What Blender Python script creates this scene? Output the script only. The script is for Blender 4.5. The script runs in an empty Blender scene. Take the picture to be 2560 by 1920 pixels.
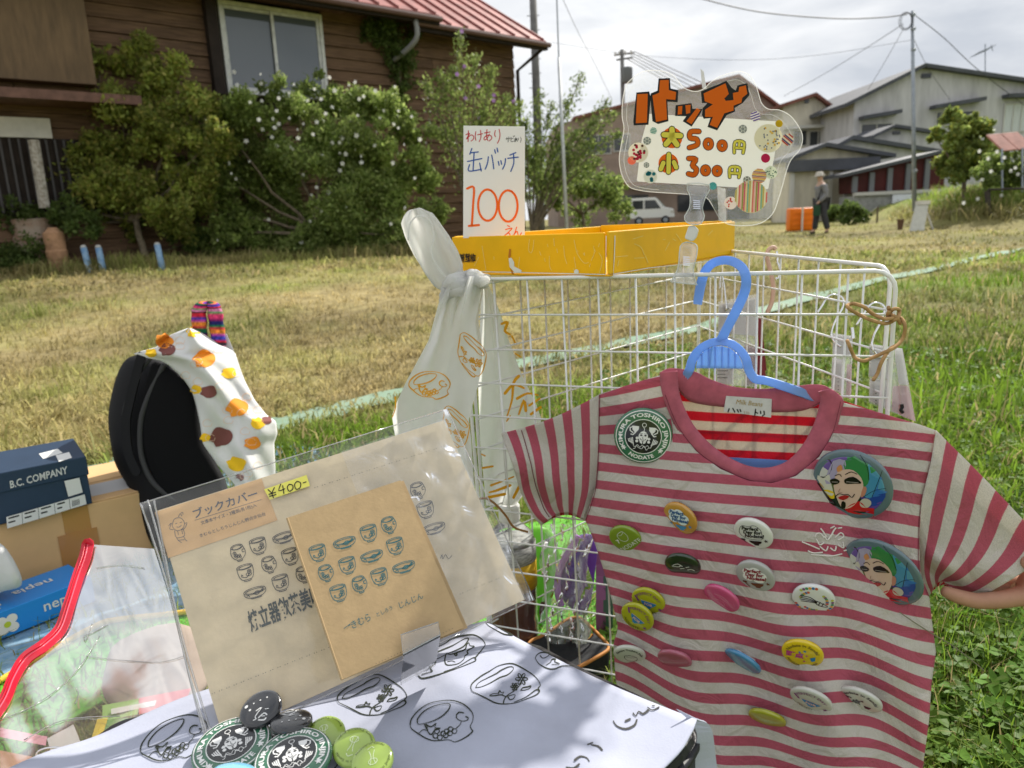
import bpy, bmesh, math, random
import numpy as np
from mathutils import Vector, Matrix
from mathutils.geometry import tessellate_polygon
random.seed(7); RNG = np.random.default_rng(11)
S = bpy.context.scene; COL = S.collection
R = math.radians
# ------------------------------------------------------------------ camera
FPX = 1850.0; PITCH = R(12.5); ROLL = 0.046; CAMH = 0.75
V = Vector
CAM = V((0, 0, CAMH))
FW = V((0, math.cos(PITCH), -math.sin(PITCH)))
_u0 = V((0, math.sin(PITCH), math.cos(PITCH)))
RT = (V((1, 0, 0)) * math.cos(ROLL) - _u0 * math.sin(ROLL)).normalized()
UP = RT.cross(FW).normalized()
cd = bpy.data.cameras.new('camera'); cam = bpy.data.objects.new('camera', cd); COL.objects.link(cam)
cd.sensor_width = 36; cd.lens = 36 * FPX / 2560; cd.clip_start = 0.02; cd.clip_end = 600
cam.matrix_world = Matrix(((RT.x, UP.x, -FW.x, CAM.x), (RT.y, UP.y, -FW.y, CAM.y), (RT.z, UP.z, -FW.z, CAM.z), (0, 0, 0, 1)))
cd.dof.use_dof = True; cd.dof.focus_distance = 0.78; cd.dof.aperture_fstop = 10.0
S.camera = cam
# ------------------------------------------------------------------ sky, sun, exposure
SUN_EL, SUN_AZ = R(41), R(34)
w = bpy.data.worlds.new('World'); S.world = w; w.use_nodes = True
nt = w.node_tree; N = nt.nodes; L = nt.links
bg = N['Background']; bg.inputs['Strength'].default_value = 0.1
sky = N.new('ShaderNodeTexSky'); sky.sky_type = 'NISHITA'; sky.sun_disc = False
sky.sun_elevation = SUN_EL; sky.sun_rotation = SUN_AZ; sky.air_density = 1.2; sky.dust_density = 1.5
tc = N.new('ShaderNodeTexCoord'); mp = N.new('ShaderNodeMapping'); mp.inputs['Scale'].default_value = (1.0, 1.0, 3.2)
L.new(tc.outputs['Generated'], mp.inputs['Vector'])
n1 = N.new('ShaderNodeTexNoise'); n1.inputs['Scale'].default_value = 2.6; n1.inputs['Detail'].default_value = 7; n1.inputs['Roughness'].default_value = 0.52; n1.inputs['Distortion'].default_value = 0.25
n2 = N.new('ShaderNodeTexNoise'); n2.inputs['Scale'].default_value = 1.5; n2.inputs['Detail'].default_value = 4
for n in (n1, n2): L.new(mp.outputs['Vector'], n.inputs['Vector'])
cr = N.new('ShaderNodeValToRGB'); cr.color_ramp.elements[0].position = 0.36; cr.color_ramp.elements[1].position = 0.62
cr.color_ramp.elements[0].color = (5.0, 5.35, 5.95, 1); cr.color_ramp.elements[1].color = (9.4, 9.45, 9.5, 1)
L.new(n1.outputs['Fac'], cr.inputs['Fac'])
cov = N.new('ShaderNodeValToRGB'); cov.color_ramp.elements[0].position = 0.30; cov.color_ramp.elements[1].position = 0.52
cov.color_ramp.elements[0].color = (0.72, 0.72, 0.72, 1); cov.color_ramp.elements[1].color = (0.97, 0.97, 0.97, 1)
L.new(n2.outputs['Fac'], cov.inputs['Fac'])
mx = N.new('ShaderNodeMixRGB'); L.new(cov.outputs['Color'], mx.inputs['Fac']); L.new(sky.outputs['Color'], mx.inputs['Color1']); L.new(cr.outputs['Color'], mx.inputs['Color2'])
L.new(mx.outputs['Color'], bg.inputs['Color'])
sl = bpy.data.lights.new('sun', 'SUN'); sl.energy = 5.0; sl.angle = R(0.9); sl.color = (1.0, 0.95, 0.86)
so = bpy.data.objects.new('sun', sl); COL.objects.link(so)
SUND = V((math.sin(SUN_AZ) * math.cos(SUN_EL), math.cos(SUN_AZ) * math.cos(SUN_EL), math.sin(SUN_EL)))
so.rotation_euler = SUND.to_track_quat('Z', 'Y').to_euler(); so.location = SUND * 30
S.view_settings.view_transform = 'Standard'; S.view_settings.look = 'None'; S.view_settings.gamma = 1; S.view_settings.exposure = 0.27
S.view_settings.use_curve_mapping = False
S.cycles.max_bounces = 10; S.cycles.transparent_max_bounces = 24; S.cycles.transmission_bounces = 8; S.cycles.diffuse_bounces = 2; S.cycles.glossy_bounces = 3
S.cycles.caustics_reflective = False; S.cycles.caustics_refractive = False; S.cycles.sample_clamp_indirect = 4

# ------------------------------------------------------------------ helpers: rays, frames
def ray(px, py):
    return (FW + RT * ((px - 1280) / FPX) - UP * ((py - 960) / FPX))
def at(px, py, d):
    return CAM + ray(px, py) * d
def cw(x, y, z):
    return CAM + RT * x - UP * y + FW * z
def cdir(x, y, z):
    return RT * x - UP * y + FW * z
def gnd(px, py, z=0.0):
    r = ray(px, py); return CAM + r * ((z - CAMH) / r.z)
class Frame:
    """o origin, x/y axes in the surface, z normal towards the viewer"""
    def __init__(s, o, x, y, z=None):
        s.o = V(o); s.x = V(x).normalized(); y = V(y); s.y = (y - s.x * y.dot(s.x)).normalized()
        s.z = s.x.cross(s.y).normalized()
    def p(s, a, b, c=0.0): return s.o + s.x * a + s.y * b + s.z * c
    def hit(s, px, py, c=0.0):
        r = ray(px, py); t = ((s.o + s.z * c) - CAM).dot(s.z) / r.dot(s.z); return CAM + r * t
    def uv(s, px, py):
        q = s.hit(px, py) - s.o; return q.dot(s.x), q.dot(s.y)
def smooth_line(pts, closed=False, k=4):
    P = [tuple(p) for p in pts]; n = len(P)
    if n < 3: return P
    out = []
    for i in range(n if closed else n - 1):
        if closed: a, b, c, d = P[i - 1], P[i], P[(i + 1) % n], P[(i + 2) % n]
        else: a, b, c, d = P[max(i - 1, 0)], P[i], P[i + 1], P[min(i + 2, n - 1)]
        for j in range(k):
            t = j / k; t2 = t * t; t3 = t2 * t
            out.append(tuple(0.5 * ((2 * b[q]) + (-a[q] + c[q]) * t + (2 * a[q] - 5 * b[q] + 4 * c[q] - d[q]) * t2 + (-a[q] + 3 * b[q] - 3 * c[q] + d[q]) * t3) for q in range(len(b))))
    if not closed: out.append(P[-1])
    return out
# ------------------------------------------------------------------ mesh builder
class MB:
    def __init__(s): s.v = []; s.f = []; s.uvs = None
    def add(s, vs, fs):
        n = len(s.v); s.v.extend([tuple(v) for v in vs]); s.f.extend([tuple(i + n for i in f) for f in fs]); return n
    def quad(s, a, b, c, d): s.add([a, b, c, d], [(0, 1, 2, 3)])
    def box(s, fr, x0, x1, y0, y1, z0, z1):
        P = [fr.p(x, y, z) for z in (z0, z1) for y in (y0, y1) for x in (x0, x1)]
        s.add(P, [(0, 2, 3, 1), (4, 5, 7, 6), (0, 1, 5, 4), (2, 6, 7, 3), (0, 4, 6, 2), (1, 3, 7, 5)]); return s
    def rbox(s, fr, x0, x1, y0, y1, z0, z1, r=0.004):
        """box with chamfered edges"""
        bm = bmesh.new(); vs = [bm.verts.new(fr.p(x, y, z)) for z in (z0, z1) for y in (y0, y1) for x in (x0, x1)]
        for f in [(0, 2, 3, 1), (4, 5, 7, 6), (0, 1, 5, 4), (2, 6, 7, 3), (0, 4, 6, 2), (1, 3, 7, 5)]: bm.faces.new([vs[i] for i in f])
        bmesh.ops.bevel(bm, geom=bm.edges[:], offset=r, segments=2, affect='EDGES', profile=0.6)
        s.frombm(bm); return s
    def frombm(s, bm):
        bm.verts.ensure_lookup_table(); bm.verts.index_update()
        s.add([v.co[:] for v in bm.verts], [[v.index for v in f.verts] for f in bm.faces]); bm.free()
    def tube(s, path, r, n=6, closed=False, caps=True):
        P = [V(p) for p in path]; m = len(P); rr = r if hasattr(r, '__len__') else [r] * m
        rings = []; ref = None
        for i in range(m):
            if closed: t = P[(i + 1) % m] - P[i - 1]
            else: t = P[min(i + 1, m - 1)] - P[max(i - 1, 0)]
            if t.length < 1e-9: t = V((0, 0, 1))
            t.normalize()
            if ref is None:
                ref = V((0, 0, 1)) if abs(t.z) < 0.9 else V((1, 0, 0))
            a = (ref - t * ref.dot(t))
            if a.length < 1e-6: a = t.orthogonal()
            a.normalize(); b = t.cross(a); ref = a
            rings.append([P[i] + (a * math.cos(2 * math.pi * k / n) + b * math.sin(2 * math.pi * k / n)) * rr[i] for k in range(n)])
        fs = []
        for i in range(m if closed else m - 1):
            j = (i + 1) % m
            for k in range(n): fs.append((i * n + k, i * n + (k + 1) % n, j * n + (k + 1) % n, j * n + k))
        if caps and not closed:
            fs.append(tuple(range(n - 1, -1, -1))); fs.append(tuple(range((m - 1) * n, m * n)))
        s.add([p for rg in rings for p in rg], fs); return s
    def lathe(s, fr, prof, n=20):
        """prof list of (r, h) along frame z"""
        vs = []; fs = []
        for r_, h in prof:
            for k in range(n): a = 2 * math.pi * k / n; vs.append(fr.p(r_ * math.cos(a), r_ * math.sin(a), h))
        for i in range(len(prof) - 1):
            for k in range(n): fs.append((i * n + k, i * n + (k + 1) % n, (i + 1) * n + (k + 1) % n, (i + 1) * n + k))
        if prof[0][0] > 1e-5: fs.append(tuple(range(n - 1, -1, -1)))
        if prof[-1][0] > 1e-5: fs.append(tuple(range((len(prof) - 1) * n, len(prof) * n)))
        s.add(vs, fs); return s
    def poly(s, pts):
        """fill a (possibly concave) 3d planar polygon"""
        P = [V(p) for p in pts]; s.add(P, tessellate_polygon([P])); return s
    def prism(s, pts, off):
        P = [V(p) for p in pts]; n = len(P); T = tessellate_polygon([P]); Q = [p + V(off) for p in P]
        b = s.add(P + Q, [t for t in T] + [tuple(i + n for i in reversed(t)) for t in T])
        s.f.extend([(b + i, b + (i + 1) % n, b + n + (i + 1) % n, b + n + i) for i in range(n)]); return s
    def ribbon(s, pts, wd, fn, closed=False, cap=True):
        """flat stroke through 2d pts; fn(x, y) -> 3d; wd width in the 2d units"""
        P = [np.array(p, float) for p in pts]; m = len(P)
        if m < 2: return s
        ws = wd if hasattr(wd, '__len__') else [wd] * m
        Lf, Rt = [], []
        for i in range(m):
            if closed: t = P[(i + 1) % m] - P[i - 1]
            else: t = P[min(i + 1, m - 1)] - P[max(i - 1, 0)]
            l = math.hypot(*t) or 1; nn = np.array((-t[1], t[0])) / l * ws[i] / 2
            Lf.append(P[i] + nn); Rt.append(P[i] - nn)
        vs = [fn(*p) for p in Lf] + [fn(*p) for p in Rt]; fs = []
        for i in range(m if closed else m - 1):
            j = (i + 1) % m; fs.append((i, j, m + j, m + i))
        b = s.add(vs, fs)
        if cap and not closed:
            for i, sg in ((0, -1), (m - 1, 1)):
                t = (P[1] - P[0]) if i == 0 else (P[-1] - P[-2]); l = math.hypot(*t) or 1; t = t / l * sg * ws[i] / 2; nn = (Lf[i] - P[i])
                cp = [fn(*(P[i] + nn * math.cos(a) + t * math.sin(a))) for a in (0.0, 0.785, 1.571, 2.356, 3.1416)]
                s.add(cp, [(0, 1, 2, 3, 4)])
        return s
    def disc2(s, x, y, r, fn, n=16, ry=None, rot=0.0):
        ry = ry or r; c, q = math.cos(rot), math.sin(rot)
        s.add([fn(x + r * math.cos(a) * c - ry * math.sin(a) * q, y + r * math.cos(a) * q + ry * math.sin(a) * c) for a in [2 * math.pi * k / n for k in range(n)]], [tuple(range(n))]); return s
    def grid(s, nu, nv, fn, wrap=False):
        """fn(i, j) -> 3d, i < nu, j < nv"""
        b = s.add([fn(i, j) for j in range(nv) for i in range(nu)], [])
        for j in range(nv - 1):
            for i in range(nu if wrap else nu - 1):
                k = (i + 1) % nu; s.f.append((b + j * nu + i, b + j * nu + k, b + (j + 1) * nu + k, b + (j + 1) * nu + i))
        return s
WL = {}
def obj(name, mb, mat, parent=None, smooth=False, uv=None, attr=None, thick=0.0, sub=0, bevel=0.0, fixn=False):
    P = np.array(mb.v, dtype=np.float64)
    lo, hi = P.min(0), P.max(0); loc = np.array(((lo[0] + hi[0]) / 2, (lo[1] + hi[1]) / 2, lo[2]))
    me = bpy.data.meshes.new(name); me.from_pydata((P - loc).tolist(), [], mb.f); me.update()
    if fixn:
        bm = bmesh.new(); bm.from_mesh(me); bmesh.ops.recalc_face_normals(bm, faces=bm.faces[:]); bm.to_mesh(me); bm.free()
    if smooth: me.polygons.foreach_set('use_smooth', [True] * len(me.polygons))
    if uv is not None:
        ul = me.uv_layers.new(name='UVMap'); li = np.empty(len(me.loops), dtype=np.int32); me.loops.foreach_get('vertex_index', li)
        ul.data.foreach_set('uv', np.asarray(uv, dtype=np.float32)[li].ravel())
    if attr is not None:
        ca = me.color_attributes.new('Col', 'FLOAT_COLOR', 'POINT'); a4 = np.ones((len(P), 4), dtype=np.float32); a4[:, :3] = attr; ca.data.foreach_set('color', a4.ravel())
    if mat is not None: me.materials.append(mat)
    o = bpy.data.objects.new(name, me); COL.objects.link(o)
    WL[o.name] = V(loc); o.location = V(loc)
    if parent is not None: o.parent = parent; o.location = V(loc) - WL[parent.name]
    if sub: m = o.modifiers.new('sub', 'SUBSURF'); m.levels = sub; m.render_levels = sub
    if thick: m = o.modifiers.new('thick', 'SOLIDIFY'); m.thickness = thick; m.offset = 0
    if bevel: m = o.modifiers.new('bev', 'BEVEL'); m.width = bevel; m.segments = 2; m.limit_method = 'ANGLE'
    return o
def tag(o, label, cat, group=None, kind=None):
    if label: o['label'] = label
    if cat: o['category'] = cat
    if group: o['group'] = group
    if kind: o['kind'] = kind
    return o
def thing(name, label, cat, loc, group=None):
    o = bpy.data.objects.new(name, None); COL.objects.link(o); o.location = V(loc); o.empty_display_size = 0.05; WL[o.name] = V(loc)
    return tag(o, label, cat, group)
def fast_obj(name, verts, quads, mat, attr=None, parent=None, loc=(0, 0, 0)):
    """big numpy mesh of quads (or tris)"""
    verts = np.asarray(verts, dtype=np.float32); quads = np.asarray(quads, dtype=np.int32); k = quads.shape[1]
    me = bpy.data.meshes.new(name); me.vertices.add(len(verts)); me.vertices.foreach_set('co', (verts - np.array(loc, dtype=np.float32)).ravel())
    me.loops.add(quads.size); me.loops.foreach_set('vertex_index', quads.ravel())
    me.polygons.add(len(quads)); me.polygons.foreach_set('loop_start', np.arange(0, quads.size, k, dtype=np.int32))
    me.update(calc_edges=True)
    if attr is not None:
        ca = me.color_attributes.new('Col', 'FLOAT_COLOR', 'POINT'); a4 = np.ones((len(verts), 4), dtype=np.float32); a4[:, :3] = attr; ca.data.foreach_set('color', a4.ravel())
    me.materials.append(mat)
    o = bpy.data.objects.new(name, me); COL.objects.link(o); o.location = loc; WL[o.name] = V(loc)
    if parent is not None: o.parent = parent; o.location = V(loc) - WL[parent.name]
    return o
# ------------------------------------------------------------------ materials
def mat(name, col, rough=0.7, var=0.0, vs=8.0, bump=0.0, bs=60.0, spec=0.3, metal=0.0, transl=0.0, alpha=1.0, attr=False, trans=0.0, ior=1.45, stretch=None, col2=None, coat=0.0, sheen=0.0, coord='Object', detail=4, bd=0.01):
    m = bpy.data.materials.new(name); m.use_nodes = True; t = m.node_tree; n = t.nodes; l = t.links
    b = n['Principled BSDF']; out = n['Material Output']
    b.inputs['Base Color'].default_value = (*col, 1); b.inputs['Roughness'].default_value = rough; b.inputs['Specular IOR Level'].default_value = spec
    b.inputs['Metallic'].default_value = metal; b.inputs['Transmission Weight'].default_value = trans; b.inputs['IOR'].default_value = ior
    if coat: b.inputs['Coat Weight'].default_value = coat; b.inputs['Coat Roughness'].default_value = 0.05
    if sheen: b.inputs['Sheen Weight'].default_value = sheen
    src = None; cs = None
    if var or bump:
        tcn = n.new('ShaderNodeTexCoord'); mpn = n.new('ShaderNodeMapping'); l.new(tcn.outputs[coord], mpn.inputs['Vector'])
        if stretch: mpn.inputs['Scale'].default_value = stretch
    if attr:
        a = n.new('ShaderNodeVertexColor'); a.layer_name = 'Col'; cs = a.outputs['Color']
    if var:
        ns = n.new('ShaderNodeTexNoise'); ns.inputs['Scale'].default_value = vs; ns.inputs['Detail'].default_value = detail; ns.inputs['Roughness'].default_value = 0.6; l.new(mpn.outputs['Vector'], ns.inputs['Vector'])
        rp = n.new('ShaderNodeMapRange'); rp.inputs[1].default_value = 0.3; rp.inputs[2].default_value = 0.7; l.new(ns.outputs['Fac'], rp.inputs[0])
        if col2 is not None and not attr:
            mxn = n.new('ShaderNodeMixRGB'); l.new(rp.outputs[0], mxn.inputs['Fac']); mxn.inputs['Color1'].default_value = (*col, 1); mxn.inputs['Color2'].default_value = (*col2, 1); cs = mxn.outputs['Color']
        else:
            rp.inputs[3].default_value = 1 - var; rp.inputs[4].default_value = 1 + var
            mu = n.new('ShaderNodeMixRGB'); mu.blend_type = 'MULTIPLY'; mu.inputs['Fac'].default_value = 1
            if cs is not None: l.new(cs, mu.inputs['Color1'])
            else: mu.inputs['Color1'].default_value = (*col, 1)
            l.new(rp.outputs[0], mu.inputs['Color2']); cs = mu.outputs['Color']
    if cs is not None: l.new(cs, b.inputs['Base Color'])
    if bump:
        nb = n.new('ShaderNodeTexNoise'); nb.inputs['Scale'].default_value = bs; nb.inputs['Detail'].default_value = 3; l.new(mpn.outputs['Vector'], nb.inputs['Vector'])
        bn = n.new('ShaderNodeBump'); bn.inputs['Strength'].default_value = bump; bn.inputs['Distance'].default_value = bd if bs < 100 else 0.0015; l.new(nb.outputs['Fac'], bn.inputs['Height']); l.new(bn.outputs['Normal'], b.inputs['Normal'])
    last = b.outputs['BSDF']
    if transl:
        tr = n.new('ShaderNodeBsdfTranslucent'); tr.inputs['Color'].default_value = (*col, 1)
        if cs is not None: l.new(cs, tr.inputs['Color'])
        ms = n.new('ShaderNodeMixShader'); ms.inputs['Fac'].default_value = transl; l.new(last, ms.inputs[1]); l.new(tr.outputs['BSDF'], ms.inputs[2]); last = ms.outputs['Shader']
    if alpha < 1:
        tp = n.new('ShaderNodeBsdfTransparent'); ms = n.new('ShaderNodeMixShader'); ms.inputs['Fac'].default_value = alpha; l.new(tp.outputs['BSDF'], ms.inputs[1]); l.new(last, ms.inputs[2]); last = ms.outputs['Shader']
    l.new(last, out.inputs['Surface'])
    return m
def film(name, tint=(1, 1, 1), rough=0.08, haze=0.06, bump=0.0, bs=12.0, gloss=1.0, hazecol=(0.9, 0.9, 0.9)):
    """thin clear plastic: transparent + fresnel gloss + a little milky haze"""
    m = bpy.data.materials.new(name); m.use_nodes = True; t = m.node_tree; n = t.nodes; l = t.links; n.remove(n['Principled BSDF']); out = n['Material Output']
    tp = n.new('ShaderNodeBsdfTransparent'); tp.inputs['Color'].default_value = (*tint, 1)
    df = n.new('ShaderNodeBsdfDiffuse'); df.inputs['Color'].default_value = (*hazecol, 1)
    tl = n.new('ShaderNodeBsdfTranslucent'); tl.inputs['Color'].default_value = (*hazecol, 1)
    m0 = n.new('ShaderNodeMixShader'); m0.inputs['Fac'].default_value = 0.5; l.new(df.outputs[0], m0.inputs[1]); l.new(tl.outputs[0], m0.inputs[2])
    m1 = n.new('ShaderNodeMixShader'); m1.inputs['Fac'].default_value = haze; l.new(tp.outputs[0], m1.inputs[1]); l.new(m0.outputs[0], m1.inputs[2])
    gl = n.new('ShaderNodeBsdfGlossy'); gl.inputs['Roughness'].default_value = rough; gl.inputs['Color'].default_value = (0.95, 0.95, 0.95, 1)
    fr = n.new('ShaderNodeFresnel'); fr.inputs['IOR'].default_value = 1.45
    mm = n.new('ShaderNodeMath'); mm.operation = 'MULTIPLY'; mm.inputs[1].default_value = gloss; mm.use_clamp = True; l.new(fr.outputs[0], mm.inputs[0])
    m2 = n.new('ShaderNodeMixShader'); l.new(mm.outputs[0], m2.inputs['Fac']); l.new(m1.outputs[0], m2.inputs[1]); l.new(gl.outputs[0], m2.inputs[2])
    if bump:
        tcn = n.new('ShaderNodeTexCoord'); nb = n.new('ShaderNodeTexNoise'); nb.inputs['Scale'].default_value = bs; nb.inputs['Detail'].default_value = 2; nb.inputs['Distortion'].default_value = 1.2; l.new(tcn.outputs['Object'], nb.inputs['Vector'])
        bn = n.new('ShaderNodeBump'); bn.inputs['Strength'].default_value = bump; bn.inputs['Distance'].default_value = 0.02; l.new(nb.outputs['Fac'], bn.inputs['Height'])
        l.new(bn.outputs['Normal'], gl.inputs['Normal']); l.new(bn.outputs['Normal'], fr.inputs['Normal'])
    l.new(m2.outputs[0], out.inputs['Surface']); return m
def srgb(r, g, b):
    f = lambda c: (c / 255 / 12.92) if c / 255 <= 0.04045 else ((c / 255 + 0.055) / 1.055) ** 2.4
    return (f(r), f(g), f(b))
# ------------------------------------------------------------------ value noise for ground patches
_tab = np.random.default_rng(3).random((256, 256))
def vnoise(x, y):
    x = np.asarray(x, float); y = np.asarray(y, float); xi = np.floor(x).astype(int); yi = np.floor(y).astype(int); fx = x - xi; fy = y - yi
    fx = fx * fx * (3 - 2 * fx); fy = fy * fy * (3 - 2 * fy); g = lambda a, b: _tab[a % 256, b % 256]
    return (g(xi, yi) * (1 - fx) + g(xi + 1, yi) * fx) * (1 - fy) + (g(xi, yi + 1) * (1 - fx) + g(xi + 1, yi + 1) * fx) * fy
def fbm(x, y): return vnoise(x, y) * 0.55 + vnoise(x * 2.1 + 7, y * 2.1 + 3) * 0.3 + vnoise(x * 4.3 + 1, y * 4.3 + 9) * 0.15
GX = Frame((0, 0, 0), (1, 0, 0), (0, 1, 0))
# ================================================================== GROUND
def sstep(t): t = np.clip(t, 0, 1); return t * t * (3 - 2 * t)
def gz(x, y):
    x = np.asarray(x, float); y = np.asarray(y, float)
    a = 0.28 * sstep((y - 4.0) / 6.0) * sstep((3.0 - x) / 5.0)
    b = 0.85 * sstep((x - 11.0 - 0.30 * (y - 19)) / 2.4) * sstep((y - 18.2) / 2.8)
    r = np.hypot(x, y)
    return a + b + 0.05 * (fbm(x * 0.5, y * 0.5) - 0.5) * sstep((r - 2.5) / 6)
def strip_line(y): return np.interp(y, SP[:, 1], SP[:, 0])
SPX = [(380, 1150), (560, 1100), (692, 1069), (900, 1016), (1315, 912), (1757, 822), (2145, 716), (2560, 625)]
def hitg(px, py):
    p = gnd(px, py)
    for _ in range(6): p = gnd(px, py, float(gz(p.x, p.y)))
    return p
_sp = [hitg(*p) for p in SPX]; SP = np.array([(p.x, p.y) for p in _sp]); SP = np.vstack([[SP[0] - (SP[1] - SP[0]) * 1.5], SP, [SP[-1] + (SP[-1] - SP[-2]) * 0.35]])
def greenness(x, y):
    d = x - np.interp(y, SP[:, 1], SP[:, 0])         # > 0: right of / nearer than the strip
    g = 0.20 + 0.62 * sstep((d + 0.5) / 1.6) * sstep((14 - y) / 7)
    n = fbm(x * 0.9 + 3, y * 0.9 + 5) - 0.5; n2 = fbm(x * 3.1, y * 3.1) - 0.5
    lush = sstep((x - 0.35) / 0.5) * sstep((4.2 - y) / 2.2)
    return np.clip(g + n * 1.25 + n2 * 0.6 + lush * 0.45, 0, 1)
STRAW = np.array((0.42, 0.345, 0.165)); DIRT = np.array((0.17, 0.125, 0.07)); GRN = np.array((0.20, 0.32, 0.035)); YEL = np.array((0.36, 0.37, 0.11))
def gcol(x, y, jit):
    g = greenness(x, y)[:, None]
    c = STRAW * (1 - g) + GRN * g
    bank = sstep((gz(x, y) - 0.22) / 0.3)[:, None] * (x > 6)[:, None]; c = c * (1 - bank) + (GRN * 0.75 + YEL * 0.25) * bank
    far = sstep((y - 6) / 10)[:, None] * 0.5 * (1 - bank)
    c = c * (1 - far) + (YEL * 0.6 + STRAW * 0.3) * far
    patch = (0.40 + 1.2 * fbm(x * 0.55 + 11, y * 0.55 + 4))[:, None] * (0.8 + 0.4 * fbm(x * 2.3, y * 2.3 + 8))[:, None]
    return c * jit * patch
mg = mat('soil', (0.14, 0.11, 0.06), 0.95, attr=True, var=0.35, vs=9, bump=0.8, bs=25, spec=0.1, detail=8)
rr = np.concatenate([np.linspace(0.02, 6, 60), np.geomspace(6.15, 420, 90)]); aa = np.linspace(0, 2 * np.pi, 181)[:-1]
gx = (rr[:, None] * np.sin(aa)).ravel(); gy = (rr[:, None] * np.cos(aa)).ravel(); gzz = gz(gx, gy)
na = len(aa); q = []
for i in range(len(rr) - 1):
    k = np.arange(na); q.append(np.stack([i * na + k, (i + 1) * na + k, (i + 1) * na + (k + 1) % na, i * na + (k + 1) % na], 1))
fld = fast_obj('ground', np.stack([gx, gy, gzz], 1), np.concatenate(q)[:, ::-1], mg, attr=gcol(gx, gy, 0.62) * 0.8 + DIRT * 0.2)
tag(fld, None, None, kind='structure')
# -- grass blades
def blades(n, rfun, amin, amax, hlo, hhi, wlo, whi, name, label, keep=None, dark=1.0, clump=True):
    th = RNG.uniform(amin, amax, n); r = rfun(RNG.random(n)); x = r * np.sin(th); y = r * np.cos(th)
    if keep is not None:
        k = keep(x, y); x, y = x[k], y[k]; n = len(x)
    if clump:
        nc = n // 26; ci = RNG.integers(0, n, nc); kk = RNG.integers(0, nc, n); far_ = RNG.random(n) < 0.6; rr_ = np.abs(RNG.normal(0, 0.030, n)) * np.hypot(x, y) ** 0.7; aa_ = RNG.uniform(0, 6.28, n)
        x = np.where(far_, x[ci][kk] + rr_ * np.cos(aa_), x); y = np.where(far_, y[ci][kk] + rr_ * np.sin(aa_), y)
    z = gz(x, y); g = greenness(x, y)
    h = RNG.uniform(hlo, hhi, n) * (0.55 + 0.75 * fbm(x * 2, y * 2)) * (0.75 + 0.5 * g); w = RNG.uniform(wlo, whi, n); a = RNG.uniform(0, 2 * np.pi, n)
    ln = RNG.uniform(0.15, 1.25, n) * (1.35 - 0.6 * g); b = RNG.uniform(0, 2 * np.pi, n); dx, dy = np.cos(b) * h * ln, np.sin(b) * h * ln
    ox, oy = np.cos(a) * w / 2, np.sin(a) * w / 2
    P = np.empty((n, 6, 3))
    P[:, 0] = np.stack([x - ox, y - oy, z - 0.004], 1); P[:, 1] = np.stack([x + ox, y + oy, z - 0.004], 1)
    mx_, my_ = x + dx * 0.35, y + dy * 0.35; hz = h * 0.62
    P[:, 2] = np.stack([mx_ + ox * 0.85, my_ + oy * 0.85, z + hz], 1); P[:, 3] = np.stack([mx_ - ox * 0.85, my_ - oy * 0.85, z + hz], 1)
    tz = z + h * np.clip(1.05 - 0.5 * ln, 0.3, 1)
    P[:, 4] = np.stack([x + dx + ox * 0.15, y + dy + oy * 0.15, tz], 1); P[:, 5] = np.stack([x + dx - ox * 0.15, y + dy - oy * 0.15, tz], 1)
    i = np.arange(n)[:, None] * 6; Q = np.concatenate([i + np.array([[0, 1, 2, 3]]), i + np.array([[3, 2, 4, 5]])])
    c = gcol(x, y, RNG.uniform(0.55, 1.3, n)[:, None]) * dark; st = RNG.random(n) < 0.16; c[st] = STRAW * RNG.uniform(0.7, 1.3, st.sum())[:, None]
    o = fast_obj(name, P.reshape(-1, 3), Q, M_grass, attr=np.repeat(c, 6, 0)); tag(o, label, 'grass', kind='stuff'); return o
M_grass = mat('grass_blade', (0.1, 0.15, 0.03), 0.6, attr=True, transl=0.5, spec=0.25)
nostrip = lambda x, y: np.abs((x - np.interp(y, SP[:, 1], SP[:, 0])) * 0.66) > 0.045 + 0.09 * (vnoise(x * 7, y * 7) - 0.2)
lg = lambda a, b: (lambda u: a * (b / a) ** u)
blades(60000, lg(0.82, 3.2), -0.95, 0.95, 0.015, 0.07, 0.0015, 0.0045, 'near_grass', 'short mixed green and dry grass close to the stall', nostrip)
blades(105000, lg(2.0, 11), -0.85, 0.85, 0.02, 0.085, 0.004, 0.011, 'field_grass', 'patchy dry yellow and green grass across the middle of the field', nostrip)
blades(42000, lg(9, 45), -0.8, 0.8, 0.03, 0.11, 0.012, 0.035, 'far_grass', 'pale yellow green grass at the far end of the field', nostrip)
blades(16000, lg(2.4, 13), -0.8, 0.8, 0.05, 0.17, 0.004, 0.012, 'weed_tufts', 'scattered darker green weed tufts over the dry field', lambda x, y: nostrip(x, y) & (fbm(x * 1.1 + 20, y * 1.1 + 30) > 0.58))
# tall grass fringe under the hedge and on the bank
def fringe(x, y): return ((x < 2.2) & (y > 10.6 + 0.25 * (x + 5)) & (y < 13.8)) 
blades(60000, lg(8.5, 16), -0.8, 0.15, 0.10, 0.34, 0.008, 0.018, 'tall_grass', 'taller pale grass fringing the foot of the hedge', fringe)
blades(40000, lg(17, 32), 0.33, 0.82, 0.25, 0.7, 0.012, 0.03, 'bank_grass', 'long green grass on the low bank at the right of the field', lambda x, y: gz(x, y) > 0.16)
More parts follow.
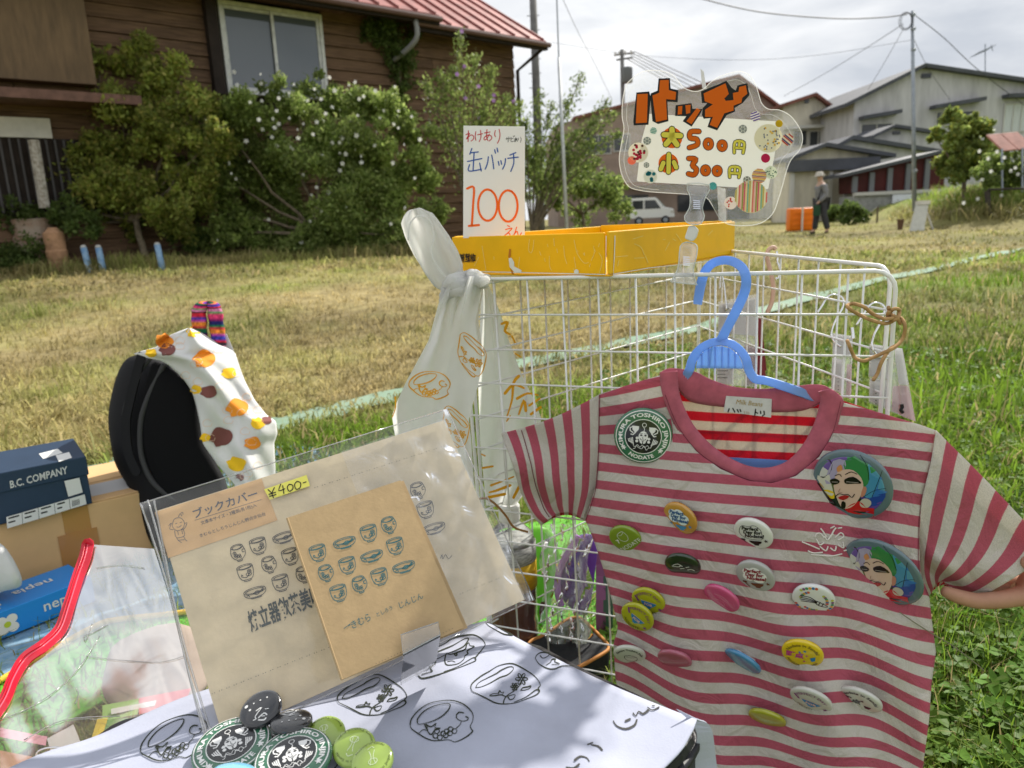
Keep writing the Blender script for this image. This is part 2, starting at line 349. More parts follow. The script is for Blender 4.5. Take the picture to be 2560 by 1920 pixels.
# -- clover (three leaflets on a stalk) near right
n = 9000; th = RNG.uniform(0.12, 1.0, n); r = 0.82 * (4.2 / 0.82) ** RNG.random(n); x = r * np.sin(th); y = r * np.cos(th)
k = (greenness(x, y) > 0.42); x, y = x[k], y[k]; n = len(x); z = gz(x, y) + RNG.uniform(0.012, 0.055, n)
sz = RNG.uniform(0.008, 0.0165, n) * (1 + 0.1 * np.hypot(x, y)); rot = RNG.uniform(0, 6.28, n); tx, ty = RNG.normal(0, 0.35, n), RNG.normal(0, 0.35, n)
shape = np.array([(0.05, 0, 0), (0.55, 0.42, 0.10), (1.0, 0.5, 0.14), (1.12, 0, -0.02), (1.0, -0.5, 0.14), (0.55, -0.42, 0.10)]); PV = []; 
for kf in range(3):
    a = rot + kf * 2.094; ca, sa = np.cos(a), np.sin(a)
    lx = shape[None, :, 0] * sz[:, None]; ly = shape[None, :, 1] * sz[:, None]; lz = shape[None, :, 2] * sz[:, None]
    X = lx * ca[:, None] - ly * sa[:, None]; Y = lx * sa[:, None] + ly * ca[:, None]; Z = lz + X * tx[:, None] + Y * ty[:, None]
    PV.append(np.stack([X + x[:, None], Y + y[:, None], Z + z[:, None]], 2))
PV = np.concatenate(PV).reshape(-1, 3); i = np.arange(3 * n)[:, None] * 6
QQ = np.concatenate([i + np.array([[0, 3, 2, 1]]), i + np.array([[0, 5, 4, 3]])])
cc = np.repeat(np.tile(np.array((0.12, 0.24, 0.035)) * RNG.uniform(0.55, 1.35, n)[:, None] * np.array((1, 1, 1)) + RNG.uniform(0, 0.02, (n, 3)) * np.array((1, 0.6, 0)), (3, 1)), 6, 0)
M_clover = mat('clover_leaf', (0.09, 0.17, 0.03), 0.5, attr=True, transl=0.42, spec=0.18)
tag(fast_obj('clover', PV, QQ, M_clover, attr=cc), 'bright green clover growing at the lower right beside the shirt', 'clover', kind='stuff')
# stalks among the clover
blades(9000, lg(0.85, 3.0), 0.15, 0.95, 0.04, 0.12, 0.0012, 0.0022, 'clover_stalks', 'thin green stalks and seed stems among the clover', lambda x, y: greenness(x, y) > 0.5)
# -- painted cloth strip lying on the grass
m = MB(); cl = SP; npt = 120; tt = np.linspace(0, len(cl) - 1, npt); cx = np.interp(tt, range(len(cl)), cl[:, 0]); cy = np.interp(tt, range(len(cl)), cl[:, 1])
def stripf(i, j):
    a = max(0, j - 1); b = min(npt - 1, j + 1); t = V((cx[b] - cx[a], cy[b] - cy[a], 0)).normalized(); nrm = V((-t.y, t.x, 0)); off = (i - 2) * 0.047 + 0.012 * math.sin(j * 0.9 + i)
    X, Y = cx[j] + nrm.x * off, cy[j] + nrm.y * off
    return (X, Y, float(gz(X, Y)) + 0.012 + 0.004 * math.sin(j * 1.7 + i * 2.0) + 0.005 * random.random())
m.grid(5, npt, stripf)
sm_ = mat('strip_cloth', srgb(112, 142, 118), 0.85, var=1, vs=1.6, col2=srgb(142, 160, 140), bump=0.2, bs=30)
tag(obj('cloth_strip', m, sm_, smooth=True), 'long pale green cloth strip laid diagonally across the grass', 'strip')

# ================================================================== FOLIAGE
def leafcloud(name, clumps, n, size, pal, mat_, parent=None, flat=0.0, thin=0.75, vertical=False):
    """clumps (centre, radius[, squash]); leaves sit mostly in each clump's outer shell"""
    cs0 = np.array([c[0][:] for c in clumps]); rs0 = np.array([c[1] for c in clumps]); cs, rs = [], []
    for c, r_ in zip(cs0, rs0):                      # every clump is broken into twig clusters of uneven size
        for _ in range(16):
            v = RNG.normal(size=3); v /= np.linalg.norm(v); v[2] = v[2] * 0.9 + 0.12
            cs.append(c + v * r_ * RNG.uniform(0.2, 1.15)); rs.append(r_ * RNG.choice([0.16, 0.24, 0.34, 0.44, 0.58]))
    cs = np.array(cs); rs = np.array(rs); wts = rs ** 1.7; wts = wts / wts.sum()
    k = RNG.choice(len(cs), n, p=wts); d = RNG.normal(size=(n, 3)); d /= np.linalg.norm(d, axis=1)[:, None]
    rad = rs[k] * (0.35 + 0.65 * RNG.random(n)) * (0.8 + 0.5 * RNG.random(n) ** 3); P = cs[k] + d * rad[:, None]
    tone = (0.72 + 0.56 * RNG.random(len(cs)))[k]
    ax = RNG.normal(size=(n, 3)) + d * 0.6 + np.array((0, 0, 0.35 if not vertical else 1.2)); ax /= np.linalg.norm(ax, axis=1)[:, None]
    sd = np.cross(ax, RNG.normal(size=(n, 3))); sd /= np.linalg.norm(sd, axis=1)[:, None]
    s = size * RNG.uniform(0.55, 1.25, n)[:, None]
    Q = np.stack([P - ax * s * 0.5, P + sd * s * 0.24, P + ax * s * 0.5, P - sd * s * 0.24], 1).reshape(-1, 3)
    pal = np.array(pal); c = pal[RNG.integers(0, len(pal), n)] * (1.15 * tone * RNG.uniform(0.7, 1.25, n))[:, None]
    I = np.arange(n)[:, None] * 4 + np.array([[0, 1, 2, 3]])
    loc = tuple(P.mean(0)[:2]) + (P[:, 2].min(),)
    return fast_obj(name, Q, I, mat_, attr=np.repeat(c, 4, 0), parent=parent, loc=loc)
M_leaf = mat('leaf', (0.08, 0.12, 0.03), 0.5, attr=True, transl=0.58, spec=0.35)
M_bark = mat('bark', (0.16, 0.13, 0.09), 0.9, var=0.4, vs=14, bump=0.5, bs=40)
M_white_petal = mat('white_petal', (0.82, 0.82, 0.78), 0.6, transl=0.35)
M_purple_petal = mat('purple_petal', (0.42, 0.22, 0.55), 0.6, transl=0.3)
def cl_px(lst, dep, dj=0.35):
    return [(at(x, y, dep + random.uniform(-dj, dj)), rp / FPX * dep) for x, y, rp in lst]
def limb(m, a, b, r0, r1, n=5, wig=0.05):
    pts = []; L_ = (V(b) - V(a)).length
    for i in range(6):
        t = i / 5; pts.append(V(a).lerp(V(b), t) + V((random.uniform(-1, 1), random.uniform(-1, 1), random.uniform(-.3, .3))) * wig * L_ * (0 if i in (0, 5) else 1))
    m.tube(pts, [r0 + (r1 - r0) * i / 5 for i in range(6)], n)
def shrub(name, label, clumps, n, size, pal, base, trunkr, group=None, cat='shrub', flat=None):
    cen = sum((V(c[0]) for c in clumps), V()) / len(clumps)
    t = thing(name, label, cat, base, group)
    m = MB(); fork = V(base).lerp(V((cen.x, cen.y, cen.z)), 0.35); limb(m, base, fork, trunkr, trunkr * 0.8, 7, 0.03)
    for c in clumps[::2]: limb(m, fork, c[0], trunkr * 0.6, trunkr * 0.15, 5)
    obj('trunk', m, M_bark, t, smooth=True)
    leafcloud('crown', clumps, n, size, pal, M_leaf, t)
    return t
PAL_A = [(0.36, 0.42, 0.09), (0.30, 0.37, 0.075), (0.22, 0.26, 0.05), (0.26, 0.29, 0.065), (0.18, 0.23, 0.045), (0.31, 0.32, 0.08), (0.38, 0.35, 0.10)]
PAL_B = [(0.36, 0.44, 0.14), (0.28, 0.37, 0.10), (0.18, 0.25, 0.06), (0.15, 0.21, 0.05), (0.23, 0.29, 0.075), (0.28, 0.33, 0.11)]
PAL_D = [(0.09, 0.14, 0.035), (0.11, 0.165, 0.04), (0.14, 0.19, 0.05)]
gb = lambda px, py: hitg(px, py)
A_cl = cl_px([(250, 160, 60), (330, 150, 52), (130, 225, 60), (200, 260, 85), (300, 250, 85), (400, 210, 60), (100, 330, 65), (190, 370, 95), (300, 360, 95), (420, 320, 85), (480, 260, 55), (130, 430, 75), (240, 480, 85), (350, 450, 80), (520, 360, 65), (75, 290, 36), (430, 430, 70), (330, 540, 60), (230, 560, 55), (430, 540, 60), (120, 520, 55), (500, 470, 60)], 11.6)
shrub('tall_shrub', 'tall loose leafy shrub at far left in front of the brown panelled wall', A_cl, 60000, 0.085, PAL_A, at(365, 650, 11.6), 0.06)
B_px = [(560, 330, 75), (650, 290, 75), (740, 260, 65), (830, 270, 75), (920, 250, 58), (980, 280, 55), (560, 450, 85), (680, 400, 105), (800, 380, 115), (930, 380, 105), (1020, 350, 65), (600, 560, 75), (720, 520, 105), (850, 510, 105), (970, 490, 85), (1060, 440, 55), (500, 520, 65), (640, 610, 50), (760, 610, 60), (880, 600, 60), (990, 585, 55), (560, 610, 55), (700, 600, 60), (820, 615, 55), (940, 605, 55), (1060, 540, 50), (470, 590, 45)]
B_cl = cl_px(B_px, 12.3)
hedge = shrub('flowering_shrub', 'wide dense green shrub dotted with white flowers below the house window', B_cl, 95000, 0.08, PAL_B, at(780, 640, 12.3), 0.06)
m = MB()
for k in range(5):
    a = k * 1.2566; e1, e2 = V((math.cos(a), 0.25, math.sin(a))), V((-math.sin(a), 0, math.cos(a)))
    m.add([V((0, 0, 0)), e1 * 0.028 + e2 * 0.016, e1 * 0.046 + V((0, -0.012, 0)), e1 * 0.028 - e2 * 0.016], [(0, 1, 2, 3)])
fl0 = obj('flower', m, M_white_petal, hedge); fm = fl0.data
spots = [(random.gauss(790, 130), random.gauss(370, 95)) for _ in range(34)] + [(590, 180), (650, 180), (585, 215), (650, 215), (700, 245), (735, 205), (625, 260), (800, 240), (820, 200), (690, 275), (650, 290), (680, 300), (720, 290), (755, 305), (660, 320), (705, 315), (680, 335), (745, 325), (790, 300), (808, 285), (825, 275), (835, 220), (725, 370), (735, 375), (575, 410), (590, 440), (740, 415), (785, 475), (828, 478), (860, 380), (905, 410), (1040, 440), (960, 280), (880, 215), (930, 225), (995, 270), (1030, 285), (850, 430), (755, 600), (975, 560), (1010, 520), (540, 600), (855, 515), (1005, 360), (900, 345), (770, 560), (620, 400), (605, 350), (555, 330), (520, 430), (890, 295), (945, 330), (985, 315), (1050, 340)]
for i, (x, y) in enumerate(spots):
    p = at(x + random.uniform(-4, 4), y + random.uniform(-4, 4), 11.55 + random.uniform(-0.1, 0.25)); o = fl0 if i == 0 else fl0.copy()
    if i: COL.objects.link(o)
    o.location = p - WL[hedge.name]; o.rotation_euler = (random.uniform(-.5, .5), random.uniform(0, 6), random.uniform(-.6, .6)); s_ = random.uniform(0.5, 0.95); o.scale = (s_, s_, s_)
# low dark undergrowth at the left and far weeds
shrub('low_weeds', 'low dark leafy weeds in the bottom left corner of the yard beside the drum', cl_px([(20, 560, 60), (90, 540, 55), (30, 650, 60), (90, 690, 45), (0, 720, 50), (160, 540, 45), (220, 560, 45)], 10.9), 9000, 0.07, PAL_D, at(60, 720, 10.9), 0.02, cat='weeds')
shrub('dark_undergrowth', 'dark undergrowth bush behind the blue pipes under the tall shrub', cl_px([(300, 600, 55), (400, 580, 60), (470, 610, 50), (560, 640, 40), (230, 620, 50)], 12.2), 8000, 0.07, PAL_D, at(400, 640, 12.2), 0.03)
# spray: arching branches with leaves along them
def sprays(name, label, base, tips, n_per, size, pal, dep, cat='shrub', flower=None, group=None):
    t = thing(name, label, cat, base, group); m = MB(); Ps = []; ax = []
    for (tx_, ty_) in tips:
        tip = at(tx_, ty_, dep + random.uniform(-0.4, 0.4)); mid = V(base).lerp(tip, 0.55) + V((0, 0, 0.25)); pts = [V(p) for p in smooth_line([tuple(base), tuple(mid), tuple(tip)], k=6)]
        m.tube(pts, [0.025 - 0.02 * i / (len(pts) - 1) for i in range(len(pts))], 5)
        for _ in range(n_per):
            u = random.uniform(0.3, 1.0) ** 0.8 * (len(pts) - 1); i = min(int(u), len(pts) - 2); q = pts[i].lerp(pts[i + 1], u - i); sp = 0.20 * (1.15 - u / len(pts))
            Ps.append((q + V((random.gauss(0, sp), random.gauss(0, sp), random.gauss(0, sp)))).to_tuple()); ax.append((pts[i + 1] - pts[i]).normalized().to_tuple())
    obj('branches', m, M_bark, t, smooth=True)
    P = np.array(Ps); n = len(P); A = np.array(ax) + RNG.normal(0, 0.55, (n, 3)); A /= np.linalg.norm(A, axis=1)[:, None]; B = np.cross(A, RNG.normal(size=(n, 3))); B /= np.linalg.norm(B, axis=1)[:, None]; s = size * RNG.uniform(0.6, 1.3, n)[:, None]
    Q = np.stack([P - A * s * .5, P + B * s * .2, P + A * s * .5, P - B * s * .2], 1).reshape(-1, 3); pal = np.array(pal); c = pal[RNG.integers(0, len(pal), n)] * RNG.uniform(.65, 1.3, n)[:, None]
    fast_obj('foliage', Q, np.arange(n)[:, None] * 4 + np.array([[0, 1, 2, 3]]), M_leaf, attr=np.repeat(c, 4, 0), parent=t, loc=tuple(P.mean(0)[:2]) + (P[:, 2].min(),))
    if flower:
        for i, (x, y) in enumerate(flower):
            o = fl0.copy(); o.data = PURP; COL.objects.link(o); o.name = 'flower'; o.parent = t; o.location = at(x, y, dep - 0.35) - WL[t.name]; o.rotation_euler = (random.uniform(-.5, .5), random.uniform(0, 6), 0); o.scale = (0.9,) * 3
    return t
PURP = fm.copy(); PURP.materials.clear(); PURP.materials.append(M_purple_petal)
sprays('purple_flowered_shrub', 'upright shrub with small purple flowers near the house corner', at(1180, 560, 13.2), [(1150, 85), (1130, 170), (1190, 140), (1100, 180), (1230, 170), (1270, 240), (1060, 200), (1210, 280), (1300, 260), (1110, 330), (1270, 350), (1160, 400), (1240, 420)], 460, 0.075, PAL_B, 13.2, flower=[(1150, 82), (1160, 172), (1145, 180), (1165, 240), (1225, 190), (1240, 235), (1195, 290), (1280, 250), (1198, 210), (1230, 255)])
sprays('feathery_tree', 'feathery tree with branches sweeping right beside the utility pole', at(1330, 590, 15), [(1455, 185), (1520, 250), (1490, 300), (1420, 250), (1380, 260), (1350, 230), (1540, 280), (1440, 330), (1400, 340), (1310, 300), (1480, 360), (1340, 380), (1420, 400), (1390, 440), (1300, 420), (1550, 330), (1500, 400)], 330, 0.085, PAL_D + PAL_B, 15, cat='tree')
shrub('pole_bush', 'leafy bush around the foot of the slim pale pole', cl_px([(1440, 470, 45), (1480, 440, 40), (1510, 490, 45), (1450, 530, 40), (1540, 470, 40), (1560, 520, 35), (1385, 500, 40), (1350, 480, 50), (1330, 420, 50)], 17, 0.6), 9000, 0.09, PAL_B + PAL_D, at(1460, 565, 17), 0.04)
# ================================================================== TIMBER HOUSE
M_timber = mat('weathered_timber', (0.07, 0.042, 0.026), 0.8, var=1, vs=3.0, col2=(0.25, 0.15, 0.09), bump=0.6, bs=30, stretch=(0.6, 0.6, 9), detail=8)
M_ply = mat('plywood_panel', (0.11, 0.075, 0.045), 0.7, var=1, vs=3.5, col2=(0.19, 0.125, 0.07), stretch=(3, 3, 0.5), detail=8)
M_dark = mat('dark_stained_wood', (0.028, 0.02, 0.016), 0.8, var=0.3, vs=6)
M_alu = mat('window_aluminium', (0.62, 0.62, 0.60), 0.45, var=0.2, vs=9)
M_pane = mat('window_glass', (0.10, 0.115, 0.13), 0.04, spec=0.8, coat=0.6)
M_redroof = mat('red_metal_roof', (0.34, 0.12, 0.105), 0.55, var=0.35, vs=2.5, detail=8)
M_redrib = mat('red_roof_rib', (0.26, 0.085, 0.075), 0.55, var=0.3, vs=4)
M_plaster = mat('white_plaster', (0.62, 0.60, 0.55), 0.9, var=0.15, vs=3)
H0 = at(560, 226, 12.6); H1 = at(798, 243, 12.6 * 1.088); ha = V((H1.x - H0.x, H1.y - H0.y, 0))
HF = Frame((H0.x, H0.y, 0), ha, (0, 0, 1))
hu = lambda px, py: HF.uv(px, py)
s_end = hu(1288, 300)[0]; s_l = -7.0; z_e = hu(1082, 60)[1] + 0.1
house = thing('timber_house', 'old dark timber house with red metal roof behind the shrubs', 'house', HF.p((s_l + s_end) / 2, 0.0, -3))
m = MB(); m.box(HF, s_l, s_end - 0.03, 0.0, z_e + 0.02, -6.0, -0.06); obj('wall', m, M_dark, house)
ws0, ws1 = (hu(551, 13)[0] + hu(568, 226)[0]) / 2, (hu(794, 50)[0] + hu(802, 243)[0]) / 2
wz0, wz1 = (hu(568, 226)[1] + hu(802, 243)[1]) / 2, (hu(551, 13)[1] + hu(794, 50)[1]) / 2
bh = 0.205; z = 0.35; row = 0
while z < z_e - 0.05:
    segs = [(s_l, s_end)] if (z + bh < wz0 - 0.12 or z > wz1 + 0.12) else [(s_l, ws0 - 0.1), (ws1 + 0.1, s_end)]
    for a, b in segs:
        cuts = [a, a + (b - a) * random.uniform(0.35, 0.65), b] if b - a > 4 else [a, b]
        for u0, u1 in zip(cuts[:-1], cuts[1:]):
            m = MB(); t_ = random.uniform(0, 0.012)
            P = [HF.p(u, zz, o_) for u in (u0 + 0.004, u1 - 0.004) for zz, o_ in ((z, 0.05 + t_), (z + bh - 0.006, 0.022), (z + bh - 0.006, -0.05), (z, -0.05))]
            m.add(P, [(0, 1, 5, 4), (1, 2, 6, 5), (2, 3, 7, 6), (3, 0, 4, 7), (0, 3, 2, 1), (4, 5, 6, 7)]); obj('siding_board', m, M_timber, house, fixn=True)
    z += bh; row += 1
win = thing('tmp', None, None, (0, 0, 0)); bpy.data.objects.remove(win)
m = MB(); fw_ = 0.06
for (a, b, c, d) in ((ws0 - fw_, ws1 + fw_, wz0 - fw_, wz0), (ws0 - fw_, ws1 + fw_, wz1, wz1 + fw_), (ws0 - fw_, ws0, wz0, wz1), (ws1, ws1 + fw_, wz0, wz1)): m.box(HF, a, b, c, d, -0.02, 0.13)
win = obj('window', m, M_alu, house); win['label'] = 'two pane sliding window with pale aluminium frame'
wm = (ws0 + ws1) / 2
for (a, b, o_) in ((ws0 + 0.002, wm + 0.03, 0.04), (wm - 0.03, ws1 - 0.002, 0.075)):
    m = MB()
    for (x0, x1, y0, y1) in ((a, b, wz0 + 0.002, wz0 + 0.06), (a, b, wz1 - 0.05, wz1 - 0.002), (a, a + 0.05, wz0 + 0.06, wz1 - 0.05), (b - 0.05, b, wz0 + 0.06, wz1 - 0.05)): m.box(HF, x0, x1, y0, y1, o_, o_ + 0.03)
    obj('sash', m, M_alu, win)
    m = MB(); m.box(HF, a + 0.045, b - 0.045, wz0 + 0.055, wz1 - 0.045, o_ + 0.008, o_ + 0.014); obj('pane', m, M_pane, win)
m = MB(); m.box(HF, ws0 - 0.3, ws1 + 0.5, wz1 + 0.14, wz1 + 0.19, 0.0, 0.35); obj('window_hood', m, mat('rusty_brown_metal', (0.16, 0.09, 0.075), 0.6, var=0.3), house)
m = MB(); m.box(HF, ws0 - 0.30, ws0 - 0.12, wz0 - 0.1, wz1 + 0.12, 0.04, 0.2); obj('shutter_post', m, M_dark, house)
# plywood shutter panel at far left, sticking out
pl1 = hu(215, 120)[0]; plz = hu(120, 212)[1]
m = MB(); m.box(HF, s_l, pl1, plz, z_e + 0.3, 0.06, 0.30); p_ = obj('plywood_panel', m, M_ply, house); p_['label'] = 'brown plywood shutter panel'
m = MB(); zz = hu(40, 250)[1]; m.box(HF, s_l, hu(320, 262)[0], zz - 0.08, zz + 0.05, 0.05, 0.75); obj('pent_roof', m, mat('brown_sheet_roof', (0.15, 0.08, 0.06), 0.6, var=0.3), house)
m = MB(); za = hu(30, 295)[1]; zb = hu(30, 345)[1]; m.box(HF, s_l, hu(120, 300)[0], zb, za, 0.05, 0.12); obj('plaster_band', m, M_plaster, house)
zc = hu(30, 515)[1]; e_ = hu(300, 480)[0]; n_b = 0; u = s_l
m = MB(); m.box(HF, s_l, e_, zc - 0.15, zb, 0.052, 0.07); obj('lattice_back', m, M_dark, house)
M_bar = mat('dark_lattice_bar', (0.075, 0.07, 0.072), 0.6)
u = hu(-40, 430)[0]
while u < e_:
    m = MB(); m.box(HF, u, u + 0.03, zc - 0.1, zb - 0.02, 0.07, 0.12); obj('lattice_bar', m, M_bar, house); u += 0.115
m = MB(); a_, b_ = HF.hit(84, 350, 0.35), HF.hit(112, 520, 0.35); m.tube([a_, b_], 0.075, 8); obj('porch_post', m, mat('peeling_white_post', (0.55, 0.52, 0.47), 0.9, var=1, vs=20, col2=(0.2, 0.17, 0.13)), house)
# roofs: eave line along the wall, rising away from the viewer
def roof_slab(s0, s1, ze, over, run, pitch, nm):
    sl_ = math.tan(pitch); rp = lambda s, d, h=0.0: HF.p(s, ze + (over - d) * sl_ + h, d)
    m = MB(); P = [rp(s0, over), rp(s1, over), rp(s1, -run), rp(s0, -run)]; m.prism(P, (0, 0, 0.06)); rf = obj('roof', m, M_redroof, house, fixn=True)
    s = s0 + 0.05
    while s < s1 - 0.03:
        m = MB(); m.prism([rp(s, over + 0.005, 0.061), rp(s + 0.04, over + 0.005, 0.061), rp(s + 0.04, -run, 0.061), rp(s, -run, 0.061)], (0, 0, 0.045)); obj('roof_rib', m, M_redrib, rf, fixn=True); s += 0.42
    m = MB(); m.box(HF, s0, s1, ze - 0.14, ze - 0.004, over - 0.05, over + 0.05); obj('fascia', m, M_dark, rf)
    m = MB(); m.tube([HF.p(s0, ze - 0.02, over + 0.11), HF.p(s1, ze - 0.05, over + 0.11)], 0.055, 8); obj('gutter', m, mat(nm + '_gutter', (0.13, 0.075, 0.065), 0.5), rf)
    return rf
e1s, e1z = Frame(HF.p(0, 0, 0.7), HF.x, HF.y).uv(1095, 45); e2s, e2z = Frame(HF.p(0, 0, 0.55), HF.x, HF.y).uv(1366, 112)
roof_slab(s_l - 0.4, e1s, e1z, 0.7, 4.5, R(31), 'upper'); roof_slab(e1s - 0.5, e2s, e2z + 0.02, 0.55, 4.2, R(31), 'lower')
m = MB(); m.tube(smooth_line([HF.p(e1s - 0.55, e1z - 0.1, 0.72)[:], HF.p(e1s - 0.55, e1z - 0.45, 0.7)[:], HF.p(e1s - 0.75, e1z - 0.75, 0.2)[:]], k=4), 0.05, 8); obj('downpipe', m, mat('grey_pipe', (0.25, 0.25, 0.25), 0.5), house, smooth=True)
m = MB(); m.tube([HF.p(e2s - 0.1, e2z - 0.1, 0.5), HF.p(s_end + 0.06, e2z - 0.5, 0.08), HF.p(s_end + 0.06, 0.2, 0.08)], 0.04, 8); obj('downpipe', m, M_dark, house)
# ivy on the house
iv = thing('ivy', 'column of dark ivy climbing the timber house wall', 'ivy', HF.hit(975, 300, 0.1))
icl = [(HF.hit(x, y, 0.12), r_ / FPX * 14) for x, y, r_ in ((960, 60, 45), (985, 100, 45), (1000, 140, 42), (1000, 180, 36), (1005, 215, 34), (1000, 250, 30), (930, 80, 35), (1025, 90, 25), (1028, 130, 18))]
leafcloud('leaves', icl, 6000, 0.08, PAL_D, M_leaf, iv)
m = MB(); limb(m, HF.hit(1000, 300, 0.08), HF.hit(985, 60, 0.08), 0.03, 0.012); obj('stem', m, M_bark, iv)
# ================================================================== BACKGROUND, RIGHT
M_ebrick = mat('pinkish_brown_render', srgb(152, 134, 122), 0.9, var=0.2, vs=0.8)
M_cream = mat('cream_render', srgb(205, 198, 180), 0.9, var=0.22, vs=1.2, stretch=(1.6, 1.6, 0.35), detail=8)
M_grey = mat('pale_grey_render', srgb(190, 188, 190), 0.9, var=0.22, vs=1.1, stretch=(1.6, 1.6, 0.35), detail=8)
M_yel = mat('yellow_render', srgb(190, 150, 60), 0.9, var=0.1)
M_slate = mat('dark_grey_roof', srgb(78, 80, 86), 0.6, var=0.2, vs=1.5)
M_brownroof = mat('red_brown_roof', srgb(122, 78, 66), 0.65, var=0.3, vs=1.2)
M_ltile = mat('pale_tile_roof', srgb(190, 190, 190), 0.6, var=0.25, vs=3)
M_dwin = mat('dark_window', (0.035, 0.04, 0.045), 0.08, spec=0.6)
M_dred = mat('dark_red_cladding', srgb(70, 24, 24), 0.6, var=0.3, vs=2)
M_conc = mat('grey_concrete', (0.30, 0.30, 0.29), 0.9, var=0.25, vs=4)
M_frame = mat('painted_frame', srgb(190, 188, 182), 0.6)
M_steel = mat('galvanised_steel', (0.30, 0.33, 0.37), 0.5, metal=0.3, var=0.15)
M_cpole = mat('utility_pole_concrete', (0.16, 0.155, 0.15), 0.9, var=0.3, vs=3)
M_black = mat('black_rubber', (0.018, 0.018, 0.02), 0.6)
M_cable = mat('cable', (0.06, 0.062, 0.07), 0.6)
def fface(px, py, D): return Frame(at(px, py, D), (1, 0, 0), (0, 0, 1))
def pwin(par, fr, x0, y0, x1, y1, split=2, fm_=None, gm=None, name='window'):
    a = fr.uv(x0, y1); b = fr.uv(x1, y0); x0, x1, y0, y1 = a[0], b[0], a[1], b[1]; t = 0.07
    m = MB()
    for (p, q, r_, s_) in ((x0 - t, x1 + t, y0 - t, y0), (x0 - t, x1 + t, y1, y1 + t), (x0 - t, x0, y0, y1), (x1, x1 + t, y0, y1)): m.box(fr, p, q, r_, s_, -0.05, 0.07)
    for i in range(1, split): xm = x0 + (x1 - x0) * i / split; m.box(fr, xm - 0.03, xm + 0.03, y0 + 0.001, y1 - 0.001, -0.04, 0.06)
    w_ = obj(name, m, fm_ or M_frame, par)
    for i in range(split):
        m = MB(); m.box(fr, x0 + (x1 - x0) * i / split + 0.031, x0 + (x1 - x0) * (i + 1) / split - 0.031, y0 + 0.001, y1 - 0.001, 0.008, 0.02); obj('pane', m, gm or M_dwin, w_)
    return w_
def gable(name, label, D, peak, le, re, wl, wr, yb, back, wm, rm, over=0.5, th=0.22):
    fr = fface(peak[0], peak[1], D); P = fr.uv(*peak); A = fr.uv(*le); B = fr.uv(*re); x0 = fr.uv(wl, peak[1])[0]; x1 = fr.uv(wr, peak[1])[0]; zb = min(fr.uv(wl, yb)[1], -fr.o.z + 0.0)
    t = thing(name, label, 'house', fr.p((x0 + x1) / 2, zb, -back / 2))
    yl = A[1] + (P[1] - A[1]) * (x0 - A[0]) / (P[0] - A[0]); yr = B[1] + (P[1] - B[1]) * (x1 - B[0]) / (P[0] - B[0])
    m = MB(); m.prism([fr.p(x0, zb), fr.p(x1, zb), fr.p(x1, yr - th), fr.p(P[0], P[1] - th), fr.p(x0, yl - th)], V((0, back, 0))); obj('wall', m, wm, t, fixn=True)
    m = MB()
    for (e, s_) in ((A, -1), (B, 1)):
        m.prism([fr.p(e[0], e[1] - th, over), fr.p(P[0], P[1] - th, over), fr.p(P[0], P[1], over), fr.p(e[0], e[1], over)], V((0, back + over * 2, 0)))
    obj('roof', m, rm, t, fixn=True)
    return t, fr
K3 = lambda x, y: (1400 + x / 1.907, y / 1.907)
KR = lambda x, y: (2000 + x / 3.6875, 150 + y / 3.6875)
# pinkish brown two-storey building behind the acrylic sign
t, fr = gable('brown_building', 'long pinkish brown two storey building behind the clear price sign', 56, K3(845, 358), K3(60, 560), K3(1060, 520), K3(-30, 0)[0], K3(1030, 0)[0], 560, 14, M_ebrick, M_brownroof)
pwin(t, fr, *K3(125, 645), *K3(240, 735)); pwin(t, fr, *K3(258, 640), *K3(330, 720)); pwin(t, fr, *K3(-25, 690), *K3(45, 760)); pwin(t, fr, *K3(590, 640), *K3(760, 720))
for a, b in (((250, 935), (420, 1000)), ((560, 930), (760, 1000)), ((800, 900), (960, 1040))):
    x0, y1 = fr.uv(*K3(*a)); x1, y0 = fr.uv(*K3(*b)); m = MB(); m.box(fr, x0, x1, y0, y1, 0.0, 0.12); obj('shutter_opening', m, M_dwin, t)
m = MB(); x0, y0 = fr.uv(*K3(-20, 905)); x1, _ = fr.uv(*K3(1020, 900)); m.box(fr, x0, x1, y0, y0 + 0.25, 0.0, 0.9); obj('canopy', m, M_brownroof, t)
# cream house with red roof
t, fr = gable('cream_house', 'cream house with red brown gable roof between the sign and the grey house', 50, KR(125, 308), KR(-240, 430), KR(372, 492), KR(-150, 0)[0], KR(262, 0)[0], 525, 11, M_cream, M_brownroof)
pwin(t, fr, *KR(85, 655), *KR(245, 790), 2); pwin(t, fr, *KR(-60, 650), *KR(65, 790), 2)
m = MB(); a, b = fr.uv(*KR(-150, 640)); c, _ = fr.uv(*KR(300, 640)); m.box(fr, a, c, b - 0.05, b + 0.14, 0, 0.7); obj('eave_band', m, M_frame, t)
m = MB(); a, b = fr.uv(*KR(40, 365)); m.box(fr, a, a + 0.3, b - 0.25, b, 0, 0.06); obj('vent', m, M_dwin, t)
# yellow house with pale tiles, mostly hidden
t, fr = gable('yellow_house', 'yellow house with pale tiled roof squeezed between cream and grey houses', 60, KR(395, 430), KR(240, 470), KR(620, 520), KR(262, 0)[0], KR(600, 0)[0], 525, 9, M_yel, M_ltile)
m = MB(); a, b = fr.uv(*KR(262, 585)); c, d = fr.uv(*KR(560, 520)); m.prism([fr.p(a, b, 0.6), fr.p(c, d - 0.2, 0.6), fr.p(c, d + 1.3, -2), fr.p(a, b + 1.5, -2)], (0, 0, 0.12)); obj('tile_slope', m, M_ltile, t, fixn=True)
pwin(t, fr, *KR(375, 680), *KR(490, 760)); pwin(t, fr, *KR(285, 690), *KR(335, 760), 1)
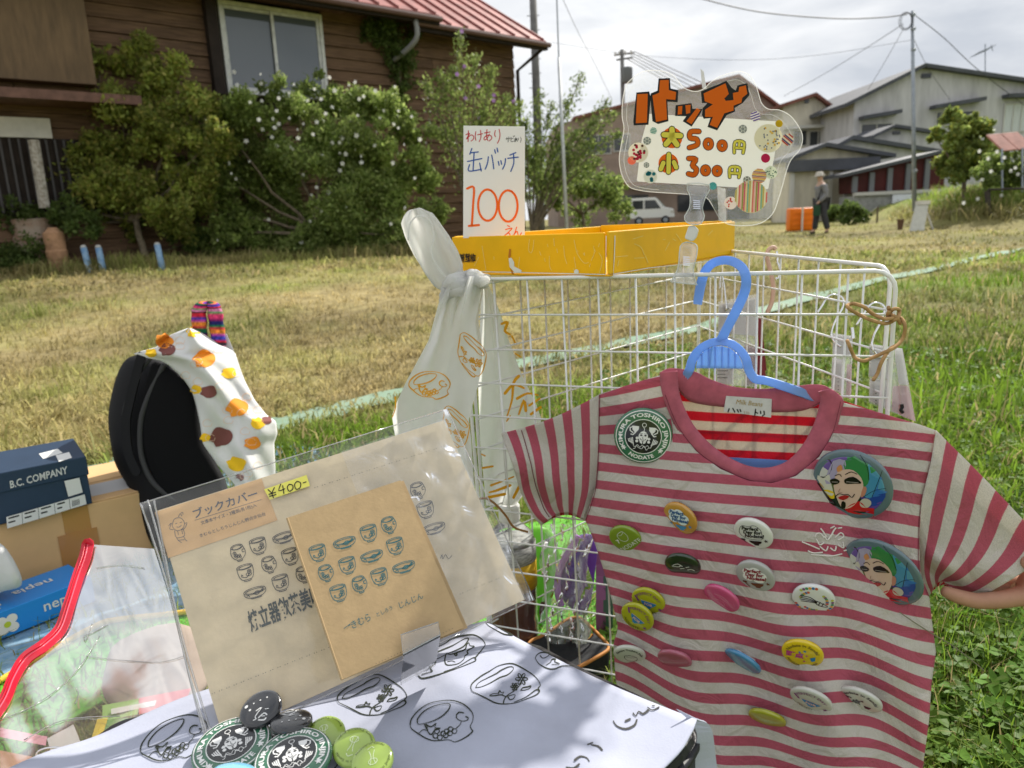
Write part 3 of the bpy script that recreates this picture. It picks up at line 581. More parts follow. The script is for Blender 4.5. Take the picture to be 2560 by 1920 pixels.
# big pale grey house
t, fr = gable('grey_house', 'large pale grey two storey house with shallow gable at the right', 45, KR(1120, 42), KR(388, 410), KR(2300, 215), KR(522, 0)[0], 2680, 520, 12, M_grey, M_slate)
pwin(t, fr, *KR(560, 585), *KR(848, 700)); pwin(t, fr, *KR(1252, 470), *KR(1605, 600)); pwin(t, fr, *KR(1870, 400), *KR(2200, 660), 4, gm=mat('curtained_window', srgb(196, 200, 200), 0.3, var=0.3, vs=6, stretch=(8, 1, 0.2)))
for a, b in (((540, 560), (890, 500)), ((1192, 462), (1655, 385)), ((1860, 360), (2200, 350))):
    x0, y0 = fr.uv(*KR(*a)); x1, y1 = fr.uv(*KR(*b)); m = MB(); m.prism([fr.p(x0, y0, 0.0), fr.p(x1, y1, 0.0), fr.p(x1, y1, 0.7), fr.p(x0, y0, 0.7)], (0, 0, 0.22)); obj('window_hood', m, M_slate, t, fixn=True)
x0, y0 = fr.uv(*KR(1115, 170)); x1, y1 = fr.uv(*KR(1205, 125)); m = MB(); m.box(fr, x0, x1, y0, y1, 0, 0.08); obj('vent', m, M_dwin, t)
# TV antenna on its ridge
an = thing('tv_antenna', 'thin television antenna on the roof of the grey house', 'antenna', at(2463, 178, 46)); m = MB(); m.tube([at(2463, 185, 46), at(2463, 110, 46)], 0.035, 6); obj('mast', m, M_steel, an)
m = MB(); m.tube([at(2435, 138, 46), at(2480, 118, 46)], 0.025, 5); obj('boom', m, M_steel, an)
for i in range(7):
    p = at(2437 + i * 6.6, 137 - i * 2.9, 46); m = MB(); m.tube([p + V((0.05, -0.45, 0.1)), p + V((-0.05, 0.45, -0.1))], 0.016, 4); obj('element', m, M_steel, an)
m = MB(); m.tube([at(2478, 112, 46), at(2482, 128, 46)], 0.03, 4); obj('reflector', m, M_steel, an)
# small gables and carport in front of it
t, fr = gable('rear_annex', 'small grey gable annex against the big grey house', 41, KR(850, 598), KR(640, 700), KR(1290, 665), KR(690, 0)[0], KR(1260, 0)[0], 520, 3, M_grey, M_slate, 0.4, 0.16)
x0, y0 = fr.uv(*KR(850, 690)); x1, y1 = fr.uv(*KR(920, 655)); m = MB(); m.box(fr, x0, x1, y0, y1, 0, 0.08); obj('vent', m, M_dwin, t)
t, fr = gable('middle_annex', 'low wide annex with dark roof behind the carport gable', 38.5, KR(460, 700), KR(330, 775), KR(1270, 830), KR(360, 0)[0], KR(1240, 0)[0], 520, 2.3, M_grey, M_slate, 0.4, 0.2)
t, fr = gable('carport_house', 'low house with pale gable above an open carport behind the walking person', 36, KR(210, 768), KR(-130, 905), KR(840, 868), KR(-90, 0)[0], KR(640, 0)[0], KR(0, 1000)[1], 2.2, M_cream, M_slate, 0.5, 0.18)
# its open lower storey
zg = -fr.o.z; zt = fr.uv(*KR(200, 1000))[1]; xa, xb = fr.uv(KR(-90, 0)[0], 400)[0], fr.uv(KR(640, 0)[0], 400)[0]
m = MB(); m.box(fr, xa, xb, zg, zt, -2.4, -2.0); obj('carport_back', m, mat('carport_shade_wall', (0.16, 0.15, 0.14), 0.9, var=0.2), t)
m = MB(); m.box(fr, xa - 0.2, xb + 0.3, zt - 0.12, zt + 0.42, 0.02, 0.5); obj('carport_beam', m, M_slate, t)
for px in (1976, 2071, 2110): a = fr.uv(px, 450)[0]; m = MB(); m.box(fr, a - 0.09, a + 0.09, zg, zt - 0.125, 0.1, 0.3); obj('carport_post', m, M_frame, t)
m = MB(); a = fr.uv(2020, 450)[0]; b, c = fr.uv(2100, 447); m.box(fr, xa + 0.1, b, c - 0.1, c + 0.08, -1.2, -1.05); obj('carport_rail', m, M_frame, t)
pwin(t, Frame(fr.p(0, 0, -1.95), fr.x, fr.y), *KR(270, 1120), *KR(430, 1240), 2)
# dark red lean-to on a concrete base
D = 34; fr = fface(2200, 450, D); lt = thing('red_lean_to', 'dark red clad lean-to with grey posts behind the steel pole', 'shed', fr.p(0, -fr.o.z, -1))
P = [fr.uv(*KR(*p)) for p in ((490, 1230), (1330, 1200), (1330, 870), (1250, 850), (490, 1040))]
m = MB(); m.prism([fr.p(*p) for p in P], V((0, 1.5, 0))); obj('wall', m, M_dred, lt, fixn=True)
P = [fr.uv(*KR(*p)) for p in ((370, 1085), (1270, 865), (1270, 835), (370, 1055))]; m = MB(); m.prism([fr.p(a, b, 0.35) for a, b in P], V((0, 2.2, 0))); obj('roof', m, M_slate, lt, fixn=True)
for x in (495, 648, 812, 978, 1150):
    a, b = fr.uv(*KR(x, 1220)); _, c = fr.uv(*KR(x, 1075 - (x - 495) * 0.245)); m = MB(); m.box(fr, a - 0.11, a + 0.11, b, c, 0.0, 0.12); obj('post', m, mat('grey_post', srgb(110, 112, 118), 0.6) if x == 495 else bpy.data.materials['grey_post'], lt)
a, b = fr.uv(*KR(485, 1245)); c, d = fr.uv(*KR(1330, 1205)); m = MB(); m.box(fr, a, c, b - 0.05, b + 0.1, 0.0, 0.3); obj('sill', m, M_frame, lt)
m = MB(); m.box(fr, a, c, -fr.o.z, b - 0.055, -1.4, 0.15); obj('base_wall', m, M_conc, lt)
a, b = fr.uv(*KR(820, 1372)); c, d = fr.uv(*KR(1030, 1235)); wb = MB(); wb.box(fr, a, c, b, d, 0.2, 0.28); tag(obj('white_board', wb, mat('white_board_paint', (0.72, 0.74, 0.78), 0.6, var=0.05), bevel=0.01), 'plain white board leaning on the concrete base by the steel pole', 'board')
# pinkish awning at the right edge
aw = thing('pink_awning', 'faded pink two panel awning at the right edge above the bank', 'awning', at(2540, 375, 20)); fr = fface(2500, 340, 20)
for i, (a, b) in enumerate((((1828, 668), (1955, 655)), ((1962, 655), (2120, 640)))):
    P = [fr.uv(*KR(a[0], a[1])), fr.uv(*KR(b[0], b[1])), fr.uv(*KR(b[0] + 28, b[1] + 170)), fr.uv(*KR(a[0] + 30, a[1] + 172))]; m = MB()
    m.prism([fr.p(*P[0], -0.5), fr.p(*P[1], -0.5), fr.p(*P[2], 0.1), fr.p(*P[3], 0.1)], V((0, 0.05, -0.03))); obj('panel', m, mat('faded_pink_plastic', srgb(176, 128, 116), 0.6, var=0.2, vs=5) if i == 0 else bpy.data.materials['faded_pink_plastic'], aw, fixn=True, bevel=0.01)
m = MB(); m.tube([at(2505, 372, 20), at(2505, 480, 20)], 0.03, 6); m.tube([at(2556, 370, 20), at(2556, 480, 20)], 0.03, 6); obj('posts', m, M_steel, aw)
# -- poles and wires
def pole(name, label, pts, D, r0, r1, m_, cat='pole'):
    t = thing(name, label, cat, at(*pts[-1], D)); m = MB(); n_ = len(pts); m.tube([at(*p, D) for p in pts], [r1 + (r0 - r1) * i / (n_ - 1) for i in range(n_)], 12); obj('shaft', m, m_, t, smooth=True); return t
p1 = pole('utility_pole', 'thick concrete utility pole just right of the timber house', [(1328, -120), (1340, 200), (1352, 590)], 20, 0.12, 0.09, M_cpole)
for y in range(40, 330, 36):
    m = MB(); a = at(1331 + y * 0.035, y, 20); m.tube([a + V((-0.17, -0.03, 0)), a + V((0.17, -0.03, 0))], 0.012, 5); obj('step_bolt', m, M_steel, p1)
p2 = pole('slim_pole', 'slim pale metal pole leaning slightly beside the utility pole', [(1397, 145), (1417, 575)], 14, 0.034, 0.03, mat('pale_grey_paint', (0.5, 0.52, 0.53), 0.5, var=0.2))
m = MB(); m.tube([at(1390, -60, 14), at(1397, 146, 14)], 0.014, 6); obj('thin_top', m, M_steel, p2)
p3 = pole('transformer_pole', 'distant utility pole with transformer and crossarms left of the sign', [(1555, 125), (1557, 250), (1560, 540)], 62, 0.2, 0.16, M_cpole)
for (y, a, b) in ((138, -20, 30), (150, -14, 26)):
    m = MB(); m.tube([at(1555 + a, y, 62), at(1555 + b, y - 6, 62)], 0.08, 5); obj('crossarm', m, M_cpole, p3)
m = MB(); m.lathe(Frame(at(1569, 208, 61.6), (1, 0, 0), (0, 1, 0)), [(0.01, 0), (0.4, 0.02), (0.42, 0.1), (0.42, 1.15), (0.36, 1.25), (0.01, 1.27)], 14); obj('transformer', m, mat('transformer_grey', (0.14, 0.15, 0.15), 0.6), p3, smooth=True)
for x in (1538, 1548, 1563, 1578):
    m = MB(); p = at(x, 138 - (x - 1555) * 0.12, 62); m.lathe(Frame(p, (1, 0, 0), (0, 1, 0)), [(0.06, 0), (0.1, 0.1), (0.05, 0.18), (0.1, 0.26), (0.02, 0.34)], 8); obj('insulator', m, M_frame, p3)
p4 = pole('steel_pole', 'tall grey steel pole standing before the dark red lean-to', [(2281, 28), (2283, 250), (2286, 528)], 23, 0.068, 0.045, M_steel)
for y in (40, 76, 128, 432):
    m = MB(); m.lathe(Frame(at(2282 + y * 0.01, y, 23), (1, 0, 0), (0, 1, 0)), [(0.05, 0), (0.075, 0.01), (0.075, 0.08), (0.05, 0.09)], 12); obj('clamp', m, M_steel, p4)
m = MB(); c = at(2266, 52, 22.9)
for k in range(3):
    m.tube([c + V((math.cos(a) * (0.16 + 0.03 * k), 0.02 * k, math.sin(a) * (0.22 + 0.02 * k))) for a in [i * 0.35 for i in range(18)]], 0.008, 4, closed=True)
obj('cable_coil', m, M_cable, p4)
def wire(label, pts, r, d0, d1):
    m = MB(); P = smooth_line(pts, k=6); n_ = len(P); m.tube([at(*p, d0 + (d1 - d0) * i / (n_ - 1)) for i, p in enumerate(P)], r, 5); return tag(obj('overhead_wire', m, M_cable), label, 'wire')
wire('thick overhead cable sagging into the top of the steel pole from upper left', [(1700, -22), (1755, -3), (1900, 30), (2080, 46), (2200, 44), (2268, 36)], 0.018, 23, 23)
wire('overhead wire from the steel pole down to the right over the grey house', [(2285, 36), (2360, 95), (2440, 170), (2560, 262), (2640, 320)], 0.012, 23, 27)
wire('overhead wire slanting down left from the steel pole behind the cream house', [(2258, 60), (2150, 130), (2060, 185), (1960, 240)], 0.011, 23, 40)
wire('faint wire dropping steeply left of the steel pole', [(2260, 70), (2215, 150), (2170, 225)], 0.008, 23, 30)
wire('faint stay wire right of the steel pole running down to the grey wall', [(2284, 96), (2320, 170), (2375, 250)], 0.008, 23, 30)
wire('long faint wire crossing the sky behind the sign', [(1380, 106), (1520, 128), (1640, 142), (1860, 150), (2060, 136), (2279, 100)], 0.012, 60, 50)
wire('single thin wire slanting down right of the utility pole', [(1395, -30), (1440, 70), (1490, 165), (1530, 250)], 0.012, 24, 60)
for i in range(5):
    wire(['topmost', 'second', 'middle', 'fourth', 'lowest'][i] + ' of five parallel wires running right from the transformer pole', [(1585 - i * 4, 128 + i * 5), (1680 - i * 5, 172 + i * 7), (1790 - i * 6, 222 + i * 9)], 0.035, 62, 62)['group'] = 'transformer pole wires'
# -- white van
D = 50; fr = fface(1620, 540, D); o0 = fr.uv(1575, 556); vv = thing('white_van', 'small white van parked before the brown building', 'van', fr.p(o0[0] + 1.5, -fr.o.z, -0.7)); zb = -fr.o.z
X = lambda a, b, c=0: fr.p(o0[0] + a, zb + b, c)
m = MB(); prof = [(0.0, 0.45), (0.0, 1.55), (0.15, 1.78), (1.75, 1.80), (2.3, 1.15), (2.95, 1.0), (3.05, 0.45)]; m.prism([X(a, b, 0) for a, b in prof], V((0, 1.45, 0))); obj('body', m, mat('white_car_paint', (0.72, 0.73, 0.73), 0.3, coat=0.4), vv, fixn=True, bevel=0.05)
m = MB(); m.prism([X(1.85, 1.68, -0.08), X(2.36, 1.14, -0.08), X(2.36, 1.14, -1.37), X(1.85, 1.68, -1.37)], fr.x * 0.03 + V((0, 0, 0.03))); obj('windscreen', m, mat('windscreen_glass', (0.35, 0.42, 0.38), 0.05, spec=0.7), vv, fixn=True)
m = MB(); m.prism([X(1.0, 1.05, 0.012), X(2.1, 1.05, 0.012), X(1.7, 1.62, 0.012), X(1.0, 1.62, 0.012)], V((0, 0.01, 0))); obj('side_window', m, M_dwin, vv, fixn=True)
m = MB(); m.prism([X(0.15, 1.05, 0.012), X(0.9, 1.05, 0.012), X(0.9, 1.62, 0.012), X(0.2, 1.62, 0.012)], V((0, 0.01, 0))); obj('side_window', m, M_dwin, vv, fixn=True)
m = MB(); m.box(fr, o0[0] + 2.75, o0[0] + 3.0, zb + 0.72, zb + 0.88, -0.25, 0.012); obj('headlight', m, M_frame, vv)
for a in (0.6, 2.4):
    wf = Frame(X(a, 0.28, 0.03), (1, 0, 0), (0, 0, 1)); m = MB(); m.lathe(wf, [(0.16, -0.18), (0.28, -0.17), (0.28, 0.0), (0.17, 0.01)], 18); wh = obj('wheel', m, M_black, vv); m = MB(); m.lathe(wf, [(0.0, 0.02), (0.16, 0.015), (0.165, -0.02)], 14); obj('rim', m, M_steel, wh)
# -- field furniture
D = 18.7; g = lambda px, py: hitg(px, py)
af = thing('a_frame_sign', 'pale folding a-frame board standing on the grass before the bank', 'sign', g(2292, 577)); y_ = g(2270, 577).y; fr = Frame(V((0, y_, 0)), (1, 0, 0), (0, 0, 1)); U = lambda x, y: fr.uv(*KR(x, y))
P = [U(955, 1575), U(1085, 1575), U(1198, 1315), U(1085, 1315)]; m = MB(); m.prism([fr.p(*P[0], 0.3), fr.p(*P[1], 0.3), fr.p(*P[2], -0.05), fr.p(*P[3], -0.05)], V((0.0, 0.03, 0.01))); obj('front_board', m, mat('aged_white_board', (0.5, 0.5, 0.44), 0.7, var=0.12), af, fixn=True)
m = MB(); a, b = U(1085, 1298), U(1200, 1328); m.box(fr, a[0], b[0], b[1], a[1], -0.12, 0.0); obj('top_bar', m, M_plaster, af)
for dz in (0, -0.45): m = MB(); a, b = U(1160, 1325), U(1250, 1577); m.tube([fr.p(*a, dz * 0.4 - 0.1), fr.p(*b, dz - 0.1)], 0.028, 6); obj('rear_leg', m, M_plaster, af)
pb = g(2250, 574); m = MB(); m.lathe(Frame(pb, (1, 0, 0), (0, 1, 0)), [(0.0, 0.0), (0.06, 0.0), (0.085, 0.24), (0.095, 0.24), (0.095, 0.28), (0.075, 0.28), (0.06, 0.03), (0.0, 0.03)], 14); tag(obj('flower_pot', m, mat('brown_clay', (0.14, 0.08, 0.05), 0.9), smooth=False), 'small brown pot beside the a-frame board', 'pot')
rp_ = thing('rope_post', 'short wooden post with a white rope hanging left of the a-frame board', 'post', g(2192, 560)); m = MB(); b = g(2192, 560); tp_ = b + V((0, 0, 0.62)); m.tube([b, tp_], 0.035, 8); obj('stake', m, M_bark, rp_); m = MB(); m.tube([V(p) for p in smooth_line([tp_[:], (tp_ + V((-0.25, 0.2, -0.25)))[:], (tp_ + V((-0.7, 0.4, -0.48)))[:], (tp_ + V((-1.0, 0.5, -0.56)))[:]], k=5)], 0.015, 5); obj('rope', m, M_frame, rp_)
# rail fence on the bank
fp = thing('rail_fence', 'dark wooden post and rail on the grassy bank at the right edge', 'fence', at(2470, 560, 19.5)); M_fw = mat('dark_fence_wood', (0.05, 0.042, 0.035), 0.9, var=0.3)
m = MB(); m.tube([at(2468, 478, 19.5), at(2476, 566, 19.5)], 0.07, 8); obj('post', m, M_fw, fp)
m = MB(); m.tube([at(2470, 474, 19.4), at(2600, 470, 19.4)], 0.03, 6); obj('rail', m, M_fw, fp); m = MB(); m.tube([at(2530, 520, 19.4), at(2600, 485, 19.4)], 0.02, 6); obj('brace', m, M_fw, fp)
# orange plastic barrier with white post
fr = fface(2008, 576, 22.5); ob = thing('orange_barrier', 'rounded orange plastic barrier behind the walking person', 'barrier', fr.p(0, 0)); a = fr.uv(1975, 576); b = fr.uv(2040, 518); M_or = mat('orange_plastic', srgb(232, 120, 20), 0.5, var=0.08)
m = MB(); m.rbox(fr, a[0], b[0], -fr.o.z + 0.02, b[1], -0.4, 0.0, 0.07); obj('body', m, M_or, ob, smooth=True)
for i in range(3): m = MB(); y0 = a[1] + (b[1] - a[1]) * (0.2 + 0.26 * i); m.rbox(fr, a[0] + 0.06, b[0] - 0.06, y0, y0 + 0.07, -0.05, 0.02, 0.01); obj('rib', m, M_or, ob)
m = MB(); m.tube([fr.p(fr.uv(2003, 520)[0], -fr.o.z, 0.12), fr.p(fr.uv(2003, 520)[0], b[1] + 0.02, 0.12)], 0.03, 8); tag(obj('white_post', m, M_plaster), 'short pale post standing in front of the orange barrier', 'post')
# -- shrubs on the right
PAL_Y = [(0.27, 0.30, 0.05), (0.22, 0.26, 0.05), (0.34, 0.33, 0.07), (0.17, 0.21, 0.045)]
rk = lambda l: [(KR(x, y)[0], KR(x, y)[1], r_ / 3.6875) for x, y, r_ in l]
shrub('yellow_green_tree', 'yellow green leafy tree in front of the grey house', cl_px(rk([(1420, 520, 90), (1500, 600, 110), (1600, 640, 120), (1380, 720, 120), (1500, 760, 150), (1650, 760, 140), (1250, 690, 80), (1740, 600, 50), (1560, 900, 170), (1400, 920, 130), (1690, 900, 130), (1500, 1030, 130), (1350, 1000, 90)]), 22, 0.5), 24000, 0.13, PAL_Y + PAL_B, at(*KR(1520, 1330), 22), 0.07, cat='tree')
shrub('flowering_bank_bush', 'dark green bush with pale flowers under the pink awning', cl_px(rk([(1780, 960, 130), (1900, 940, 120), (2030, 950, 120), (1720, 1080, 120), (1860, 1080, 130), (2000, 1090, 120), (2120, 1000, 140)]), 20.5, 0.4), 12000, 0.09, PAL_D + PAL_B, at(*KR(1880, 1350), 20.5), 0.05)
for i, (x, y) in enumerate(((1735, 930), (1800, 860), (1710, 1215), (1880, 880), (2000, 980), (1780, 1030), (1660, 860), (1930, 1040), (1620, 1280), (1500, 1300), (1870, 1230), (2030, 1050), (1690, 1120))):
    o = fl0.copy(); COL.objects.link(o); o.name = 'flower'; o.parent = bpy.data.objects['flowering_bank_bush']; o.location = at(*KR(x, y), 19.6) - WL['flowering_bank_bush']; o.scale = (1.3,) * 3; o.rotation_euler = (0, i, 0)
shrub('wall_bush', 'low dark shrub at the foot of the carport behind the person', cl_px(rk([(330, 1400, 90), (420, 1370, 90), (520, 1410, 80), (600, 1440, 70), (280, 1460, 60), (450, 1480, 70)]), 27, 0.5), 7000, 0.10, PAL_D, at(*KR(450, 1540), 27), 0.04)
# -- oil drum, blue pipes
M_rust = mat('rusty_drum', (0.23, 0.13, 0.08), 0.85, var=1, vs=5, col2=(0.36, 0.31, 0.25), bump=0.3, bs=30, detail=8)
dz_ = at(108, 690, 11.2); drf = Frame(dz_, (1, 0, 0), (0, 1, 0)); dr = thing('oil_drum', 'rusty old oil drum among weeds at the far left', 'drum', dz_)
prof = [(0.0, 0.0), (0.29, 0.0), (0.3, 0.02)]
for k in (0.28, 0.56): prof += [(0.29, k - 0.03), (0.305, k), (0.29, k + 0.03)]
m = MB(); m.lathe(drf, prof + [(0.29, 0.8), (0.3, 0.84), (0.285, 0.845), (0.28, 0.8), (0.0, 0.8)], 24); obj('barrel', m, M_rust, dr, smooth=False)
m = MB(); m.lathe(Frame(drf.p(0.1, -0.04, 0.8), (1, 0, 0), (0, 1, 0)), [(0.06, 0.0), (0.06, 0.1), (0.0, 0.1)], 12); obj('bung', m, M_rust, dr)
tk = at(152, 690, 10.9); m = MB(); m.lathe(Frame(tk, (1, 0, 0), (0, 1, 0)), [(0.0, 0.0), (0.13, 0.0), (0.14, 0.2), (0.13, 0.21), (0.145, 0.36), (0.135, 0.38), (0.14, 0.62), (0.09, 0.66), (0.06, 0.7), (0.0, 0.7)], 18); tag(obj('rusty_canister', m, mat('tan_rust', (0.40, 0.23, 0.13), 0.85, var=0.4, vs=6), smooth=False), 'tan rusty canister against the right side of the oil drum', 'canister')
M_bluep = mat('chipped_blue_paint', srgb(92, 132, 172), 0.6, var=1, vs=16, col2=srgb(150, 175, 190), detail=6)
for (a, b, lab) in (((209, 620), (236, 722), 'leftmost of three chipped blue pipes standing in the grass'), ((246, 620), (269, 722), 'middle blue pipe with a pale cap standing in the grass'), ((393, 612), (410, 690), 'blue pipe standing alone by the shrub trunk')):
    t = thing('blue_pipe', lab, 'pipe', at(*b, 10.4), 'blue pipes at the yard edge'); m = MB(); A_, B_ = at(*a, 10.4), at(*b, 10.4); m.tube([B_, A_], 0.042, 12); obj('tube', m, M_bluep, t, smooth=True); m = MB(); m.tube([A_, A_.lerp(B_, -0.06)], [0.044, 0.03], 12); obj('cap', m, M_frame, t, smooth=True)
# ================================================================== WALKING PERSON
def skin(name, verts, edges, radii, m_, parent=None, sub=2, root=0):
    P = [V(v) for v in verts]; loc = V((sum(p.x for p in P) / len(P), sum(p.y for p in P) / len(P), min(p.z for p in P)))
    me = bpy.data.meshes.new(name); me.from_pydata([(p - loc)[:] for p in P], edges, []); me.update(); me.materials.append(m_)
    o = bpy.data.objects.new(name, me); COL.objects.link(o); WL[o.name] = loc; o.location = loc
    if parent is not None: o.parent = parent; o.location = loc - WL[parent.name]
    md = o.modifiers.new('skin', 'SKIN'); md.use_smooth_shade = True
    sv = me.skin_vertices[0].data
    for i, r_ in enumerate(radii):
        sv[i].radius = (r_, r_) if not hasattr(r_, '__len__') else r_
        sv[i].use_root = (i == root)
    md2 = o.modifiers.new('sub', 'SUBSURF'); md2.levels = sub; md2.render_levels = sub
    return o
PB = hitg(2050, 584); SK = 0.97
def pp(x, y, z): return PB + V((x * SK, y * SK, z * SK))
M_skin = mat('skin', (0.52, 0.33, 0.24), 0.5); M_jkt = mat('grey_jacket', srgb(128, 128, 130), 0.85, var=0.15, vs=8); M_trs = mat('dark_trousers', (0.05, 0.05, 0.055), 0.85, var=0.2)
per = thing('person', 'person in grey jacket, dark trousers and pale hat walking left across the field', 'person', PB)
# walking to the left (-x), seen from slightly behind; pelvis first
bv = [(0, 0, 0.86), (0.0, 0, 1.05), (-0.02, 0, 1.25), (-0.03, 0, 1.38), (-0.05, 0, 1.45), (-0.07, 0, 1.53), (-0.075, 0, 1.60),
      (0.0, -0.10, 0.84), (0.05, -0.11, 0.47), (0.17, -0.11, 0.11), (0.10, -0.11, 0.03),
      (0.0, 0.10, 0.84), (-0.09, 0.10, 0.48), (-0.12, 0.10, 0.10), (-0.24, 0.10, 0.03),
      (-0.02, -0.19, 1.33), (0.03, -0.23, 1.07), (-0.16, -0.22, 0.88), (-0.22, -0.20, 0.82), (-0.02, 0.19, 1.33), (0.06, 0.22, 1.06), (0.02, 0.22, 0.82), (0.0, 0.22, 0.75)]
be = [(0, 1), (1, 2), (2, 3), (3, 4), (4, 5), (5, 6), (0, 7), (7, 8), (8, 9), (9, 10), (0, 11), (11, 12), (12, 13), (13, 14), (3, 15), (15, 16), (16, 17), (17, 18), (3, 19), (19, 20), (20, 21), (21, 22)]
br = [.15, .15, .155, .09, .05, .085, .07, .085, .06, .042, .04, .085, .06, .042, .04, .05, .042, .032, .035, .05, .042, .032, .035]
body = skin('body', [pp(*v) for v in bv], be, [r_ * SK for r_ in br], M_skin, per)
jv = bv[0:4] + [bv[15], bv[16], bv[17], bv[19], bv[20], bv[21]]
skin('jacket', [pp(*v) for v in jv], [(0, 1), (1, 2), (2, 3), (3, 4), (4, 5), (5, 6), (3, 7), (7, 8), (8, 9)], [r_ * SK for r_ in (.19, .185, .185, .12, .085, .075, .06, .085, .075, .06)], M_jkt, per)
skin('trousers', [pp(*v) for v in [bv[0], bv[7], bv[8], bv[9], bv[11], bv[12], bv[13]]], [(0, 1), (1, 2), (2, 3), (0, 4), (4, 5), (5, 6)], [r_ * SK for r_ in (.175, .12, .09, .08, .12, .09, .08)], M_trs, per)
for (a, b) in ((bv[9], bv[10]), (bv[13], bv[14])):
    skin('shoe', [pp(a[0] + 0.03, a[1], 0.045), pp(b[0] - 0.02, b[1], 0.035)], [(0, 1)], [0.05, 0.04], M_black, per, 1)
m = MB(); hf = Frame(pp(-0.085, 0, 1.60), (1, 0, 0.12), (0, 1, 0)); m.lathe(hf, [(0.155, -0.012), (0.16, -0.004), (0.105, 0.012), (0.10, 0.07), (0.075, 0.10), (0.0, 0.11)], 18); obj('hat', m, mat('pale_hat', srgb(196, 190, 178), 0.9), per, smooth=True)
m = MB(); m.rbox(Frame(pp(-0.23, -0.25, 0.50), (1, 0, 0), (0, 1, 0)), -0.09, 0.09, -0.04, 0.04, 0, 0.28, 0.02); bgm = obj('hand_bag', m, mat('dark_green_bag', srgb(40, 72, 48), 0.7), smooth=False); tag(bgm, 'dark green bag held low by the walking person', 'bag')
m = MB(); m.tube([V(p) for p in smooth_line([pp(-0.28, -0.25, 0.78)[:], pp(-0.24, -0.22, 0.84)[:], pp(-0.18, -0.25, 0.78)[:]], k=4)], 0.008, 5); obj('handle', m, M_trs, bgm)
m = MB(); m.tube([pp(0.10, -0.13, 1.38), pp(-0.09, -0.17, 1.2), pp(-0.20, -0.20, 0.95)], 0.016, 5); obj('shoulder_strap', m, M_trs, per)
# ================================================================== WIRE RACK
M_wire = mat('white_coated_wire', (0.80, 0.80, 0.79), 0.35, spec=0.5, var=0.05, vs=30)
class Pan:
    def __init__(s, o, e1, e2): s.o = cw(*o); s.a = cdir(*e1); s.b = cdir(*e2); s.n = s.a.cross(s.b).normalized() * -1
    def p(s, j, i, off=0.0): return s.o + s.a * j + s.b * i + s.n * off
NP = Pan((-0.0266, -0.1457, 1.0271), (0.0463, 0.0017, -0.0188), (0.0032, 0.0483, 0.0126))
BP = Pan((-0.0252, -0.1504, 1.0864), (0.0380, -0.0108, 0.0306), (0.0026, 0.0480, 0.0137))
if NP.n.dot(FW) > 0: NP.n *= -1
def npd(px, py, off=0.0):
    """camera depth of the near panel plane (moved off towards the viewer) under a pixel"""
    r = ray(px, py); t = ((NP.o + NP.n * off) - CAM).dot(NP.n) / r.dot(NP.n); return t
ROWS = 13
rack = thing('wire_rack', 'white wire grid rack of three panels standing in a triangle on the grass', 'rack', NP.p(4, ROWS))
def wpanel(P00, P10, nj, dvec, ni):
    """top corners, number of cells across, down vector of one cell, number of rows"""
    ex = (P10 - P00) / nj; g = lambda j, i: P00 + ex * j + dvec * i
    rc = 0.45; path = []
    for (cj, ci, a0) in ((rc, rc, 180), (nj - rc, rc, 270), (nj - rc, ni - rc, 0), (rc, ni - rc, 90)):
        for k in range(5): a = R(a0 + 22.5 * k); path.append(g(cj + rc * math.cos(a), ci + rc * math.sin(a)))
    m = MB(); m.tube(path, 0.0026, 8, closed=True); pn = obj('panel_frame', m, M_wire, rack, smooth=True)
    nn = ex.cross(dvec).normalized()
    for j in range(1, nj): m = MB(); m.tube([g(j, 0) + nn * 0.0013, g(j, ni) + nn * 0.0013], 0.0014, 6); obj('wire', m, M_wire, pn, smooth=True)
    for i in range(1, ni): m = MB(); m.tube([g(0, i) - nn * 0.0013, g(nj, i) - nn * 0.0013], 0.0014, 6); obj('wire', m, M_wire, pn, smooth=True)
wpanel(NP.p(-1, 0), NP.p(10, 0), 11, NP.b, ROWS)
wpanel(BP.p(-1, 0), BP.p(10, 0), 11, BP.b, ROWS)
RTOP = NP.p(10, 0) + FW * 0.012 + UP * 0.006
wpanel(BP.p(10, 0) + FW * 0.012, RTOP, 11, (NP.b + BP.b) / 2, ROWS)
# ================================================================== YELLOW BOX TRAY
YC = at(1523, 694, 0.952); YR = at(1836, 640, 1.275); YL = at(1128, 690, 1.11)
ax_ = (YR - YC); YW = ax_.length; YF = Frame(YC, ax_, YL - YC)   # z: up or down?
if YF.z.z < 0: YF = Frame(YC, YL - YC, ax_); 
# make x along the right panel, y along the left panel, zz up
_x, _y = ax_.normalized(), (YL - YC); _y = (_y - _x * _y.dot(_x)); YLEN = _y.length; _y.normalize(); _z = _x.cross(_y); _z = _z if _z.z > 0 else -_z
class Fr3:
    def __init__(s, o, x, y, z): s.o, s.x, s.y, s.z = V(o), V(x), V(y), V(z)
    def p(s, a, b, c=0.0): return s.o + s.x * a + s.y * b + s.z * c
    def hit(s, px, py, c=0.0):
        r = ray(px, py); t = ((s.o + s.z * c) - CAM).dot(s.z) / r.dot(s.z); return CAM + r * t
    def uv(s, px, py):
        q = s.hit(px, py) - s.o; return q.dot(s.x), q.dot(s.y)
YB = Fr3(YC, _x, _y, _z); YH = 0.058
M_yellow = mat('glossy_yellow_card', srgb(250, 194, 12), 0.4, spec=0.3, var=0.06, vs=20, coat=0.0, transl=0.12)
M_ywhite = mat('white_print', (0.8, 0.78, 0.7), 0.6); M_kraft_in = mat('yellow_card_edge', srgb(226, 160, 20), 0.6)
box = thing('yellow_box', 'shallow glossy yellow card tray resting on top of the wire rack', 'box', YB.p(YW / 2, YLEN / 2, 0))
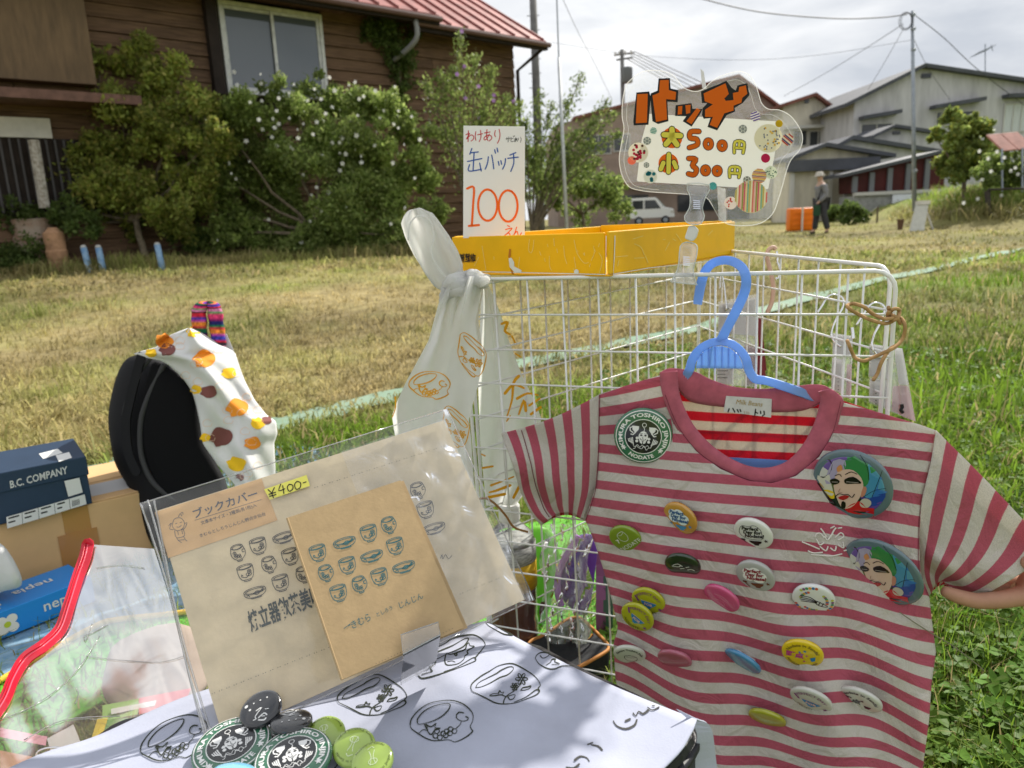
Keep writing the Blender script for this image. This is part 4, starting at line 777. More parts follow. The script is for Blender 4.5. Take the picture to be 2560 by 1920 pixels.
def wallbox(x0, x1, y0, y1, z0, z1, nm='side_panel'):
    m = MB(); P = [YB.p(x, y, z) for z in (z0, z1) for y in (y0, y1) for x in (x0, x1)]
    m.add(P, [(0, 2, 3, 1), (4, 5, 7, 6), (0, 1, 5, 4), (2, 6, 7, 3), (0, 4, 6, 2), (1, 3, 7, 5)]); return obj(nm, m, M_yellow, box, fixn=True, bevel=0.0012)
th = 0.0045
fp_r = wallbox(0.002, YW, 0, th, 0.004, YH); fp_l = wallbox(0, th, 0.0065, YLEN, 0.004, YH - 0.001)
wallbox(0.005, YW - 0.001, YLEN - th, YLEN, 0.004, YH); wallbox(YW - th, YW - 0.0005, th + 0.001, YLEN - th - 0.001, 0.004, YH + 0.002)
wallbox(0.001, YW - 0.001, 0.001, YLEN - 0.001, 0.001, 0.0035, 'base')
m = MB(); m.add([YB.p(0.02, 0.008, YH - 0.002), YB.p(YW - 0.03, 0.014, YH + 0.003), YB.p(YW - 0.03, 0.016, YH - 0.02), YB.p(0.02, 0.010, YH - 0.03)], [(0, 1, 2, 3)]); obj('inner_flap', m, M_yellow, box, thick=0.001)
# prints on the two outer faces
FL = Fr3(YB.p(-0.0004, 0, 0), YB.y, YB.z, -YB.x); FRr = Fr3(YB.p(0, -0.0004, 0), YB.x, YB.z, -YB.y)
KA = lambda x, y: (1150 + x / 3.626, 560 + y / 3.626)
def decal(fr, name, mat_, parent, off=0.0003):
    m = MB(); return m, (lambda: obj(name, m, mat_, parent)), (lambda px, py: fr.hit(px, py, off))
m, fin, H = decal(FL, 'print_border', M_ywhite, fp_l)
for ln in ([(20, 428), (1320, 458), (1325, 110)],): m.ribbon([KA(*p) for p in ln], 2.2, H)
fin()
m, fin, H = decal(FRr, 'print_border', M_ywhite, fp_r)
m.ribbon([KA(*p) for p in [(1405, 108), (1400, 280), (1390, 455), (1700, 400), (2300, 335), (2480, 310)]], 2.2, H); fin()
M_scr = mat('scratch', srgb(250, 222, 120), 0.6)
m, fin, H = decal(FL, 'scratches', M_scr, fp_l, 0.0002)
scr = [[(630, 140), (622, 230), (640, 262), (660, 230), (670, 145)], [(940, 200), (950, 300), (970, 360)], [(1035, 145), (1060, 260), (1120, 350), (1165, 350)], [(810, 290), (812, 380), (830, 420)], [(200, 200), (220, 320), (240, 450)], [(1210, 200), (1218, 260), (1190, 330)], [(1260, 260), (1290, 330), (1265, 440)], [(540, 300), (530, 400)], [(850, 130), (855, 200)], [(1035, 300), (1050, 400)], [(170, 300), (130, 380)]]
for k in range(12): x, y = random.uniform(250, 1280), random.uniform(130, 440); scr.append([(x, y), (x + random.uniform(-12, 12), y + random.uniform(15, 40))])
for s_ in scr: m.ribbon(smooth_line([KA(*p) for p in s_], k=3), 1.3, H)
fin()
m, fin, H = decal(FRr, 'scratches', M_scr, fp_r, 0.0002)
for s_ in [[(1580, 180), (1640, 210), (1670, 280)], [(1410, 298), (1520, 288)], [(1580, 310), (1670, 305)], [(1570, 135), (1660, 108)], [(1900, 165), (1860, 240)], [(1680, 290), (1705, 350)], [(1960, 90), (2010, 160)], [(2250, 100), (2290, 60)], [(1430, 380), (1440, 330)], [(1840, 140), (1860, 140)], [(1930, 135), (1955, 150)]]: m.ribbon(smooth_line([KA(*p) for p in s_], k=3), 1.6, H)
fin()
M_ink = mat('black_ink', (0.015, 0.015, 0.016), 0.6)
def text2d(s, size=1.0, bold=0.0, res=2, align='CENTER', shear=0.0):
    c = bpy.data.curves.new('txt', 'FONT'); c.body = s; c.size = size; c.resolution_u = res; c.align_x = align; c.align_y = 'CENTER'; c.offset = bold; c.shear = shear; c.fill_mode = 'FRONT'
    o = bpy.data.objects.new('txt', c); COL.objects.link(o); dg = bpy.context.evaluated_depsgraph_get(); e = o.evaluated_get(dg); me = e.to_mesh()
    vs = [(v.co.x, v.co.y) for v in me.vertices]; fs = [tuple(p.vertices) for p in me.polygons]; e.to_mesh_clear(); bpy.data.objects.remove(o); bpy.data.curves.remove(c)
    return vs, fs
def put_text(m, s, fn, size=1.0, **k):
    vs, fs = text2d(s, size, **k); m.add([fn(x, y) for x, y in vs], fs)
def affine(o, ex, ey): return lambda x, y: (o[0] + ex[0] * x + ey[0] * y, o[1] + ex[1] * x + ey[1] * y)
m, fin, H = decal(FL, 'print_lettering', M_ink, fp_l, 0.0004)
for ch, (x, y) in zip('香製菓', ((122, 308), (74, 308), (22, 308))):
    A_ = affine(KA(x, y), (-0.5, 24), (-14, 0)); put_text(m, ch, lambda a, b: H(*A_(a, b)), bold=0.02)
fin()
m, fin, H = decal(FL, 'print_bird', mat('print_orange_brown', srgb(196, 120, 30), 0.6), fp_l, 0.0003)
m.poly([H(*KA(*p)) for p in [(445, 225), (462, 228), (460, 290), (450, 310), (436, 300)]]); m.poly([H(*KA(*p)) for p in [(455, 400), (470, 420), (490, 455), (470, 455)]]); fin()
m, fin, H = decal(FL, 'print_bird', M_ywhite, fp_l, 0.0004)
m.poly([H(*KA(*p)) for p in [(440, 310), (465, 305), (490, 345), (492, 385), (560, 420), (552, 440), (500, 445), (450, 390)]]); m.disc2(*KA(1055, 432), 6, H); fin()
# ================================================================== PRICE CARD
CF = Frame(cw(-0.0712, -0.379, 1.0855), cdir(0.9995, 0.0024, 0.0312), -cdir(-0.0018, 0.9998, -0.0202))
if CF.z.dot(FW) > 0: CF = Fr3(CF.o, CF.x, CF.y, -CF.z)
M_card = mat('white_card_paper', (0.84, 0.84, 0.83), 0.7, transl=0.3)
m = MB(); m.box(CF, 0, 0.0903, -0.1655, 0, -0.0006, 0.0); card = obj('price_card', m, M_card); tag(card, 'upright white handwritten card reading 100 in orange, tucked in the yellow tray', 'price card')
K2 = lambda x, y: (700 + x / 2.30375, y / 2.30375)
def ink(card_, fr, name, mat_, strokes, wd, K, k=4, off=0.0003):
    m = MB(); H = lambda px, py: fr.hit(px, py, off)
    for s_ in strokes: m.ribbon(smooth_line([K(*p) for p in s_], k=k) if len(s_) > 2 else [K(*p) for p in s_], wd, H)
    return obj(name, m, mat_, card_)
M_red = mat('red_marker', srgb(190, 30, 45), 0.7); M_blue = mat('blue_marker', srgb(28, 80, 160), 0.7); M_orange = mat('orange_marker', srgb(244, 104, 22), 0.7)
ink(card, CF, 'red_lettering', M_red, [[(1085, 753), (1083, 816)], [(1071, 776), (1092, 768), (1073, 802), (1098, 778), (1115, 785), (1112, 803), (1100, 812)], [(1128, 758), (1124, 785), (1128, 808)], [(1138, 776), (1167, 770)], [(1155, 750), (1157, 790), (1147, 816)], [(1177, 766), (1210, 760)], [(1192, 746), (1190, 790), (1198, 810)], [(1206, 772), (1190, 800), (1176, 805), (1178, 790), (1200, 778), (1218, 785), (1218, 800), (1204, 812)], [(1240, 752), (1236, 775), (1241, 787)], [(1262, 745), (1267, 775), (1262, 805), (1252, 825)]], 2.2, K2)
ink(card, CF, 'black_lettering', M_ink, [[(1300, 800), (1326, 796)], [(1307, 791), (1308, 808)], [(1318, 787), (1318, 805), (1312, 818)], [(1331, 790), (1331, 815), (1346, 813)], [(1331, 801), (1345, 795)], [(1343, 783), (1346, 789)], [(1349, 781), (1352, 787)], [(1350, 801), (1367, 797)], [(1358, 792), (1357, 812)], [(1364, 802), (1355, 815), (1350, 812), (1356, 804), (1368, 806), (1366, 815)], [(1374, 795), (1373, 806)], [(1386, 790), (1389, 805), (1384, 820)]], 1.3, K2)
ink(card, CF, 'blue_lettering', M_blue, [[(1105, 855), (1093, 888)], [(1097, 880), (1142, 875)], [(1080, 930), (1162, 913)], [(1118, 880), (1112, 980)], [(1092, 948), (1088, 985), (1160, 975)], [(1150, 940), (1159, 985)], [(1200, 903), (1195, 940), (1182, 974)], [(1219, 893), (1226, 930), (1231, 972)], [(1236, 862), (1241, 882)], [(1250, 853), (1255, 875)], [(1257, 930), (1262, 952)], [(1272, 925), (1276, 946)], [(1299, 913), (1295, 945), (1282, 974)], [(1358, 879), (1324, 893)], [(1312, 912), (1372, 905)], [(1345, 890), (1346, 940), (1329, 987)]], 3.0, K2)
el = lambda cx, cy, rx, ry, a0=-1.2: [(cx + rx * math.cos(a0 + k * 0.4488), cy + ry * math.sin(a0 + k * 0.4488)) for k in range(15)]
ink(card, CF, 'orange_lettering', M_orange, [[(1078, 1086), (1116, 1080), (1112, 1180), (1105, 1298)], [(1088, 1301), (1146, 1296)], el(1196, 1181, 55, 90), el(1314, 1186, 54, 90)], 5.6, K2)
ink(card, CF, 'orange_lettering', M_orange, [[(1310, 1299), (1322, 1305)], [(1299, 1322), (1337, 1315), (1291, 1360)], [(1310, 1345), (1320, 1343), (1328, 1358), (1347, 1354)], [(1363, 1308), (1345, 1362)], [(1352, 1345), (1365, 1332), (1372, 1355), (1380, 1358), (1391, 1341)]], 2.6, K2)
# ================================================================== LAMINATED SIGN
SGF = Frame(at(1745, 420, 0.925), (0.985, -0.06, 0.0), (0.0, -0.05, 1.0))
if SGF.z.dot(FW) > 0: SGF = Fr3(SGF.o, SGF.x, SGF.y, -SGF.z)
K4 = lambda x, y: (1480 + x / 2.8117, 150 + y / 2.8117)
sign = thing('laminated_sign', 'clear laminated sign with orange hand drawn lettering and 500 and 300 prices', 'sign', at(1730, 560, 0.925))
outl = [(385, 75), (320, 100), (260, 150), (235, 190), (215, 290), (212, 400), (225, 480), (205, 600), (192, 680), (195, 740), (215, 820), (260, 890), (330, 915), (450, 930), (690, 945), (800, 965), (850, 1030), (895, 1110), (960, 1155), (1080, 1165), (1190, 1145), (1270, 1080), (1310, 980), (1340, 880), (1370, 770), (1400, 700), (1460, 630), (1480, 560), (1470, 500), (1420, 420), (1370, 375), (1310, 350), (1240, 345), (1190, 300), (1160, 200), (1120, 120), (1060, 82), (1000, 85), (900, 115), (830, 160), (790, 200), (740, 220), (690, 215), (640, 190), (600, 140), (560, 100), (480, 75)]
OUT = smooth_line([K4(*p) for p in outl], closed=True, k=3)
M_lam = film('laminate_film', haze=0.16, rough=0.12, bump=0.25, bs=60, gloss=1.2, hazecol=(0.75, 0.77, 0.78))
m = MB(); m.poly([SGF.hit(*p) for p in OUT]); lam = obj('laminate', m, M_lam, sign)
m = MB(); m.ribbon(OUT, 2.0, lambda a, b: SGF.hit(a, b, 0.0004), closed=True); m.ribbon([(p[0] * 0.94 + 1745 * 0.06, p[1] * 0.93 + 420 * 0.07 - 2) for p in OUT[6:40]] , 0.9, lambda a, b: SGF.hit(a, b, 0.0003)); m.ribbon([(p[0] * 0.9 + 1745 * 0.1, p[1] * 0.9 + 420 * 0.1 - 3) for p in OUT[70:120]], 0.8, lambda a, b: SGF.hit(a, b, 0.0003))
obj('laminate_edge', m, film('laminate_edge_film', haze=0.6, rough=0.2, gloss=1.5, hazecol=(0.9, 0.9, 0.88)), lam)
def sg(name, mat_, off, build):
    m = MB(); H = lambda a, b: SGF.hit(*K4(a, b), off); build(m, H); return obj(name, m, mat_, sign)
M_paper = mat('cream_paper', (0.80, 0.79, 0.74), 0.7, transl=0.25)
sg('paper', M_paper, 0.0004, lambda m, H: m.poly([H(*p) for p in [(400, 378), (1318, 432), (1330, 440), (1288, 640), (1240, 903), (1228, 908), (322, 854), (315, 845), (350, 560)]]))
M_so = mat('sign_orange', srgb(240, 110, 14), 0.6, transl=0.2); M_sy = mat('sign_yellow', srgb(244, 228, 90), 0.6, transl=0.15)
kblk = [[(312, 228), (402, 221), (413, 260), (397, 455), (293, 460), (290, 430)], [(468, 130), (548, 127), (553, 200), (607, 212), (602, 297), (530, 292), (537, 430), (465, 450), (425, 430), (410, 265), (413, 235), (460, 215)], [(588, 318), (700, 303), (706, 343), (777, 345), (762, 377), (700, 468), (638, 430), (663, 395), (584, 393)], [(766, 221), (945, 146), (982, 195), (1010, 215), (1023, 178), (1092, 162), (1107, 247), (1060, 302), (1002, 337), (1007, 362), (947, 387), (880, 495), (812, 470), (833, 408), (785, 413), (773, 385), (778, 338), (812, 302), (773, 302)]]
korg = [[(318, 240), (392, 237), (386, 440), (308, 444)], [(478, 142), (540, 140), (540, 212), (592, 225), (586, 280), (520, 275), (528, 418), (450, 435), (425, 250), (472, 230)], [(606, 326), (635, 322), (632, 381), (602, 383)], [(657, 318), (693, 314), (690, 372), (662, 380)], [(737, 338), (763, 352), (700, 452), (664, 430)], [(785, 235), (938, 164), (962, 238), (930, 270), (940, 287), (995, 282), (990, 232), (1030, 224), (1035, 190), (1081, 178), (1092, 236), (1056, 266), (1050, 300), (995, 320), (995, 355), (930, 375), (880, 477), (828, 456), (850, 400), (795, 400), (795, 350), (850, 312), (793, 290)]]
sg('title_outline', M_ink, 0.0007, lambda m, H: [m.poly([H(*p) for p in P]) for P in kblk])
sg('title_letters', M_so, 0.0010, lambda m, H: [m.poly([H(*p) for p in P]) for P in korg])
sg('size_roundel', M_so, 0.0007, lambda m, H: (m.disc2(562, 547, 73, H, 28), m.disc2(537, 727, 70, H, 28)))
def strokes_w(lst, w): return lambda m, H: [m.ribbon(smooth_line(s_, k=4) if len(s_) > 2 else s_, w, H) for s_ in lst]
dai = [[(505, 525), (622, 532)], [(562, 486), (560, 540), (520, 592)], [(562, 545), (598, 596)]]; sho = [[(540, 664), (538, 788)], [(502, 722), (484, 768)], [(576, 718), (592, 756)]]
yen = [[(1000, 652), (1006, 576), (1068, 580), (1062, 654)], [(1036, 580), (1034, 612)], [(1004, 616), (1062, 620)], [(968, 824), (972, 756), (1038, 760), (1032, 826)], [(1005, 760), (1003, 790)], [(970, 794), (1034, 798)]]
num = [[(752, 502), (694, 505), (690, 548), (735, 556), (740, 595), (684, 616)], [(680, 692), (730, 698), (706, 740), (735, 768), (718, 806), (678, 800)]]
rng = [(818, 590, 22, 29), (915, 602, 22, 27), (798, 776, 21, 25), (880, 780, 21, 25)]
ring = lambda c: [(c[0] + c[2] * math.cos(k * 0.3927), c[1] + c[3] * math.sin(k * 0.3927)) for k in range(16)]
sg('character_outline', M_ink, 0.0010, lambda m, H: (strokes_w(dai, 50)(m, H), strokes_w(sho, 42)(m, H)))
sg('character_fill', M_sy, 0.0013, lambda m, H: (strokes_w(dai, 38)(m, H), strokes_w(sho, 31)(m, H)))
sg('yen_outline', M_ink, 0.0007, strokes_w(yen, 27)); sg('yen_fill', M_sy, 0.0010, strokes_w(yen, 17))
sg('price_outline', M_ink, 0.0007, lambda m, H: (strokes_w(num, 41)(m, H), [m.ribbon(ring(c), 38, H, closed=True) for c in rng]))
sg('price_fill', M_so, 0.0010, lambda m, H: (strokes_w(num, 31)(m, H), [m.ribbon(ring(c), 28, H, closed=True) for c in rng]))
def dots(name, c, n_, r, hexc, rad): sg(name, mat(name + '_ink', srgb(*hexc), 0.7), 0.0010, lambda m, H: [m.disc2(c[0] + rad * math.sqrt(random.random()) * math.cos(a), c[1] + rad * math.sqrt(random.random()) * math.sin(a), r, H, 8) for a in [random.uniform(0, 6.28) for _ in range(n_)]])
def stick(c, r, col): sg('sticker', mat('sticker_paper_%d_%d' % (c[0], c[1]), srgb(*col), 0.7, transl=0.15), 0.0007, lambda m, H: m.disc2(c[0], c[1], r, H, 24))
def bars(c, r, ang, step, w, hexs, name='sticker_stripes'):
    for q, hx in enumerate(hexs):
        def b(m, H):
            k = -r + step * (q + 0.5)
            while k < r:
                hl = math.sqrt(max(r * r - k * k, 0)) * 0.97; ca, sa = math.cos(ang), math.sin(ang)
                if hl > 2: m.ribbon([(c[0] - sa * k - ca * hl, c[1] + ca * k - sa * hl), (c[0] - sa * k + ca * hl, c[1] + ca * k + sa * hl)], w, H, cap=False)
                k += step * len(hexs)
        sg(name, mat('%s_%d_%d' % (name, c[0], q), srgb(*hx), 0.7), 0.0010, b)
for c, r, col in (((1240, 550), 100, (236, 226, 196)), ((1375, 560), 42, (216, 196, 170)), ((1220, 690), 32, (190, 30, 80)), ((1175, 815), 52, (238, 226, 180)), ((1258, 790), 45, (222, 226, 200)), ((975, 1005), 45, (236, 216, 204)), ((325, 650), 70, (238, 226, 204)), ((280, 706), 30, (238, 112, 84)), ((410, 818), 48, (236, 234, 220)), ((1148, 397), 35, (232, 226, 220)), ((1315, 447), 26, (196, 160, 20)), ((1060, 485), 30, (150, 152, 150)), ((388, 568), 28, (150, 154, 150)), ((383, 738), 20, (150, 152, 150)), ((850, 885), 27, (70, 160, 160)), ((1090, 845), 28, (140, 136, 126)), ((432, 497), 24, (210, 226, 214))): stick(c, r, col)
sg('sticker', mat('sticker_big_round', srgb(226, 208, 150), 0.7, transl=0.15), 0.0008, lambda m, H: m.disc2(1118, 960, 115, H, 32))
bars((1118, 960), 115, 1.62, 12, 10, [(226, 110, 110), (240, 226, 190), (196, 176, 96), (120, 176, 150), (240, 200, 150), (214, 90, 110), (150, 150, 80), (236, 180, 170)])
bars((1375, 560), 42, 0.7, 11, 9, [(190, 60, 50), (236, 216, 190), (60, 64, 120)]); bars((1175, 815), 52, 0.1, 10, 6, [(220, 120, 90), (240, 190, 60), (150, 80, 120)]); bars((1148, 397), 35, -0.35, 17, 9, [(110, 84, 160)])
bars((432, 497), 24, 0.2, 11, 4, [(60, 150, 140)]); bars((850, 885), 27, 0.5, 9, 3, [(120, 200, 196)])
dots('sticker_dots', (410, 818), 7, 13, (20, 110, 120), 34); dots('sticker_squares', (325, 650), 14, 10, (190, 20, 60), 58); dots('sticker_squares_dark', (325, 650), 6, 9, (90, 50, 40), 58); dots('sticker_specks', (1240, 550), 26, 5, (80, 90, 130), 88); dots('sticker_specks_gold', (1240, 550), 10, 8, (226, 180, 70), 85); dots('sticker_dots_green', (1258, 790), 18, 4, (60, 110, 90), 38); dots('sticker_specks_red', (975, 1005), 8, 6, (214, 60, 50), 36)
for c in ((1060, 485, 30), (388, 568, 28), (383, 738, 20), (1090, 845, 28)): sg('gem_lines', M_ywhite, 0.0010, lambda m, H: ([m.ribbon([(c[0] + c[2] * .5 * math.cos(a), c[1] + c[2] * .5 * math.sin(a)), (c[0] + c[2] * math.cos(a), c[1] + c[2] * math.sin(a))], 4, H) for a in [k * 1.047 for k in range(6)]], m.ribbon([(c[0] + c[2] * .5 * math.cos(k * 1.047), c[1] + c[2] * .5 * math.sin(k * 1.047)) for k in range(6)], 4, H, closed=True)))
# ================================================================== CLEAR CLIPS
M_clear = mat('clear_acrylic', (0.97, 0.98, 0.97), 0.03, trans=1.0, ior=1.40, spec=0.5)
M_clearf = film('clear_plastic', haze=0.10, rough=0.05, gloss=2.2, hazecol=(0.85, 0.87, 0.85))
M_chrome = mat('chrome', (0.75, 0.75, 0.76), 0.12, metal=1.0); M_frost = mat('frosted_plastic', (0.82, 0.82, 0.80), 0.45, transl=0.35)
def slab(poly, dfn, th_, name, mat_, par, smooth=False, bev=0.0, k=0, closed=True):
    """polygon given in photo pixels, laid at its own depth, with real thickness away from the viewer"""
    P = smooth_line(poly, closed=True, k=k) if k else poly
    A_ = [at(x, y, dfn(x, y)) for x, y in P]; B_ = [at(x, y, dfn(x, y) + th_) for x, y in P]; n_ = len(P); T = tessellate_polygon([[V((x, y, 0)) for x, y in P]])
    m = MB(); m.add(A_ + B_, [t for t in T] + [tuple(i + n_ for i in reversed(t)) for t in T] + [(i, (i + 1) % n_, n_ + (i + 1) % n_, n_ + i) for i in range(n_)])
    return obj(name, m, mat_, par, fixn=True, bevel=bev)
rail = npd(1700, 690)
dS = lambda x, y: 0.918
clip = thing('sign_clip', 'clear double clip holding the laminated sign above the rack rail', 'clip', at(1700, 705, rail))
up_p = [K4(*p) for p in [(668, 870), (828, 880), (800, 960), (775, 1040), (790, 1095), (770, 1145), (720, 1158), (665, 1140), (650, 1100), (685, 1040), (690, 960)]]
lo_p = [K4(*p) for p in [(620, 1310), (660, 1280), (720, 1290), (742, 1320), (730, 1400), (712, 1480), (732, 1570), (725, 1578), (560, 1560), (562, 1545), (600, 1475), (612, 1400)]]
slab(up_p, lambda x, y: 0.912, 0.004, 'upper_jaw', M_clearf, clip); slab(up_p, lambda x, y: 0.932, 0.004, 'upper_jaw', M_clearf, clip)
slab(lo_p, lambda x, y: rail - 0.014, 0.004, 'lower_jaw', M_clearf, clip); slab(lo_p, lambda x, y: rail + 0.008, 0.004, 'lower_jaw', M_clearf, clip)
def edge_line(P, d_, nm): m = MB(); m.tube([at(x, y, d_) for x, y in smooth_line(P, closed=True, k=2)], 0.0007, 5, closed=True); obj(nm, m, mat('clear_edge', (0.85, 0.87, 0.86), 0.15, transl=0.4) if 'clear_edge' not in bpy.data.materials else bpy.data.materials['clear_edge'], clip)
edge_line(up_p, 0.9115, 'jaw_edge'); edge_line(lo_p, rail - 0.0145, 'jaw_edge')
for (x0, y0, x1, y1, d_) in ((712, 985, 760, 1050, 0.906), (640, 1380, 686, 1450, rail - 0.02)):
    for k in range(5):
        yy = y0 + (y1 - y0) * k / 5; sp = slab([K4(x0, yy), K4(x1, yy + 3), K4(x1, yy + 10), K4(x0, yy + 8)], lambda x, y: d_, 0.016, 'spring', M_chrome, clip)
for k in range(6):
    yy = 1050 + k * 14; slab([K4(700, yy), K4(762, yy + 2), K4(760, yy + 8), K4(698, yy + 6)], lambda x, y: 0.909, 0.003, 'grip_ridge', M_clearf, clip)
    yy = 1312 + k * 11; slab([K4(640, yy), K4(705, yy + 2), K4(703, yy + 7), K4(640, yy + 5)], lambda x, y: rail - 0.017, 0.003, 'grip_ridge', M_clearf, clip)
slab([K4(*p) for p in [(680, 1165), (720, 1162), (752, 1195), (735, 1250), (705, 1278), (650, 1255), (660, 1220)]], lambda x, y: 0.914, 0.016, 'swivel_joint', M_frost, clip, bev=0.002)
# strip of clear plastic standing behind the sign
slab([K4(*p) for p in [(762, 60), (785, 80), (806, 205), (775, 200)]], lambda x, y: 0.94, 0.002, 'support_strip', M_frost, clip)
slab([K4(*p) for p in [(880, 890), (940, 905), (945, 1140), (890, 1130)]], lambda x, y: 0.945, 0.002, 'support_strip', film('milky_strip', haze=0.45, gloss=1.5), clip)
# ================================================================== HANGER
M_hang = mat('blue_plastic', (0.30, 0.52, 0.95), 0.28, spec=0.5, transl=0.5, coat=0.2)
KB = lambda x, y: (1480 + x / 2.698, 600 + y / 2.698)
OFFH = 0.020
def dhang(px, py):
    base = npd(px, py, OFFH)
    if py < 790:
        w_ = min(1, (790 - py) / 90); left = min(1, max(0, (1862 - px) / 105)); base += w_ * left * 0.038
    return base
hanger = thing('clothes_hanger', 'blue plastic hanger hooked over the top rail of the rack', 'hanger', at(1850, 1000, 0.86))
def band(center, w_, name, th_=0.006, closed=False):
    P = smooth_line([KB(*p) for p in center], k=5); m = MB(); ws = w_ if hasattr(w_, '__len__') else [w_] * len(P)
    if len(ws) != len(P): ws = np.interp(np.linspace(0, 1, len(P)), np.linspace(0, 1, len(ws)), ws)
    L_, R_ = [], []
    for i in range(len(P)):
        a = np.array(P[max(i - 1, 0)]); b = np.array(P[min(i + 1, len(P) - 1)]); t = (b - a) / (np.hypot(*(b - a)) or 1); n_ = np.array((-t[1], t[0])) * ws[i] / 2 / 2.698
        L_.append(np.array(P[i]) + n_); R_.append(np.array(P[i]) - n_)
    n_ = len(P); bw = 0.82
    rings = []
    for i in range(n_):
        c = (L_[i] + R_[i]) / 2; l2 = c + (L_[i] - c) * bw; r2 = c + (R_[i] - c) * bw; d = dhang(*c)
        rings.append([at(*l2, d), at(*r2, d), at(*R_[i], d + th_ * .22), at(*R_[i], d + th_ * .78), at(*r2, d + th_), at(*l2, d + th_), at(*L_[i], d + th_ * .78), at(*L_[i], d + th_ * .22)])
    b0 = m.add([p for r_ in rings for p in r_], [])
    for i in range(n_ - 1):
        for k in range(8): m.f.append((b0 + i * 8 + k, b0 + i * 8 + (k + 1) % 8, b0 + (i + 1) * 8 + (k + 1) % 8, b0 + (i + 1) * 8 + k))
    m.f.append(tuple(range(b0, b0 + 8))); m.f.append(tuple(range(b0 + (n_ - 1) * 8, b0 + n_ * 8)))
    return obj(name, m, M_hang, hanger, fixn=True)
band([(712, 435), (718, 390), (735, 300), (762, 215), (810, 160), (880, 137), (950, 145), (1010, 185), (1038, 250), (1035, 330), (1000, 420), (950, 520), (900, 615), (865, 690)], [58, 64, 66, 62, 58, 58, 62, 66, 68, 68, 66, 66, 64, 70], 'hook')
band([(560, 985), (610, 945), (655, 880), (680, 800), (730, 735), (800, 695), (870, 685), (940, 700), (1000, 745), (1040, 805), (1060, 880), (1100, 935), (1180, 950), (1290, 985), (1420, 1030), (1560, 1082), (1660, 1125)], [56, 60, 62, 60, 56, 54, 54, 56, 58, 62, 62, 62, 58, 62, 64, 66, 66], 'arm')
slab([KB(*p) for p in [(700, 865), (712, 800), (760, 745), (820, 718), (880, 716), (940, 735), (990, 780), (1015, 835), (1022, 868)]], lambda x, y: dhang(x, 900) + 0.0025, 0.0015, 'web', mat('thin_blue_plastic', srgb(140, 190, 250), 0.3, transl=0.5, alpha=0.8), hanger)
for x in (742, 788, 832, 878, 922, 966):
    yt = 800 - 85 * math.sqrt(max(0, 1 - ((x - 862) / 170) ** 2)); slab([KB(x - 2, yt), KB(x + 3, yt), KB(x + 3, 862), KB(x - 2, 862)], lambda a, b: dhang(a, 900) + 0.001, 0.004, 'rib', M_hang, hanger)
slab([(1660, 1128), (1800, 1142), (2000, 1152), (2240, 1120), (2240, 1140), (2000, 1174), (1800, 1164), (1660, 1146)], lambda x, y: npd(x, y, OFFH) - 0.002, 0.005, 'lower_bar', M_hang, hanger)
